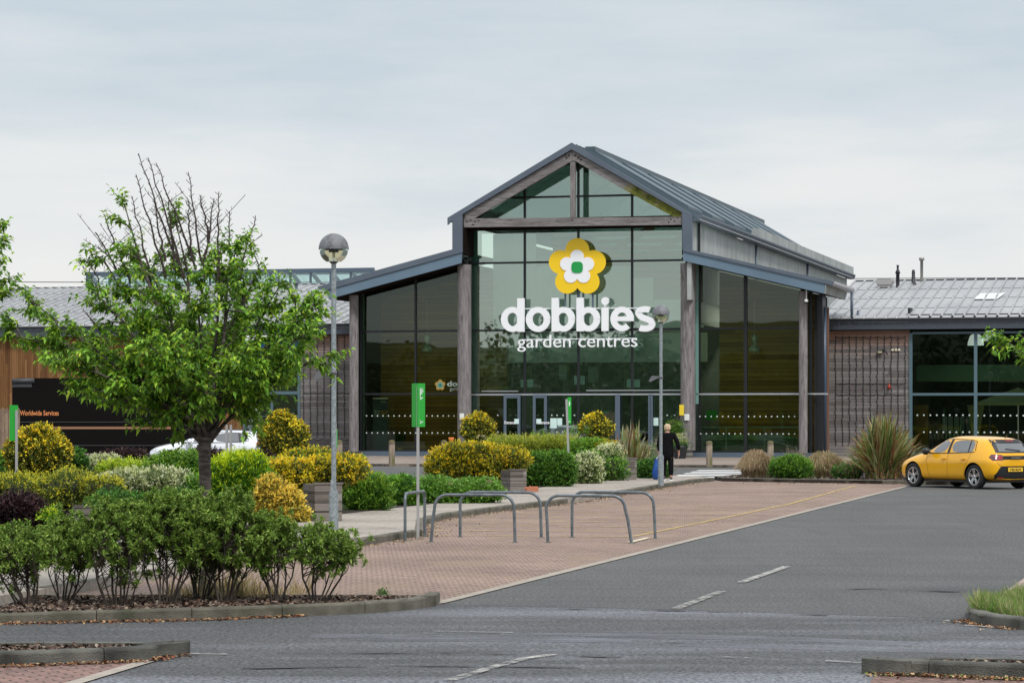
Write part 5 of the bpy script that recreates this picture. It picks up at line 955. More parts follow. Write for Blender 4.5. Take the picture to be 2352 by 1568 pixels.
# carrier rails
b = MB()
for pts, w in (([(540, 106), (1600, 101)], 7), ([(560, 368), (1500, 358)], 6)): ribbon(b, c2(pts), w*k7, SV+.15, SV+.20)
b.build('rail', WHT, SIGN)
b = MB()
for x in (889, 1123): ribbon(b, c2([(x, -45), (x, 112)]), 12*k7, SV+.15, SV+.22)
ribbon(b, c2([(1005, -70), (1005, 20)]), 16*k7, SV+.15, SV+.2); b.build('bracket', FRAMEB, SIGN)
# flower emblem
k6 = (C6(600, 0).x-C6(500, 0).x)/100
def petal(d, rho, cx, cy, n=100):
    out = []
    for i in range(n):
        th = 2*math.pi*i/n; a = (math.degrees(th)) % 72; ph = R(min(a, 72-a)); r = d*math.cos(ph)+math.sqrt(max(rho*rho-(d*math.sin(ph))**2, 0)); out.append((cx+r*math.sin(th), cy-r*math.cos(th)))
    return [(C6(x, y).x, C6(x, y).z) for x, y in out]
def plate(name, pts, v0, v1, m, parent=SIGN, sidem=None):
    b = MB(); n = len(pts); vs = [(p[0], v0, p[1]) for p in pts]+[(p[0], v1, p[1]) for p in pts]; b.add(vs, [list(range(n)), list(range(n, 2*n))[::-1]], 0); b.add(vs, [[i, (i+1) % n, n+(i+1) % n, n+i] for i in range(n)], 1)
    return b.build(name, [m, sidem or m], parent)
plate('petals', petal(150, 104, 1258, 1172), SV-.02, SV+.09, YSG, sidem=mat('petal_edge', (.10, .07, .01), .5)); plate('inner_petals', petal(93, 59, 1257, 1170), SV-.05, SV-.02, WHT, sidem=YSG)
pts = []
for i in range(48):
    th = 2*math.pi*i/48; c, s = math.cos(th), math.sin(th); r = 49/((abs(c)**3.2+abs(s)**3.2)**(1/3.2)); pts.append((C6(1258+r*c, 1170+r*s).x, C6(1258+r*c, 1170+r*s).z))
plate('flower_centre', pts, SV-.08, SV-.05, GSG)
# text helper ---------------------------------------------------------------
def text_mesh(s, m, name='lettering', size=1, ext=.01, off=0, align='LEFT', shear=0, spacing=1):
    cu = bpy.data.curves.new('t', 'FONT'); cu.body = s; cu.size = size; cu.extrude = ext; cu.offset = off; cu.align_x = align; cu.shear = shear; cu.space_character = spacing; cu.resolution_u = 4
    o = bpy.data.objects.new('t', cu); COL.objects.link(o); bpy.context.view_layer.update(); dg = bpy.context.evaluated_depsgraph_get(); me = bpy.data.meshes.new_from_object(o.evaluated_get(dg)); bpy.data.objects.remove(o); me.materials.clear(); me.materials.append(m)
    for p in me.polygons: p.material_index = 0
    q = bpy.data.objects.new(name, me); COL.objects.link(q); return q
def fit_text(s, m, u0, u1, v, zbase, xh_top, parent, name='lettering', off=0, ext=.01, spacing=1, cap=False, loc2=None):
    """text spanning u0..u1 on the v plane; zbase baseline, xh_top height of lower-case x (or capitals)"""
    o = text_mesh(s, m, name, 1, ext, off, spacing=spacing); me = o.data; xs = [q.co.x for q in me.vertices]; ref = text_mesh('H' if cap else 'x', m, 'r', 1, 0, off); h = max(q.co.y for q in ref.data.vertices); bpy.data.objects.remove(ref)
    sx = (u1-u0)/(max(xs)-min(xs)); sy = (xh_top-zbase)/h; mn = min(xs)
    for q in me.vertices: x, y, z = q.co; q.co = (u0+(x-mn)*sx, v-z, zbase+y*sy)
    me.update(); o.parent = parent; return o
S2 = thing('shop_sign_line', 'smaller white lettering reading garden centres below the large letters', 'sign', L2W((0, 0, 0)), -TH)
a = C7(490, 438); c = C7(1512, 438); t_ = C7(490, 368)
fit_text('garden centres', WHT, a.x, c.x, SV, a.z, t_.z, S2, off=.0, ext=.04)
def wall_text(s, m, px0, px1, pyb, pyx, v, name, label, cat, off=0, cap=False, ext=.004, group=None, spacing=1):
    t = thing(name, label, cat, L2W((0, 0, 0)), -TH, group=group); a = B(px0, pyb, v); c = B(px1, pyb, v); x = B(px0, pyx, v); fit_text(s, m, a.x, c.x, v, a.z, x.z, t, off=off, cap=cap, ext=ext, spacing=spacing); return t
wall_text('Entrance', WHT, 1158.8, 1183, 973, 968.6, -.25, 'door_lettering', 'word Entrance in white across the left entrance door', 'lettering', .02)
wall_text('Entrance', WHT, 1236, 1262, 973, 968.6, -.30, 'door_lettering', 'word Entrance in white across the second entrance door', 'lettering', .02)
wall_text('HOUSEPLANTS', mat('faint_text', (.16, .19, .18), .7), 2284, 2400, 878.5, 868.5, 5.3, 'window_lettering', 'faint grey capitals HOUSEPLA on the right hand shop window', 'lettering', cap=True)
# small emblem and lettering on left aisle glass
FAINT = mat('faint_yellow', (.36, .24, .05), .6); FW = mat('faint_white', (.42, .52, .45), .6); FT = mat('faint_teal', (.10, .30, .28), .6)
WS = thing('window_sign', 'small flower emblem with the first letters do and gard on the left aisle glass', 'sign', L2W((0, 0, 0)), -TH)
def petal2(d, rho, px, py, v, n=60):
    q = B(px, py, v); sc = (B(px+10, py, v).x-q.x)/10; out = []
    for i in range(n):
        th = 2*math.pi*i/n; a = (math.degrees(th)) % 72; ph = R(min(a, 72-a)); r = (d*math.cos(ph)+math.sqrt(max(rho*rho-(d*math.sin(ph))**2, 0)))*sc; out.append((q.x+r*math.sin(th), q.z+r*math.cos(th)))
    return out
plate('petals', petal2(7.2, 5, 1011, 884, -.07), -.08, -.07, FAINT, WS); plate('inner_petals', petal2(4.3, 2.8, 1011, 884, -.08), -.086, -.08, FT, WS); plate('flower_centre', petal2(1, 2, 1011, 884, -.09), -.092, -.086, mat('faint_green', (.02, .12, .05), .6), WS)
a = B(1027, 886.5, -.07); c = B(1051, 886.5, -.07); fit_text('dob', FW, a.x, c.x+.25, -.07, a.z, B(1027, 878.5, -.07).z, WS, off=.03); a = B(1033, 896, -.07); c = B(1051, 896, -.07); fit_text('gard', FW, a.x, c.x, -.07, a.z, B(1033, 891, -.07).z, WS)
# loyalty poster banner inside left aisle
PB = thing('roller_banner', 'dark teal roller banner reading More savings More offers More rewards behind the left aisle glass', 'banner', L2W((0, 0, 0)), -TH)
a = B(856.5, 916, .6); c = B(891, 1041, .6); b = MB(); b.box((a.x, .6, c.z), (c.x, .62, a.z)); b.build('panel', mat('banner_teal', (.012, .05, .06), .5), PB); b = MB(); b.box((a.x, .57, a.z), (c.x, .63, a.z+.06)); b.build('top_rail', SILV, PB)
for k, w in enumerate(('savings', 'offers', 'rewards')):
    y = 945.5+k*5.7; q = B(860, y, .59); fit_text('More', FW, q.x, B(871.5, y, .59).x, .59, q.z, B(860, y-3, .59).z, PB, off=.03); q = B(873.5, y, .59); fit_text(w, FAINT, q.x, B(873.5+(19, 15, 20)[k], y, .59).x, .59, q.z, B(860, y-3, .59).z, PB, off=.03)
q = B(875, 923.5, .59); fit_text('dobbies', FW, q.x, B(890, 923, .59).x-.05, .59, q.z, B(860, 921, .59).z, PB, off=.02)
# ================================================================ WINGS
WV = 5.0
LIPD = mat('lap_lip_shade', S(100, 102, 105), .7); RIBD = mat('rib_side_shade', S(104, 106, 110), .7)  # darker grey for rib sides and lap lips: shade put into the colour
def corrugated(b, u0, u1, v0, z0_, v1, z1, pitch=.5, m=0, h=.085, rows=4, mrow=None):
    n = int((u1-u0)/pitch); seg = rows
    for r in range(seg):
        a0, a1 = r/seg, (r+1)/seg; va, vb = v0+(v1-v0)*a0, v0+(v1-v0)*a1; za, zb = z0_+(z1-z0_)*a0, z0_+(z1-z0_)*a1; lift = .010
        vs = []; fs = []; k = 0
        for i in range(n+1):
            x = u0+(u1-u0)*i/n
            for dx, dh in ((-.055, 0), (-.03, h), (.03, h), (.055, 0)):
                vs += [(x+dx, va-.06, za+dh+lift), (x+dx, vb, zb+dh-.002)]; k += 1
        fa = []; fb_ = []
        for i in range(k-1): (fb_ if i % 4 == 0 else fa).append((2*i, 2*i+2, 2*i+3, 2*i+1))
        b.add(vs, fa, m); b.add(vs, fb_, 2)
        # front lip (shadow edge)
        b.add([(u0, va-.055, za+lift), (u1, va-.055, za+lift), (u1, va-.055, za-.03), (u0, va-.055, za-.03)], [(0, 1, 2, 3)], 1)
RW = thing('retail_wing', 'low right wing with ribbed grey metal roof and weathered board wall', 'building', (BO.x, BO.y, 0), -TH)
cF = 4.6                                      # fascia plane
fb = B(2075, 756, cF).z; ft = B(2075, 731.5, cF).z; u0 = Bu(1884, cF); u1 = Bu(2352, cF)+9
b = MB(); b.box((u0, cF, fb), (u1, cF+.12, fb+.10)); b.box((u0, cF+.012, fb+.10), (u1, cF+.12, fb+.34)); b.box((u0, cF-.01, fb+.345), (u1, cF+.12, ft)); b.build('fascia', mat('charcoal_fascia', S(66, 73, 82), .5), RW)
b = MB()
for k in range(22): x = u0+.8+k*1.55; b.box((x-.008, cF+.006, fb+.102), (x+.008, cF+.0115, fb+.34))
b.build('fascia_joints', FRAME, RW)
run = 12.4; rz1 = B(2200, 643, cF+run).z; rz0 = ft+.02
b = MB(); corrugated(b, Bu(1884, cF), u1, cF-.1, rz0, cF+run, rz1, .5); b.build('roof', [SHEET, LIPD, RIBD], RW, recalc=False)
b = MB(); b.box((u0, cF+run-.1, rz1-.02), (u1, cF+run+.2, rz1+.06)); b.build('ridge_cap', mat('ridge_dark', S(70, 72, 74), .5), RW)
b = MB(); q = [(2255, 2306, 676, 686), ]
vA = cF+run*.58; vB = cF+run*.42; zA_ = rz0+(rz1-rz0)*.58+.075; zB_ = rz0+(rz1-rz0)*.42+.075; uu = Bu(2262, vA)
b.add([(Bu(2233, vB), vB, zB_), (Bu(2290, vB), vB, zB_), (Bu(2310, vA), vA, zA_), (Bu(2252, vA), vA, zA_)], [(0, 1, 2, 3)]); b.build('rooflight', mat('rooflight_sheet', S(205, 208, 208), .4), RW, recalc=False)
wc = Bu(2089, WV)
b = MB(); b.box((Bu(1880, WV), WV, .1), (wc, WV+.2, fb+.05)); b.build('wall', WEATHO, RW)
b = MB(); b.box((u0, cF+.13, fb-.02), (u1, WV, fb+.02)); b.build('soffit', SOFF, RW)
# shop window
b = MB(); zt = B(2200, 764, WV).z
for px in (2092, 2241, 2390): x = Bu(px, WV); b.box((x-.075, WV-.05, .1), (x+.075, WV+.1, zt))
xa, xb = Bu(2092, WV)+.075, Bu(2390, WV)-.075
for z, h in ((B(2200, 905, WV).z, .12), (zt, .1), (.2, .2)): b.box((xa, WV-.045, z-h/2), (xb, WV+.09, z+h/2))
wf = b.build('window', mat('teal_grey_frame', S(84, 108, 118), .4), RW); g = MB(); g.add([(xa, WV+.02, .2), (xb+9, WV+.02, .2), (xb+9, WV+.02, zt), (xa, WV+.02, zt)], [(0, 1, 2, 3)]); g.build('pane', GLZD, wf, recalc=False)
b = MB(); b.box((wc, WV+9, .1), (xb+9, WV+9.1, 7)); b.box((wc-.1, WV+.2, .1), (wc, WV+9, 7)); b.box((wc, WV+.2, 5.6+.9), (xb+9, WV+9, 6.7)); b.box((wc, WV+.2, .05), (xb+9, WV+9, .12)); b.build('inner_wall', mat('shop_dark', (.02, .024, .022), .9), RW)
b = MB(); a = B(2102, 838, WV+3); c = B(2102, 876, WV+3); b.box((Bu(2102, WV+3), WV+3, c.z), (xb+9, WV+3.1, a.z)); b.build('inner_band', mat('inner_green_band', (.10, .22, .16), .8), RW)
b = MB(); b.box((Bu(2100, WV+2), WV+2, .15), (Bu(2132, WV+2), WV+2.1, B(2100, 930, WV+2).z)); b.build('display_stand', mat('display_wood', (.20, .13, .04), .8), RW)
b = MB()
for px in (2170, 2183, 2197, 2210, 2224): x = Bu(px, WV+2.5); b.box((x-.11, WV+2.5, 1.15), (x+.11, WV+2.55, 1.95))
for px in np.arange(2102, 2236, 9): x = Bu(px, WV+2.2); b.box((x-.06, WV+2.2, .9), (x+.04, WV+2.25, .9+.12+.2*((px*7) % 3)/3))
b.build('shelf_goods', mat('shelf_goods_teal', (.10, .17, .17), .7), RW)
BLD_ = BLD; b = MB()
for (x0, x1, y) in [(2107, 2229, 953), (2246, 2352, 954), (2122, 2229, 992), (2246, 2352, 992.5)]:
    for px in np.arange(x0, x1, 14.95): q = B(px, y, WV-.02); b.lathe([(0, WV-.034), (.042, WV-.03)], (q.x, 0, q.z), 8, axis='y')
b.build('glass_dots', DOT, RW, recalc=False)
# lit pendants inside
for (px, py, s, lb) in ((2241, 786, 1.35, 'lit ribbed pendant lamp behind the mullion of the shop window'), (2273, 776, 1.2, 'second lit ribbed pendant lamp under the shop window head')):
    q = L2W(B(px, py, WV+1.2)); t = thing('shop_lamp', lb, 'lamp', q, group='lit pendant lamps in the shop window'); b = MB(); b.lathe([(.12*s, .28*s), (.2*s, .22*s), (.27*s, 0), (.28*s, -.1*s)], (0, 0, 0), 20); mm = mat('lit_shade', (.6, .7, .75), .4)
    p = mm.node_tree.nodes['Principled BSDF']; p.inputs['Emission Color'].default_value = (.75, .85, 1, 1); p.inputs['Emission Strength'].default_value = .7; b.build('shade', mm, t, recalc=False)
    b = MB(); b.lathe([(0, .1), (.07, .08), (.09, -.02), (0, -.08)], (0, 0, 0), 12); bm_ = mat('lit_bulb', (1, 1, 1), .4); p = bm_.node_tree.nodes['Principled BSDF']; p.inputs['Emission Color'].default_value = (.9, .95, 1, 1); p.inputs['Emission Strength'].default_value = 4; b.build('bulb', bm_, t, recalc=False); b = MB(); b.tube([(0, 0, .25*s), (0, 0, .9)], .02, 5); b.build('cable', FRAME, t, recalc=False)
# parasol inside
PC = L2W(B(2400, 940, WV+3)); PS = thing('parasol', 'large sage green parasol with gathered drapes inside the shop window', 'parasol', (PC.x, PC.y, 0), -TH); b = MB(); zt_ = B(2300, 890, WV+3).z; zr = B(2300, 925, WV+3).z; x0 = Bu(2262, WV+3)-Bu(2352, WV+3); ax = Bu(2342, WV+3)-Bu(2400, WV+3)
gx = 0; half = Bu(2352+86, WV+3)-Bu(2352, WV+3)
cx_ = Bu(2338, WV+3)-Bu(2400, WV+3)
b.add([(cx_-half*1.1, -1.4, zr), (cx_+half*1.1, -1.4, zr), (cx_+half*1.1, 1.4, zr), (cx_-half*1.1, 1.4, zr), (cx_, 0, zt_), (cx_-half*1.1, -1.4, zr-.12), (cx_+half*1.1, -1.4, zr-.12)], [(0, 1, 4), (1, 2, 4), (2, 3, 4), (3, 0, 4), (0, 5, 6, 1)]); b.build('canopy', mat('sage_canvas', (.28, .36, .22), .8), PS, recalc=False)
b = MB(); xd = Bu(2246, WV+3)-Bu(2400, WV+3)
for k in range(9): x = xd-.35+k*.09; b.tube([(x, -1.3, zr-.1), (xd+(x-xd)*.3, -1.3, zr-1.7)], .05, 6)
b.build('drape', mat('drape_cloth', (.20, .24, .12), .9), PS, recalc=False); b = MB(); b.tube([(cx_, 0, .1), (cx_, 0, zt_)], .04, 8); b.build('pole', SILV, PS, recalc=False)
# rooftop items, right wing
def rz_at(v): return rz0+(rz1-rz0)*(v-cF)/run
def vent(name, label, px, pyb, pyt, r, prof, m, v, group=None, cat='vent'):
    q = B(px, pyb, v); H = (pyb-pyt)*(BO+V2*v+U2*q.x).y/FPX; z = rz_at(v)+.02; w = L2W((q.x, v, z)); b = MB(); b.lathe([(r*a, H*h) for a, h in prof], (0, 0, 0), 14); o = b.build(name, m, None, recalc=False); o.location = w; return tag(o, label, cat, group)
BLK = mat('black_pipe', (.015, .016, .022), .5)
vent('flue', 'tall black flue with a conical collar on the right wing roof', 2062, 719-59, 609, .09, [(1.2, 0), (1, .02), (1, .62), (1.5, .62), (.9, .78), (.6, .78), (.6, .98), (.9, .98), (.9, 1), (0, 1)], BLK, cF+run*.8)
vent('flue', 'short black flue on the right wing roof', 2098, 655.5, 622, .10, [(1.7, 0), (1.3, .1), (1, .13), (1, .5), (.85, .52), (.85, .85), (.6, 1), (0, 1)], BLK, cF+run*.88)
vent('chimney', 'thin pale flue pipe with a flat cap behind the right wing ridge', 2117, 650, 596, .075, [(1, 0), (1, .88), (1.8, .88), (1.8, 1), (0, 1)], mat('galv', S(150, 148, 142), .5, .3), cF+run*.97, cat='chimney')
q = B(2032, 657, cF+run*.8); b = MB(); b.prism([(-.38, -.3, .12), (.38, -.3, .12), (.42, -.3, .3), (.32, -.3, .42), (-.32, -.3, .42), (-.42, -.3, .3)], (0, .6, 0)); b.box((-.34, -.26, 0), (.34, .26, .13)); o = b.build('roof_fan', mat('fan_grey', S(160, 158, 156), .5), None); o.location = L2W((q.x, cF+run*.8, rz_at(cF+run*.8)+.03)); o.rotation_euler = (0, 0, -TH); tag(o, 'squat grey roof fan unit left of the black flues', 'vent')
vent('roof_pipe', 'stubby grey pipe near the eave beside the hanging gutter end', 1975-4, 729, 718, .06, [(1.6, 0), (1, .1), (1, 1), (0, 1)], FRAMEB, cF+.9)
# wall things on right wing: string lights, floodlight, sockets, red lamp
def string_lights(label, pxs, py0, py1, v, rows, parent_z=None, seed=3):
    r = random.Random(seed); t = thing('string_lights', label, 'fairy lights', L2W((0, 0, 0)), -TH, group='dark fairy light strings on the board walls'); b = MB(); bb = MB()
    for px in pxs:
        a = B(px, py0, v); c = B(px, py1, v); n = 30; pts = [(a.x+r.uniform(-.012, .012), v, a.z+(c.z-a.z)*i/n) for i in range(n+1)]; b.tube(pts, .012, 4)
        for p in pts[::1]: s = r.choice((-1, 1)); bb.box((p[0]+s*.01, v-.02, p[2]-.02), (p[0]+s*.045, v+.01, p[2]+.015))
    for y in rows: a = B(pxs[0], y, v); c = B(pxs[-1], y, v); n = 20; b.tube([(a.x+(c.x-a.x)*i/n, v, a.z+(c.z-a.z)*i/n-.04*math.sin(math.pi*((i/n*5) % 1))) for i in range(n+1)], .014, 4)
    b.build('cable', BLK, t, recalc=False); bb.build('bulbs', BLK, t)
string_lights('fairy light strings hanging on the right board wall beside the shop window', [1919+16*k for k in range(11)], 772, 1020, WV-.03, [775, 905, 880])
b = MB(); b.box((-.12, -.14, -.07), (.12, 0, .07)); b.box((-.1, -.15, -.05), (.1, -.141, .03), 1); b.tube([(0, 0, .05), (.2, -.03, .12), (.35, -.03, -.1)], .015, 5); o = b.build('flood_light', [BLK, mat('pale_lens', (.5, .48, .3), .3)], None); o.location = L2W(B(2022, 808, WV)); o.rotation_euler = (0, 0, -TH); tag(o, 'small black floodlight on the right board wall', 'light')
b = MB()
for k in range(3): b.lathe([(0, -.06), (.065, -.06), (.07, 0)], (k*.15, 0, 0), 14, axis='y')
o = b.build('wall_sockets', mat('cream_plastic', (.6, .55, .42), .5), None, recalc=False); o.location = L2W(B(2050, 804, WV)); o.rotation_euler = (0, 0, -TH); tag(o, 'row of three round cream sockets on the right board wall', 'sockets')
b = MB(); b.lathe([(0, -.14), (.06, -.13), (.08, -.02), (.06, .05), (.02, .08), (.02, .16), (0, .16)], (0, -.12, 0), 12); o = b.build('alarm_lamp', mat('alarm_red', (.36, .05, .03), .6), None, recalc=False); o.location = L2W(B(2043, 887, WV)); o.rotation_euler = (0, 0, -TH); tag(o, 'small red lamp hanging on the right board wall', 'lamp')
# ---------------- left wing
LW = thing('retail_wing', 'low left wing with ribbed grey roof, glass lantern and cedar board wall', 'building', (BO.x, BO.y, 0), -TH)
u0 = Bu(-200, cF); u1 = Bu(822, cF); fbL = fb; ftL = ft
b = MB(); b.box((u0, cF, fbL), (u1, cF+.12, fbL+.10)); b.box((u0, cF+.012, fbL+.10), (u1, cF+.12, fbL+.34)); b.box((u0, cF-.01, fbL+.345), (u1, cF+.12, ftL)); b.build('fascia', MATS['charcoal_fascia'], LW)
b = MB()
for k in range(16): x = u0+.9+k*1.55; b.box((x-.008, cF+.006, fbL+.102), (x+.008, cF+.0115, fbL+.34))
b.build('fascia_joints', FRAME, LW)
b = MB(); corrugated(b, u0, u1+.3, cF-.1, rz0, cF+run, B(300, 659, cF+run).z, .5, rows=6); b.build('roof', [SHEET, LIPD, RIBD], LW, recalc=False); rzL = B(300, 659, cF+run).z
b = MB(); b.box((u0, cF+run-.1, rzL-.02), (u1, cF+run+.2, rzL+.05)); b.build('ridge_cap', MATS['ridge_dark'], LW)
xs_ = [Bu(p, WV) for p in (-200, 215, 560, 689, 812)]
b = MB(); b.box((xs_[0], WV, .1), (Bu(560, WV), WV+.2, fbL+.05)); b.build('wall', ORANGE, LW)
b = MB(); b.box((Bu(689, WV), WV, .1), (Bu(812, WV), WV+.2, fbL+.05)); b.build('wall', WEATHO, LW)
b = MB(); b.box((u0, cF+.13, fbL-.02), (u1, WV, fbL+.02)); b.build('soffit', SOFF, LW)
b = MB()
for k in range(14): z = B(190, 860, WV).z+k*(B(190, 826, WV).z-B(190, 860, WV).z)/14; b.box((Bu(172, WV), WV-.05, z), (Bu(212, WV), WV-.002, z+.045))
b.build('louvre', mat('red_louvre', (.16, .02, .018), .6), LW)
b = MB(); b.box((Bu(168, WV), WV-.06, B(190, 866, WV).z), (Bu(172, WV), WV-.003, B(190, 824, WV).z)); b.box((Bu(212, WV), WV-.06, B(190, 866, WV).z), (Bu(216, WV), WV-.003, B(190, 824, WV).z)); b.build('louvre_frame', mat('cedar_trim', (.35, .17, .06), .8), LW)
b = MB(); b.box((Bu(-60, WV), WV-.03, B(0, 989, WV).z-.02), (Bu(60, WV), WV-.002, B(0, 989, WV).z+.02)); b.box((Bu(562, WV), WV-.02, B(0, 816, WV).z), (Bu(688, WV), WV+.03, fbL-.3)); b.build('blue_panel', mat('blue_panel', (.01, .10, .25), .5), LW)
b = MB(); zt = B(640, 822, WV).z
for px in (562, 625, 687): x = Bu(px, WV); b.box((x-.06, WV-.05, .1), (x+.06, WV+.1, zt))
for y, h in ((822, .1), (902, .16)): z = B(640, y, WV).z; b.box((Bu(562, WV)+.06, WV-.045, z-h/2), (Bu(687, WV)-.06, WV+.09, z+h/2))
wf = b.build('window', MATS['teal_grey_frame'], LW); g = MB(); g.add([(Bu(562, WV), WV+.02, .2), (Bu(687, WV), WV+.02, .2), (Bu(687, WV), WV+.02, zt), (Bu(562, WV), WV+.02, zt)], [(0, 1, 2, 3)]); g.build('pane', GLZC, wf, recalc=False)
b = MB(); b.box((Bu(562, WV)-.3, WV+3, .1), (Bu(687, WV)+.9, WV+3.1, 6)); b.build('inner_wall', mat('shop_yellowish', (.26, .24, .13), .9), LW)
b = MB()
for y in (955, 975, 995): z = B(640, y, WV+.8).z; b.box((Bu(562, WV+.8), WV+.8, z-.03), (Bu(690, WV+.8), WV+1.2, z))
b.build('shelf', SILV, LW)
b = MB(); r = random.Random(4)
for y in (955, 975, 995):
    z = B(640, y, WV+.8).z
    for px in np.arange(566, 688, 3.2): x = Bu(px, WV+.8); h = r.uniform(.08, .26); b.box((x-.045, WV+.82, z), (x+.045, WV+.9, z+h))
b.build('shelf_goods', mat('goods_dark', (.03, .05, .06), .5), LW)
string_lights('fairy light strings hanging on the left board wall beside the timber post', [697+15.6*k for k in range(8)], 771, 1002, WV-.03, [901, 1008], seed=5)
# glass lantern along the left ridge
b = MB(); vL = cF+run+.6; zt = B(500, 620, vL).z; zb_ = B(500, 663, vL).z; xl, xr = Bu(196, vL), Bu(857, vL); b.box((xl, vL, zt-.22), (xr, vL+.3, zt)); b.prism([Vector((xl-.05, vL, zb_-.3)), Vector((xl+.22, vL, zb_-.3)), Vector((xl+.36, vL, zt)), Vector((xl+.06, vL, zt))], (0, .3, 0))
for k in range(15): x = Bu(204+46.2*k, vL); b.box((x-.05, vL+.02, zb_-.3), (x+.05, vL+.14, zt-.22))
for k in range(14): x = Bu(210+46.2*k, vL+1.6); b.bar((x, vL+1.6, zt-.2), (x+1.0, vL+1.6, zb_-.35), .18, .2)
b.box((xl, vL+2.2, zt-.2), (xr, vL+2.4, zt-.02)); lf = b.build('lantern', FRAMEB, LW)
g = MB(); g.add([(xl+.2, vL+.08, zb_-.3), (xr, vL+.08, zb_-.3), (xr, vL+.08, zt-.1), (xl+.2, vL+.08, zt-.1)], [(0, 1, 2, 3)]); g.add([(xl+.2, vL+2.3, zb_-.3), (xr, vL+2.3, zb_-.3), (xr, vL+2.3, zt-.1), (xl+.2, vL+2.3, zt-.1)], [(0, 1, 2, 3)]); g.build('pane', GLZC, lf, recalc=False)
q = B(681, 667, cF+run*.85); zq = rz0+(rzL-rz0)*.85; b = MB(); b.lathe([(.11, 0), (.07, .03), (.07, .33), (.1, .33), (.1, .43), (0, .44)], (0, 0, 0), 12); o = b.build('roof_pipe', mat('grey_vent', S(90, 98, 108), .5), None, recalc=False); o.location = L2W((q.x, cF+run*.85, zq)); tag(o, 'small capped vent pipe on the left wing roof under the lantern', 'vent')
# overhead wire far behind
b = MB(); pts = [At(-100+150*i, 647-(0 if i < 8 else (i-8)*1.1)+1.5*math.sin(i*.4), 210) for i in range(18)]; b.tube(pts, .03, 4); tag(b.build('overhead_wire', BLK, recalc=False), 'thin overhead wire crossing the sky behind both low roofs', 'wire')

# small white camera hanging by the right outer post
q = L2W(B(1852, 694, -1.2)); t = thing('security_camera', 'small white dome camera hanging beside the right outer timber post', 'camera', q); b = MB(); b.tube([(0, 0, .12), (0, 0, .75)], .02, 8); b.build('stalk', PAPW, t, recalc=False); b = MB(); b.lathe([(.0, .14), (.08, .13), (.085, .05), (.085, .02)], (0, 0, 0), 16); b.build('housing', PAPW, t, recalc=False); b = MB(); b.lathe([(.07*math.cos(R(a)), .02-.07*math.sin(R(a))) for a in range(0, 91, 15)], (0, 0, 0), 16); b.build('dome', FRAME, t, recalc=False)
# ================================================================ STREET FURNITURE
GALV = mat('galvanised_steel', S(128, 138, 142), .5, .35, col2=S(158, 166, 170), scale=22, detail=3, contrast=(.42, .6)); GALVD = mat('hoop_steel', S(88, 97, 104), .45, .45, col2=S(122, 130, 134), scale=9, detail=6)
def lamp(label, px, yb, ytop, px_r, rim, bot, base_top, wb, wp, arm_y, arm_side=-1):
    g = G(px, yb, .1); Y = g.y; s = Y/FPX; z = lambda y: CH+(HZ-y)*s-.1; t = thing('street_lamp', label, 'street lamp', (g.x, g.y, .1), group='globe headed lamp posts')
    b = MB(); b.tube([(0, 0, 0), (0, 0, z(base_top)-.05), ], wb/2, 16); b.lathe([(wb/2, z(base_top)-.05), (wb/2, z(base_top)-.02), (wp/2, z(base_top)+.06)], (0, 0, 0), 16); b.tube([(0, 0, z(base_top)+.05), (0, 0, z(bot))], wp/2, 14); b.box((-.045, -wb/2-.004, .25), (.045, -wb/2+.02, .85)); b.build('post', GALV, t, recalc=False)
    r = px_r*s; zr = z(rim); zt = z(ytop); zb_ = z(bot); b = MB()
    prof = [(r*1.0, zr-.015), (r*1.005, zr)]+[(r*math.cos(R(a)), zr+(zt-zr)*math.sin(R(a))) for a in range(8, 90, 8)]+[(0, zt)]; b.lathe(prof, (0, 0, 0), 32); b.lathe([(r*.93, zr-.015), (r, zr-.015)], (0, 0, 0), 32); b.build('hood', mat('hood_grey', S(112, 114, 118), .6, col2=S(88, 89, 92), scale=9, contrast=(.5, .62), col3=S(60, 60, 60), c3scale=40, c3lo=.68, c3hi=.72), t, recalc=False)
    b = MB(); b.lathe([(r*.95*math.cos(R(a)), zr-.015-(zr-zb_)*.98*math.sin(R(a))) for a in range(0, 66, 6)], (0, 0, 0), 32)
    gm = glassmat('bowl_glass', (.80, .78, .62), .06, .05) if 'bowl_glass' not in MATS else MATS['bowl_glass']; b.build('bowl', gm, t, recalc=False)
    b = MB(); b.lathe([(wp*.55, zb_-.01), (r*.30, zb_+r*.08), (r*.48, zb_+r*.26), (0, zb_+r*.27)], (0, 0, 0), 24); b.lathe([(0, zr-.02), (r*.33, zr-.03), (r*.33, zr-r*.24), (0, zr-r*.25)], (0, 0, 0), 16); b.build('gear', mat('lamp_dark', (.05, .05, .05), .5), t, recalc=False)
    b = MB(); b.tube([(0, 0, zr-r*.25), (0, 0, zr-r*.62)], r*.10, 10); b.build('bulb', mat('bulb_glass', (.8, .8, .78), .2), t, recalc=False)
    za = z(arm_y); b = MB(); b.tube([(0, 0, za-.03), (0, 0, za+.03)], wp/2+.012, 14); b.box((-.10, -.02, za-.03), (-wp/2, .02, za+.03)); b.prism([(-.10, -.06, za+.03), (-.10, -.06, za-.03), (-.28, -.06, za-.13), (-.33, -.06, za-.10), (-.24, -.06, za+.04)], (0, .12, 0)); b.build('floodlight', mat('flood_grey', S(100, 102, 106), .4), t); return t
lamp('tall globe lamp post nearest, beside the golden shrub and planter box', 766.5, 1222, 536, 34.6, 571, 604, 1130, .150, .080, 855)
lamp('farther globe lamp post with the person standing right behind it', 1518, 1114.5, 700, 20, 721.6, 741.4, 1047, .155, .088, 866)
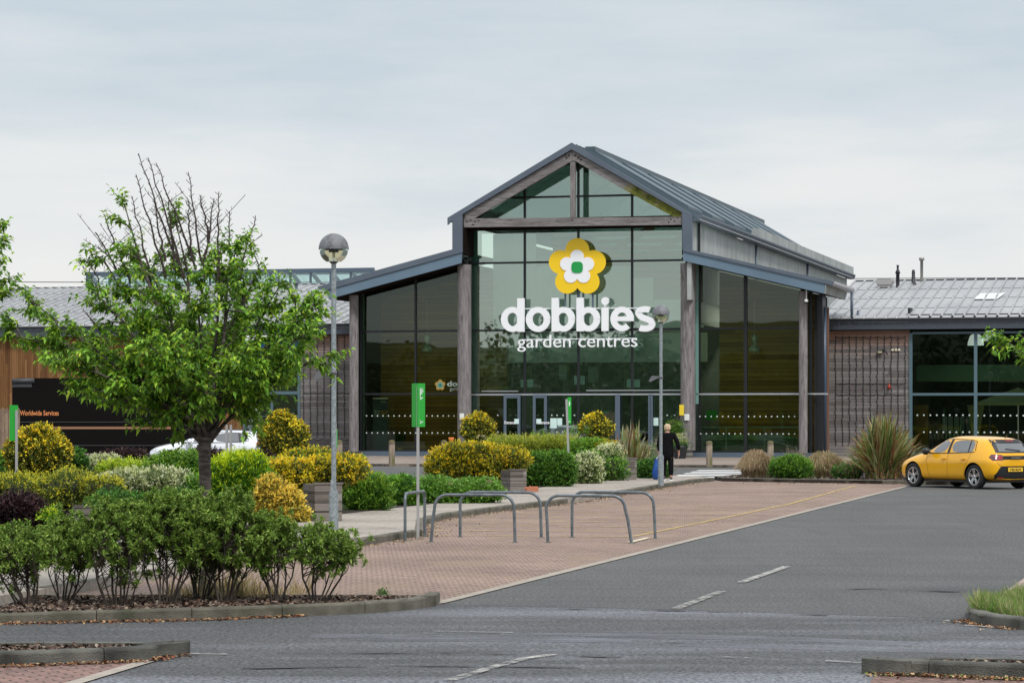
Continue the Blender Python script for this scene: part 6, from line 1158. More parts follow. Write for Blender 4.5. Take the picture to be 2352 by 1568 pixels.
def hoop(label, p0, p1, ytop, l0=0, l1=0, rx=.2, seed=0):
    a = G(*p0); c = G(*p1); t = thing('cycle_hoop', label, 'cycle stand', a, group='tubular steel cycle hoops'); H = CH+(HZ-ytop)*(a.y+c.y)/2/FPX; d = (c-a); d.z = 0; L = d.length; e = d/L; r = min(rx, L*.42)
    A = e*l0; C = d+e*l1; pts = [Vector((0, 0, -.05)), A*.6+Vector((0, 0, H*.5)), A+Vector((0, 0, H-r))]
    for k in range(1, 9): q = R(180-k*11.25); pts.append(A+e*(r+r*math.cos(q))+Vector((0, 0, H-r+r*math.sin(q))))
    for k in range(0, 9): q = R(90-k*11.25); pts.append(C+e*(-r+r*math.cos(q))+Vector((0, 0, H-r+r*math.sin(q))))
    pts += [d+(C-d)*.6+Vector((0, 0, H*.5)), d+Vector((0, 0, -.05))]; b = MB(); b.tube(pts, .0245, 10); b.build('tube', GALVD, t, recalc=False)
    b = MB()
    for q in (Vector((0, 0, 0)), d): b.lathe([(.06, .006), (.045, .014), (.028, .018)], (q.x, q.y, 0), 12)
    b.build('collar', KERBD, t, recalc=False)
hoop('narrow edge-on cycle hoop beside the green sign post', (930.4, 1242), (975.5, 1233.5), 1130, 0, 0, .12)
hoop('front left cycle hoop with a leaning left leg', (989.5, 1245), (1183.3, 1246.5), 1136, .06, -.02)
hoop('rear left cycle hoop behind the front left one', (1057, 1233.5), (1243.6, 1235.5), 1130, 0, -.02)
hoop('front right cycle hoop with a splayed right leg', (1259, 1246.5), (1452, 1248), 1138, -.03, -.11)
hoop('rear right cycle hoop farthest right', (1314, 1234), (1505.5, 1237.5), 1130, 0, -.03)
# green parking signs on posts
POSTM = mat('post_aluminium', S(168, 168, 166), .5, .3)
def flag_sign(label, px, yb, yt_post, panels, wpost=.045, lean=0):
    g = G(px, yb); Y = g.y; s = Y/FPX; z = lambda y: CH+(HZ-y)*s; t = thing('sign_post', label, 'sign', g, group='green flag signs on slim posts'); b = MB(); b.bar((0, 0, 0), (lean, 0, z(yt_post)), wpost, wpost*.7, 0, (0, 1, 0)); b.build('post', POSTM, t)
    for (x0, x1, yt, yb_, d0, d1, marks_) in panels:
        a = Vector(((x0-px)*s, d0, z(yb_))); c = Vector(((x1-px)*s, d1, z(yb_))); h = z(yt)-z(yb_); n = (c-a).cross(Vector((0, 0, 1))).normalized()*.006; b = MB(); b.prism([a-n, c-n, c-n+Vector((0, 0, h)), a-n+Vector((0, 0, h))], n*2); pn = b.build('panel', GRN, t)
        if marks_ and n.y > 0: n = -n
        if marks_:
            b = MB(); e = (c-a)
            for (u0, v0, u1, v1) in marks_:
                P = lambda u, v: a+e*u+Vector((0, 0, h*v))+(n*1.25 if n.y < 0 else -n*1.25)
                b.add([P(u0, v0), P(u1, v0), P(u1, v1), P(u0, v1)], [(0, 1, 2, 3)])
            b.build('symbol', WHT, pn, recalc=False)
mk = [(.28, .86, .42, .885), (.30, .80, .40, .85), (.48, .80, .58, .85), (.66, .80, .74, .85), (.28, .875, .74, .885), (.30, .74, .42, .79), (.5, .75, .6, .79), (.32, .70, .40, .73), (.46, .66, .72, .675), (.34, .63, .42, .69), (.46, .62, .5, .66), (.3, .155, .36, .17), (.3, .12, .75, .128), (.3, .10, .7, .108), (.3, .08, .5, .088)]
flag_sign('two leaf green flag sign on a slim post beside the narrow cycle hoop', 960, 1236, 885, [(946, 959, 880, 980, .10, -.02, None), (959, 975.5, 880, 980, -.03, .06, mk)])
b = MB(); g = G(960, 1236); s = g.y/FPX; 
flag_sign('single narrow green flag sign rising from the hedge before the entrance', 1308.5, 1119, 916, [(1303.5, 1312, 912, 973, 0, .05, [(.3, .82, .6, .85), (.35, .74, .7, .80), (.3, .68, .6, .72), (.2, .1, .8, .11), (.2, .07, .7, .08)])], .06, -.09)
flag_sign('green sign panel at the left edge seen from its back', 38, 1140, 942, [(22, 41, 930, 1012, 0, .02, None)], .06)
flag_sign('thin green sign seen edge-on behind the tall lamp post', 770, 1180, 970, [(769, 773.2, 985, 1028, .0, .2, None)], .05)
for px, lb in ((520.5, 'left one of two grey sign posts in front of the white car'), (530, 'right one of two grey sign posts in front of the white car')):
    g = G(px, 1150); s = g.y/FPX; b = MB(); b.bar((0, 0, 0), (0, 0, CH+(HZ-975)*s), .05, .03, 0, (0, 1, 0)); b.bar((.028, 0, .0), (.028, 0, CH+(HZ-978)*s), .008, .05, 0, (0, 1, 0)); o = b.build('sign_post', POSTM, None); o.location = g; tag(o, lb, 'post', 'grey posts by the white car')
# planters
PLK = boards('planter_planks', [(.10, .085, .07), (.16, .14, .125), (.22, .195, .175), (.27, .245, .225)], .172)
def planter(label, pxl, pxm, pxr, yt, yb, yaw=R(-22)):
    a = G(pxm, yb, .1); s = a.y/FPX; w = (pxr-pxm)*s/math.cos(yaw); H = (yb-yt)*s; dl = (pxm-pxl)*s/abs(math.sin(yaw)); dl = min(dl, 1.1)
    t = thing('planter_box', label, 'planter', (a.x, a.y, .1), -yaw, group='weathered timber planter boxes'); n = 4; b = MB(); h = H/n
    for k in range(n):
        z0_ = k*h+.006; z1_ = (k+1)*h-.006; b.box((0, 0, z0_), (w, .04, z1_)); b.box((0, dl-.04, z0_), (w, dl, z1_)); b.box((.0, .042, z0_), (.04, dl-.042, z1_)); b.box((w-.04, .042, z0_), (w, dl-.042, z1_))
    b.build('planks', PLK, t); b = MB(); b.box((.05, .05, 0), (w-.05, dl-.05, H-.05)); b.build('soil', SOIL, t)
    b = MB()
    for x in (.045, w-.095): b.box((x, .043, 0), (x+.05, .093, H-.01))
    b.box((-.02, -.02, H), (w+.02, .07, H+.03)); b.build('corner_posts', PLK, t)
planter('timber planter box right beside the tall lamp post', 690, 723, 784, 1112, 1197)
planter('timber planter box under the biggest golden shrub', 1150, 1172, 1209.5, 1080, 1128)
planter('timber planter box under the small golden cushion near the person', 1420, 1433, 1463, 1053, 1101)
planter('timber planter box half hidden behind the leftmost front shrubs', 160, 173, 262, 1164, 1240)
b = MB(); b.box((-.05, -.05, 0), (.05, .05, .38)); b.box((-.06, -.06, .38), (.06, .06, .40)); o = b.build('wooden_stake', PLK, None); o.location = G(1129, 1137, .1); tag(o, 'short square wooden stake in front of the biggest golden shrub', 'stake')
b = MB(); r_ = random.Random(2)
for k in range(26): b.box((r_.uniform(-.18, .18), r_.uniform(-.1, .1), r_.uniform(0, .1)), (r_.uniform(-.18, .18), r_.uniform(-.1, .1), r_.uniform(.02, .16)))
o = b.build('terracotta_stones', mat('terracotta', (.45, .17, .09), .9), None, bevel=.02); o.location = G(1221, 1129, .1); tag(o, 'small heap of terracotta stones right of the middle planter box', 'stones')
# bollards
BOLW = mat('bollard_wood', S(150, 136, 118), .9, col2=S(104, 92, 78), scale=3, stretch=(3, 3, .6), bump=.7, bscale=12, col3=(.12, .13, .03), c3scale=2.2, c3lo=.55, c3hi=.68)
def bollard(label, px, yb, yt, w):
    g = G(px, yb, .1); s = g.y/FPX; H = (yb-yt)*s; r = w*s/2; t = thing('bollard', label, 'bollard', (g.x, g.y, .1), group='round topped timber bollards')
    b = MB(); b.lathe([(r*1.02, 0), (r, .1), (r, H*.80), (r*.92, H*.81), (r, H*.825), (r*.92, H*.85), (r, H*.865), (r, H*.9)], (0, 0, 0), 18); b.build('shaft', BOLW, t, recalc=False)
    b = MB(); b.lathe([(r, H*.9), (r*1.03, H*.915), (r*.95, H*.95), (r*.6, H*.99), (0, H)], (0, 0, 0), 18); b.build('cap', mat('bollard_cap', (.13, .10, .05), .9, col2=(.10, .11, .03), scale=9), t, recalc=False)
bollard('timber bollard standing clear in front of the left aisle', 900, 1070, 1010, 14.3); bollard('timber bollard half hidden behind the biggest golden shrub', 1020, 1070.5, 1010, 14.3); bollard('timber bollard just right of the tall lamp post', 779.5, 1069.5, 1010, 14.3)
bollard('timber bollard with a mossy foot in front of the shopping trolleys', 1629, 1071.8, 1012, 14.6); bollard('timber bollard rising behind the leftmost dry grass tuft', 1769.7, 1073, 1012, 14.4)
# picket fence at the left edge
FN = thing('picket_fence', 'pale timber picket fence at the left edge before the cedar wall', 'fence', G(10, 1100, 0)); s = G(0, 1100).y/FPX; b = MB(); r_ = random.Random(3)
for k in range(16): x = (-12+k*1.0)*8.8*s+.02-.0; zt = CH+(HZ-935)*s; x0 = x; w = 7.4*s; b.prism([(x0, 0, 0), (x0+w, 0, 0), (x0+w, 0, zt-.08), (x0+w/2, 0, zt), (x0, 0, zt-.08)], (0, .025, 0))
b.build('pickets', mat('picket_wood', S(148, 128, 108), .9, col2=S(118, 100, 84), scale=4), FN); b = MB(); b.box((-12*8.8*s, .03, .5), (34*s, .07, .6)); b.box((-12*8.8*s, .03, 1.5), (34*s, .07, 1.6)); b.build('rails', MATS['picket_wood'], FN)
# black delivery truck
TRK = mat('truck_brown_black', (.004, .003, .0025), .55, spec=.12); TG = G(28, 1074); TX = At(455, 1074, TG.y); TK = thing('delivery_truck', 'very dark brown delivery truck side with orange words and a tan stripe', 'truck', TG, R(0)); s = TG.y/FPX; Z = lambda y: CH+(HZ-y)*s; X = lambda x: (x-28)*s; H = Z(868)
b = MB(); Lb = X(400); r = .18; prof = [(0, .55), (0, H-r)]+[(r-r*math.cos(R(a)), H-r+r*math.sin(R(a))) for a in range(15, 91, 15)]+[(Lb-.3, H)]+[(Lb-.3+.3*math.sin(R(a)), H-.3+.3*math.cos(R(a))) for a in range(15, 91, 15)]+[(Lb, .55)]
b.prism([(x, 0, z) for x, z in prof], (0, 2.3, 0)); b.build('body', TRK, TK)
b = MB(); b.prism([(Lb+.01, .1, .5), (Lb+1.6, .1, .5), (Lb+1.65, .1, 1.3), (Lb+1.1, .1, 1.5), (Lb+.5, .1, 2.35), (Lb+.01, .1, 2.4)], (0, 2.1, 0)); b.build('cab', TRK, TK)
b = MB(); b.box((.02, -.02, Z(985)), (Lb-.02, -.003, Z(979.5))); b.build('stripe', mat('truck_tan', (.30, .15, .08), .5), TK); b = MB()
for y in (969, 1022.5): b.box((.02, -.03, Z(y)-.012), (Lb-.02, -.003, Z(y)+.012))
b.build('side_rails', mat('truck_rail', (.06, .06, .06), .4), TK)
b = MB(); b.box((.0, -.015, H-.34), (.75, -.002, H-.2)); b.tube([(.0, .0, H-.12), (.85, .0, H-.10)], .10, 10); b.build('corner_cap', mat('cap_rubber', (.05, .05, .055), .6), TK)
tx = text_mesh('Worldwide Services', mat('truck_orange', (.75, .27, .09), .5), 'lettering', 1, .003, .015); me = tx.data; xs = [v.co.x for v in me.vertices]; sx = (X(135)-X(46))/(max(xs)-min(xs)); sy = (Z(942)-Z(953.5))/.72
for v in me.vertices: x, y, z = v.co; v.co = (X(46)+(x-min(xs))*sx, -.012-z, Z(953.5)+y*sy)
tx.parent = TK
for x in (1.2, 5.6): b = MB(); b.lathe([(0, -.02), (.25, -.03), (.44, -.02), (.46, .05), (.46, .25), (0, .26)], (x, .05, .46), 24, axis='y'); b.build('wheel', mat('tyre', (.018, .018, .018), .8), TK, recalc=False)
b = MB(); b.box((X(133), -.03, Z(1041)), (X(141), -.005, Z(1035))); b.build('side_light', mat('amber', (.8, .25, .12), .4), TK)
# ================================================================ CARS
TYRE = mat('tyre', (.018, .018, .018), .8); RIM = mat('alloy', (.62, .63, .65), .25, .9); RIMD = mat('rim_black', (.02, .02, .02), .35); CGL = mat('car_glass', (.03, .036, .038), .03, spec=1.0, coat=1); CGL.node_tree.nodes['Principled BSDF'].inputs['IOR'].default_value = 1.8; TRIM = mat('car_trim', (.012, .012, .013), .4); REDL = mat('tail_red', (.45, .01, .02), .15, coat=1); CHR = mat('chrome', (.7, .7, .72), .12, 1)
GROOVE = mat('panel_gap', (.03, .02, .01), .6)
def car(name, label, loc, yaw, paint, W2=.87, sc=(1, 1, 1), axles=(1.22, -1.32), cols=None, wr=.333, seed=1, rim_dark=False):
    t = thing(name, label, 'car', loc, yaw)
    rows = len(cols[0]); P = [[Vector((p[0]*sc[0], p[1]*sc[1], p[2]*sc[2])) for p in c] for c in cols]; nc = len(P)
    b = bmesh.new(); vs = [[None]*rows for _ in range(nc)]; vm = [[None]*rows for _ in range(nc)]
    for i in range(nc):
        for j in range(rows):
            vs[i][j] = b.verts.new(P[i][j]); vm[i][j] = vs[i][j] if P[i][j].y < 1e-6 else b.verts.new((P[i][j].x, -P[i][j].y, P[i][j].z))
    GLASS = car.glass
    for i in range(nc-1):
        for j in range(rows-1):
            m = 1 if (i, j) in GLASS else 0
            f = b.faces.new((vs[i][j], vs[i+1][j], vs[i+1][j+1], vs[i][j+1])); f.material_index = m; f.smooth = True
            f = b.faces.new((vm[i][j+1], vm[i+1][j+1], vm[i+1][j], vm[i][j])); f.material_index = m; f.smooth = True
    for i, rev in ((0, False), (nc-1, True)):
        for j in range(1, rows-1):
            if j == 0: continue
        for j in range(0, (rows)//2):
            a, c_ = j, rows-1-j
            if c_-a < 1: continue
            for V, flip in ((vs, rev), (vm, not rev)):
                q = [V[i][a], V[i][a+1], V[i][c_-1], V[i][c_]] if c_-1 > a+1 else [V[i][a], V[i][a+1], V[i][c_]] if c_-1 == a+1 else None
                if q is None: continue
                q = list(dict.fromkeys(q))
                if len(q) < 3: continue
                try: f = b.faces.new(q if flip else q[::-1]); f.smooth = True
                except ValueError: pass
    # crease the glass borders so windows keep their corners
    bmesh.ops.recalc_face_normals(b, faces=b.faces)
    cl = b.edges.layers.float.get('crease_edge') or b.edges.layers.float.new('crease_edge')
    for i in range(1, nc-1):
        for V in (vs, vm):
            e = b.edges.get((V[i][3], V[i+1][3]))
            if e: e[cl] = .45
    for e in b.edges:
        ms = {f.material_index for f in e.link_faces}
        if len(ms) > 1: e[cl] = .92
    me = bpy.data.meshes.new('cage'); b.to_mesh(me); b.free(); o = bpy.data.objects.new('cage', me); COL.objects.link(o)
    for mm in (paint, CGL, TRIM): me.materials.append(mm)
    o.modifiers.new('s', 'SUBSURF').levels = 3
    cut = MB(); rr = wr+.045
    for ax in axles:
        for sgn in (1, -1): cut.lathe([(0, sgn*.52*sc[1]), (rr, sgn*.52*sc[1]), (rr, sgn*1.2), (0, sgn*1.2)], (ax*sc[0], 0, wr+.01), 40, 0, 'y')
    co = cut.build('cutter', [TRIM], None); md = o.modifiers.new('b', 'BOOLEAN'); md.object = co; md.operation = 'DIFFERENCE'; md.solver = 'EXACT'; md.material_mode = 'TRANSFER'
    bpy.context.view_layer.update(); dg = bpy.context.evaluated_depsgraph_get(); me2 = bpy.data.meshes.new_from_object(o.evaluated_get(dg)); bpy.data.objects.remove(o); bpy.data.objects.remove(co)
    bv = bmesh.new(); bv.from_mesh(me2); tree_ = BVHTree.FromBMesh(bv)
    names = [m.name for m in me2.materials]
    def sub(nm, mi, mm):
        c = bv.copy(); bmesh.ops.delete(c, geom=[f for f in c.faces if f.material_index not in mi], context='FACES'); m3 = bpy.data.meshes.new(nm); c.to_mesh(m3); c.free(); m3.materials.clear(); m3.materials.append(mm)
        for p in m3.polygons: p.material_index = 0
        ob = bpy.data.objects.new(nm, m3); COL.objects.link(ob); ob.parent = t; return ob
    gi = [i for i, n in enumerate(names) if n == 'car_glass']; ti = [i for i, n in enumerate(names) if n == 'car_trim']; bi = [i for i in range(len(names)) if i not in gi+ti]
    body = sub('body', bi, paint); gl = sub('windows', gi, CGL); sub('wheel_arches', ti, TRIM)
    def proj(x, z, sgn=1, axis='y', off=.003):
        if axis == 'y': r = tree_.ray_cast(Vector((x, sgn*2, z)), Vector((0, -sgn, 0)))
        else: r = tree_.ray_cast(Vector((sgn*4, x, z)), Vector((-sgn, 0, 0)))
        return (r[0]+r[1]*off, r[1]) if r[0] else (None, None)
    def line(b_, pts, w=.008, sgn=1, axis='y', off=.003, n=14):
        out = []
        for p, q in zip(pts[:-1], pts[1:]):
            for k in range(n+1):
                h, nn = proj(p[0]+(q[0]-p[0])*k/n, p[1]+(q[1]-p[1])*k/n, sgn, axis, off)
                if h: out.append((h, nn))
        for (h0, n0), (h1, n1) in zip(out[:-1], out[1:]):
            d = h1-h0
            if d.length < 1e-5 or d.length > .3: continue
            s_ = d.cross(n0).normalized()*w/2; b_.add([h0-s_, h0+s_, h1+s_, h1-s_], [(0, 1, 2, 3)])
    def patch(nm, mm, polyp, sgn=1, axis='y', off=.006, par=None, res=10):
        """polygon (in x,z or y,z) projected on the body as a thin shell"""
        xs = [p[0] for p in polyp]; zs = [p[1] for p in polyp]; bm2 = bmesh.new(); n = res; x0, x1, z0_, z1_ = min(xs), max(xs), min(zs), max(zs)
        vv = [bm2.verts.new((p[0], p[1], 0)) for p in polyp]; f = bm2.faces.new(vv)
        bmesh.ops.triangulate(bm2, faces=[f]); 
        for _ in range(3): bmesh.ops.subdivide_edges(bm2, edges=[e for e in bm2.edges if e.calc_length() > .06], cuts=1, use_grid_fill=False); bmesh.ops.triangulate(bm2, faces=bm2.faces)
        for v in bm2.verts:
            h, nn = proj(v.co.x, v.co.y, sgn, axis, off)
            v.co = h if h else ((v.co.x, sgn*W2*.9, v.co.y) if axis == 'y' else (sgn*2, v.co.x, v.co.y))
            
        for f in bm2.faces: f.smooth = True
        m3 = bpy.data.meshes.new(nm); bm2.to_mesh(m3); bm2.free(); m3.materials.append(mm); ob = bpy.data.objects.new(nm, m3); COL.objects.link(ob); ob.parent = par or t; return ob
    # wheels
    for ax in axles:
        for sgn in (1, -1):
            w = bpy.data.objects.new('wheel', None); COL.objects.link(w); w.parent = t; w.location = (ax*sc[0], sgn*(W2*sc[1]-.11), wr)
            s_ = sgn; b_ = MB(); b_.lathe([(wr*.66, -.09*s_), (wr*.93, -.10*s_), (wr, -.07*s_), (wr, .07*s_), (wr*.95, .095*s_), (wr*.68, .085*s_), (wr*.66, .06*s_)], (0, 0, 0), 36, axis='y'); b_.build('tyre', TYRE, w, recalc=False)
            b_ = MB(); b_.lathe([(wr*.67, .082*s_), (wr*.64, .078*s_), (wr*.62, .03*s_), (0, .02*s_)], (0, 0, 0), 36, axis='y', m=1); b_.lathe([(wr*.68, .084*s_), (wr*.63, .088*s_), (wr*.62, .07*s_)], (0, 0, 0), 36, axis='y')
            for k in range(5):
                a = R(72*k+17)
                for da in (-.14, .14):
                    p0 = Vector((math.cos(a+da*2.2)*.05, .06*s_, math.sin(a+da*2.2)*.05)); p1 = Vector((math.cos(a+da)*wr*.64, .078*s_, math.sin(a+da)*wr*.64)); b_.bar(p0, p1, .03, .03, 0, (0, 1, 0))
            b_.lathe([(.05, .05*s_), (.05, .075*s_), (0, .078*s_)], (0, 0, 0), 14, axis='y'); b_.build('rim', [RIM, RIMD], w, recalc=False)
    return t, body, line, patch, proj, tree_
# ---- hatchback cage: columns front -> rear, rows sill -> roof centre
def colm(*r): return [tuple(x) for x in r]
HB = [
 colm((1.90, 0, .20), (1.90, .60, .20), (1.97, .66, .38), (1.99, .62, .55), (1.95, .58, .66), (1.93, .42, .70), (1.94, .25, .72), (1.95, 0, .73)),
 colm((1.70, 0, .18), (1.72, .76, .19), (1.76, .82, .40), (1.78, .82, .60), (1.72, .74, .76), (1.68, .55, .82), (1.68, .32, .84), (1.68, 0, .85)),
 colm((1.22, 0, .18), (1.22, .82, .19), (1.22, .87, .42), (1.22, .88, .68), (1.20, .80, .86), (1.15, .62, .93), (1.14, .38, .955), (1.14, 0, .965)),
 colm((.80, 0, .18), (.80, .82, .19), (.80, .865, .42), (.80, .86, .72), (.86, .79, .92), (.80, .66, .985), (.84, .42, 1.01), (.88, 0, 1.02)),
 colm((.45, 0, .18), (.45, .82, .19), (.45, .865, .42), (.45, .86, .72), (.62, .80, .945), (.10, .625, 1.285), (.12, .50, 1.36), (.14, 0, 1.385)),
 colm((-.18, 0, .18), (-.18, .82, .19), (-.18, .865, .42), (-.18, .86, .73), (-.17, .81, .955), (-.22, .645, 1.335), (-.22, .53, 1.415), (-.22, 0, 1.435)),
 colm((-.28, 0, .18), (-.28, .82, .19), (-.28, .865, .42), (-.28, .86, .73), (-.27, .81, .957), (-.29, .645, 1.335), (-.29, .53, 1.415), (-.29, 0, 1.435)),
 colm((-1.00, 0, .18), (-1.00, .83, .19), (-1.00, .875, .42), (-1.00, .875, .74), (-1.06, .80, .985), (-.98, .635, 1.315), (-.98, .52, 1.405), (-.98, 0, 1.43)),
 colm((-1.30, 0, .18), (-1.30, .83, .20), (-1.30, .885, .44), (-1.30, .885, .76), (-1.24, .80, 1.00), (-1.20, .63, 1.29), (-1.25, .50, 1.39), (-1.25, 0, 1.42)),
 colm((-1.62, 0, .20), (-1.66, .80, .22), (-1.68, .865, .44), (-1.70, .86, .76), (-1.62, .76, 1.02), (-1.48, .62, 1.27), (-1.55, .48, 1.365), (-1.58, 0, 1.395)),
 colm((-1.85, 0, .22), (-1.88, .72, .24), (-1.92, .80, .44), (-1.92, .79, .74), (-1.84, .70, .98), (-1.74, .57, 1.20), (-1.70, .46, 1.32), (-1.74, 0, 1.36)),
 colm((-1.95, 0, .24), (-1.97, .62, .26), (-2.02, .70, .44), (-2.02, .70, .72), (-1.95, .63, .95), (-1.93, .54, .99), (-1.945, .42, 1.00), (-1.97, 0, 1.00)),
 colm((-1.97, 0, .27), (-2.00, .55, .30), (-2.05, .60, .46), (-2.06, .60, .68), (-2.02, .55, .86), (-2.01, .47, .90), (-2.02, .35, .91), (-2.035, 0, .91)),
]
car.glass = {(3, 5), (3, 6), (4, 4), (6, 4), (7, 4), (10, 5), (10, 6)}
YP_ = mat('yellow_car_paint', (.86, .43, .004), .28, coat=.8, spec=.3)
g = G(2242.4, 1122.6); cx = g.y; yawv = Vector((-.515, .857)).normalized(); yaw = math.atan2(yawv.y, yawv.x); left = Vector((-yawv.y, yawv.x))
org = Vector((g.x, g.y))+yawv*1.32-left*.76
t, body, line, patch, proj, tr_ = car('yellow_hatchback', 'bright yellow hatchback seen from its rear left corner on the asphalt', (org.x, org.y, 0), yaw, YP_, cols=HB)
b = MB()
line(b, [(.66, .93), (.60, .6), (.52, .28), (.35, .22), (-1.0, .22)]); line(b, [(-.23, .95), (-.24, .6), (-.22, .22)]); line(b, [(-1.16, .98), (-1.12, .82), (-.96, .60), (-.90, .22)]); line(b, [(1.0, .95), (1.5, .88), (1.78, .74)], .006)
b.build('door_gaps', GROOVE, body, recalc=False)
b = MB()
for pl in ([(.70, .955), (.12, 1.30)], [(.12, 1.30), (-.25, 1.345), (-.99, 1.325), (-1.22, 1.28), (-1.30, 1.03)], [(.70, .95), (-.2, .957), (-1.06, .985), (-1.28, 1.0)]): line(b, pl, .022, off=.006)
line(b, [(-.225, .97), (-.25, 1.33)], .10, off=.005); line(b, [(-1.03, 1.0), (-1.0, 1.31)], .035, off=.006); b.build('window_trim', TRIM, body, recalc=False)
for x in (-.10, -.92): 
    h, n = proj(x, .80); b = MB(); 
    if h: b.bar(h+Vector((.09, .02, 0)), h+Vector((-.09, .02, .012)), .03, .035, 0, (0, 0, 1)); b.build('door_handle', YP_, body, bevel=.008)
# mirror
b = MB(); b.lathe([(0, -.10), (.07, -.08), (.10, 0), (.09, .07), (0, .1)], (.50, .98, 1.0), 14, axis='y'); b.bar((.52, .80, .96), (.52, .92, .98), .05, .04); b.build('mirror', TRIM, t, recalc=False)
# rear
def rear(name, m, pts, off=.008, par=None): return patch(name, m, pts, -1, 'x', off, par)
rear('light_bar', TRIM, [(-.72, .80), (.72, .80), (.70, .875), (.5, .90), (-.5, .90), (-.70, .875)], .004)
for sg in (1, -1): 
    patch('tail_light', REDL, [(-1.99, .80), (-1.80, .80), (-1.74, .86), (-1.78, .93), (-1.99, .90)], sg, 'y', .006) if False else None
    rear('tail_light', mat('tail_smoke', (.10, .02, .03), .1, coat=1), [(sg*.42, .79), (sg*.735, .775), (sg*.76, .86), (sg*.70, .935), (sg*.44, .925)], .010)
    for k in range(3): x = .46+k*.075; rear('tail_claw', REDL, [(sg*x, .80), (sg*(x+.045), .80), (sg*(x+.06), .90), (sg*(x+.015), .90)], .016)
rear('bumper_insert', TRIM, [(-.62, .25), (.62, .25), (.70, .38), (.60, .54), (.50, .62), (-.50, .62), (-.60, .54), (-.70, .38)], .006)
rear('spoiler_strip', TRIM, [(-.56, 1.24), (.56, 1.24), (.50, 1.33), (-.50, 1.33)], .01)
for sg in (1, -1): rear('window_surround', TRIM, [(sg*.50, .985), (sg*.60, .985), (sg*.565, 1.20), (sg*.50, 1.30), (sg*.46, 1.30)], .008)
rear('window_surround', TRIM, [(-.56, .975), (.56, .975), (.56, 1.01), (-.56, 1.01)], .008)
rear('brake_light', REDL, [(-.14, 1.285), (.14, 1.285), (.14, 1.305), (-.14, 1.305)], .018)
for sg in (1, -1): rear('reflector', REDL, [(sg*.40, .30), (sg*.58, .32), (sg*.58, .34), (sg*.40, .32)], .014)
np_ = bpy.data.objects.new('number_plate', None); COL.objects.link(np_); np_.parent = t; h, n = proj(0, .53, -1, 'x', 0); np_.location = (h.x-.03, 0, .53)
b = MB(); b.box((-.006, -.26, -.056), (.006, .26, .056)); b.build('plate', mat('plate_yellow', (.85, .52, .03), .4), np_, bevel=.003)
tx = text_mesh('V20 ROY', TRIM, 'lettering', 1, .002, .03); xs = [v.co.x for v in tx.data.vertices]; k = .42/(max(xs)-min(xs))
for v in tx.data.vertices: x, y, z = v.co; v.co = (-.010-z*.3, .21-(x-min(xs))*k, -.032+y*.085)
tx.parent = np_
tx = text_mesh('PEUGEOT', RIM, 'lettering', 1, .002, .02, spacing=1.3); xs = [v.co.x for v in tx.data.vertices]; k = .34/(max(xs)-min(xs))
for v in tx.data.vertices: x, y, z = v.co; v.co = (-2.065-z*.3, .17-(x-min(xs))*k, .835+y*.045)
tx.parent = t
b = MB(); b.tube([(-1.62, 0, 1.40), (-1.72, 0, 1.46)], [.025, .008], 8); b.build('aerial', TRIM, t, recalc=False)
b = MB(); line(b, [(.25, 1.08), (-.25, 1.03)], .03, -1, 'x', .012); b.build('wiper', TRIM, t, recalc=False)
b = MB(); b.box((-1.7, -.75, .17), (1.7, .75, .23)); b.build('underbody', TRIM, t)
line_b = MB(); line(line_b, [(.62, .80), (.62, .72)], .006, 1); 
patch('sill_trim', TRIM, [(-.98, .175), (.86, .175), (.86, .215), (-.98, .215)], 1, 'y', .004)
b = MB(); line(b, [(-.66, .72), (-.50, .62), (.50, .62), (.66, .72)], .008, -1, 'x'); line(b, [(-.62, .97), (-.66, .74)], .008, -1, 'x'); line(b, [(.62, .97), (.66, .74)], .008, -1, 'x'); b.build('tailgate_gap', GROOVE, body, recalc=False)
# ---- white crossover, nose to the left
WC = [[(x, y, z) for x, y, z in c] for c in HB]
SU = []
for i, c in enumerate(HB):
    q = []
    for j, (x, y, z) in enumerate(c):
        zz = z+.04 if j < 4 else z+.03; xx = x*1.07
        q.append((xx, y*1.02, zz))
    SU.append(q)
# flatter, longer tail: stretch the roof back
for i in (7, 8, 9): SU[i] = [(x-(.22 if j >= 4 else .0), y, z) for j, (x, y, z) in enumerate(SU[i])]
WPNT = mat('white_car_paint', (.72, .74, .77), .25, coat=1)
s = 62.5; Y = FPX/s; a = At(331, 955, Y); c_ = At(604, 955, Y); dirv = Vector((c_.x-a.x, 0)); mid = (a+c_)/2
t2, body2, line, patch, proj, tr_ = car('white_crossover', 'white crossover car side on behind the hedge with its nose to the left', (mid.x+.05, Y+.9, 0), R(180), WPNT, cols=SU, sc=(1.0, 1.0, 1.0), axles=(1.32, -1.40), wr=.34)
b = MB(); line(b, [(.70, .96), (.62, .6), (.5, .3)]); line(b, [(-.25, .98), (-.26, .6), (-.24, .3)]); line(b, [(-1.3, 1.0), (-1.2, .6)]); line(b, [(1.1, .80), (-1.6, .86)], .008); b.build('door_gaps', mat('grey_gap', (.25, .26, .28), .6), body2, recalc=False)
b = MB()
for pl in ([(.78, .985), (.15, 1.33)], [(.15, 1.33), (-.25, 1.37), (-1.2, 1.35), (-1.48, 1.30), (-1.60, 1.09)], [(.78, .98), (-.2, .985), (-1.3, 1.01), (-1.60, 1.07)]): line(b, pl, .026, off=.006)
line(b, [(-.24, 1.0), (-.26, 1.36)], .12, off=.005); line(b, [(-1.30, 1.02), (-1.24, 1.34)], .10, off=.006); b.build('window_trim', TRIM, body2, recalc=False)
for x in (-.16, -.98):
    h, n = proj(x, .92); b = MB()
    if h: b.bar(h+Vector((.09, .02, 0)), h+Vector((-.09, .02, .01)), .03, .03, 0, (0, 0, 1)); b.build('door_handle', WPNT, body2, bevel=.008)
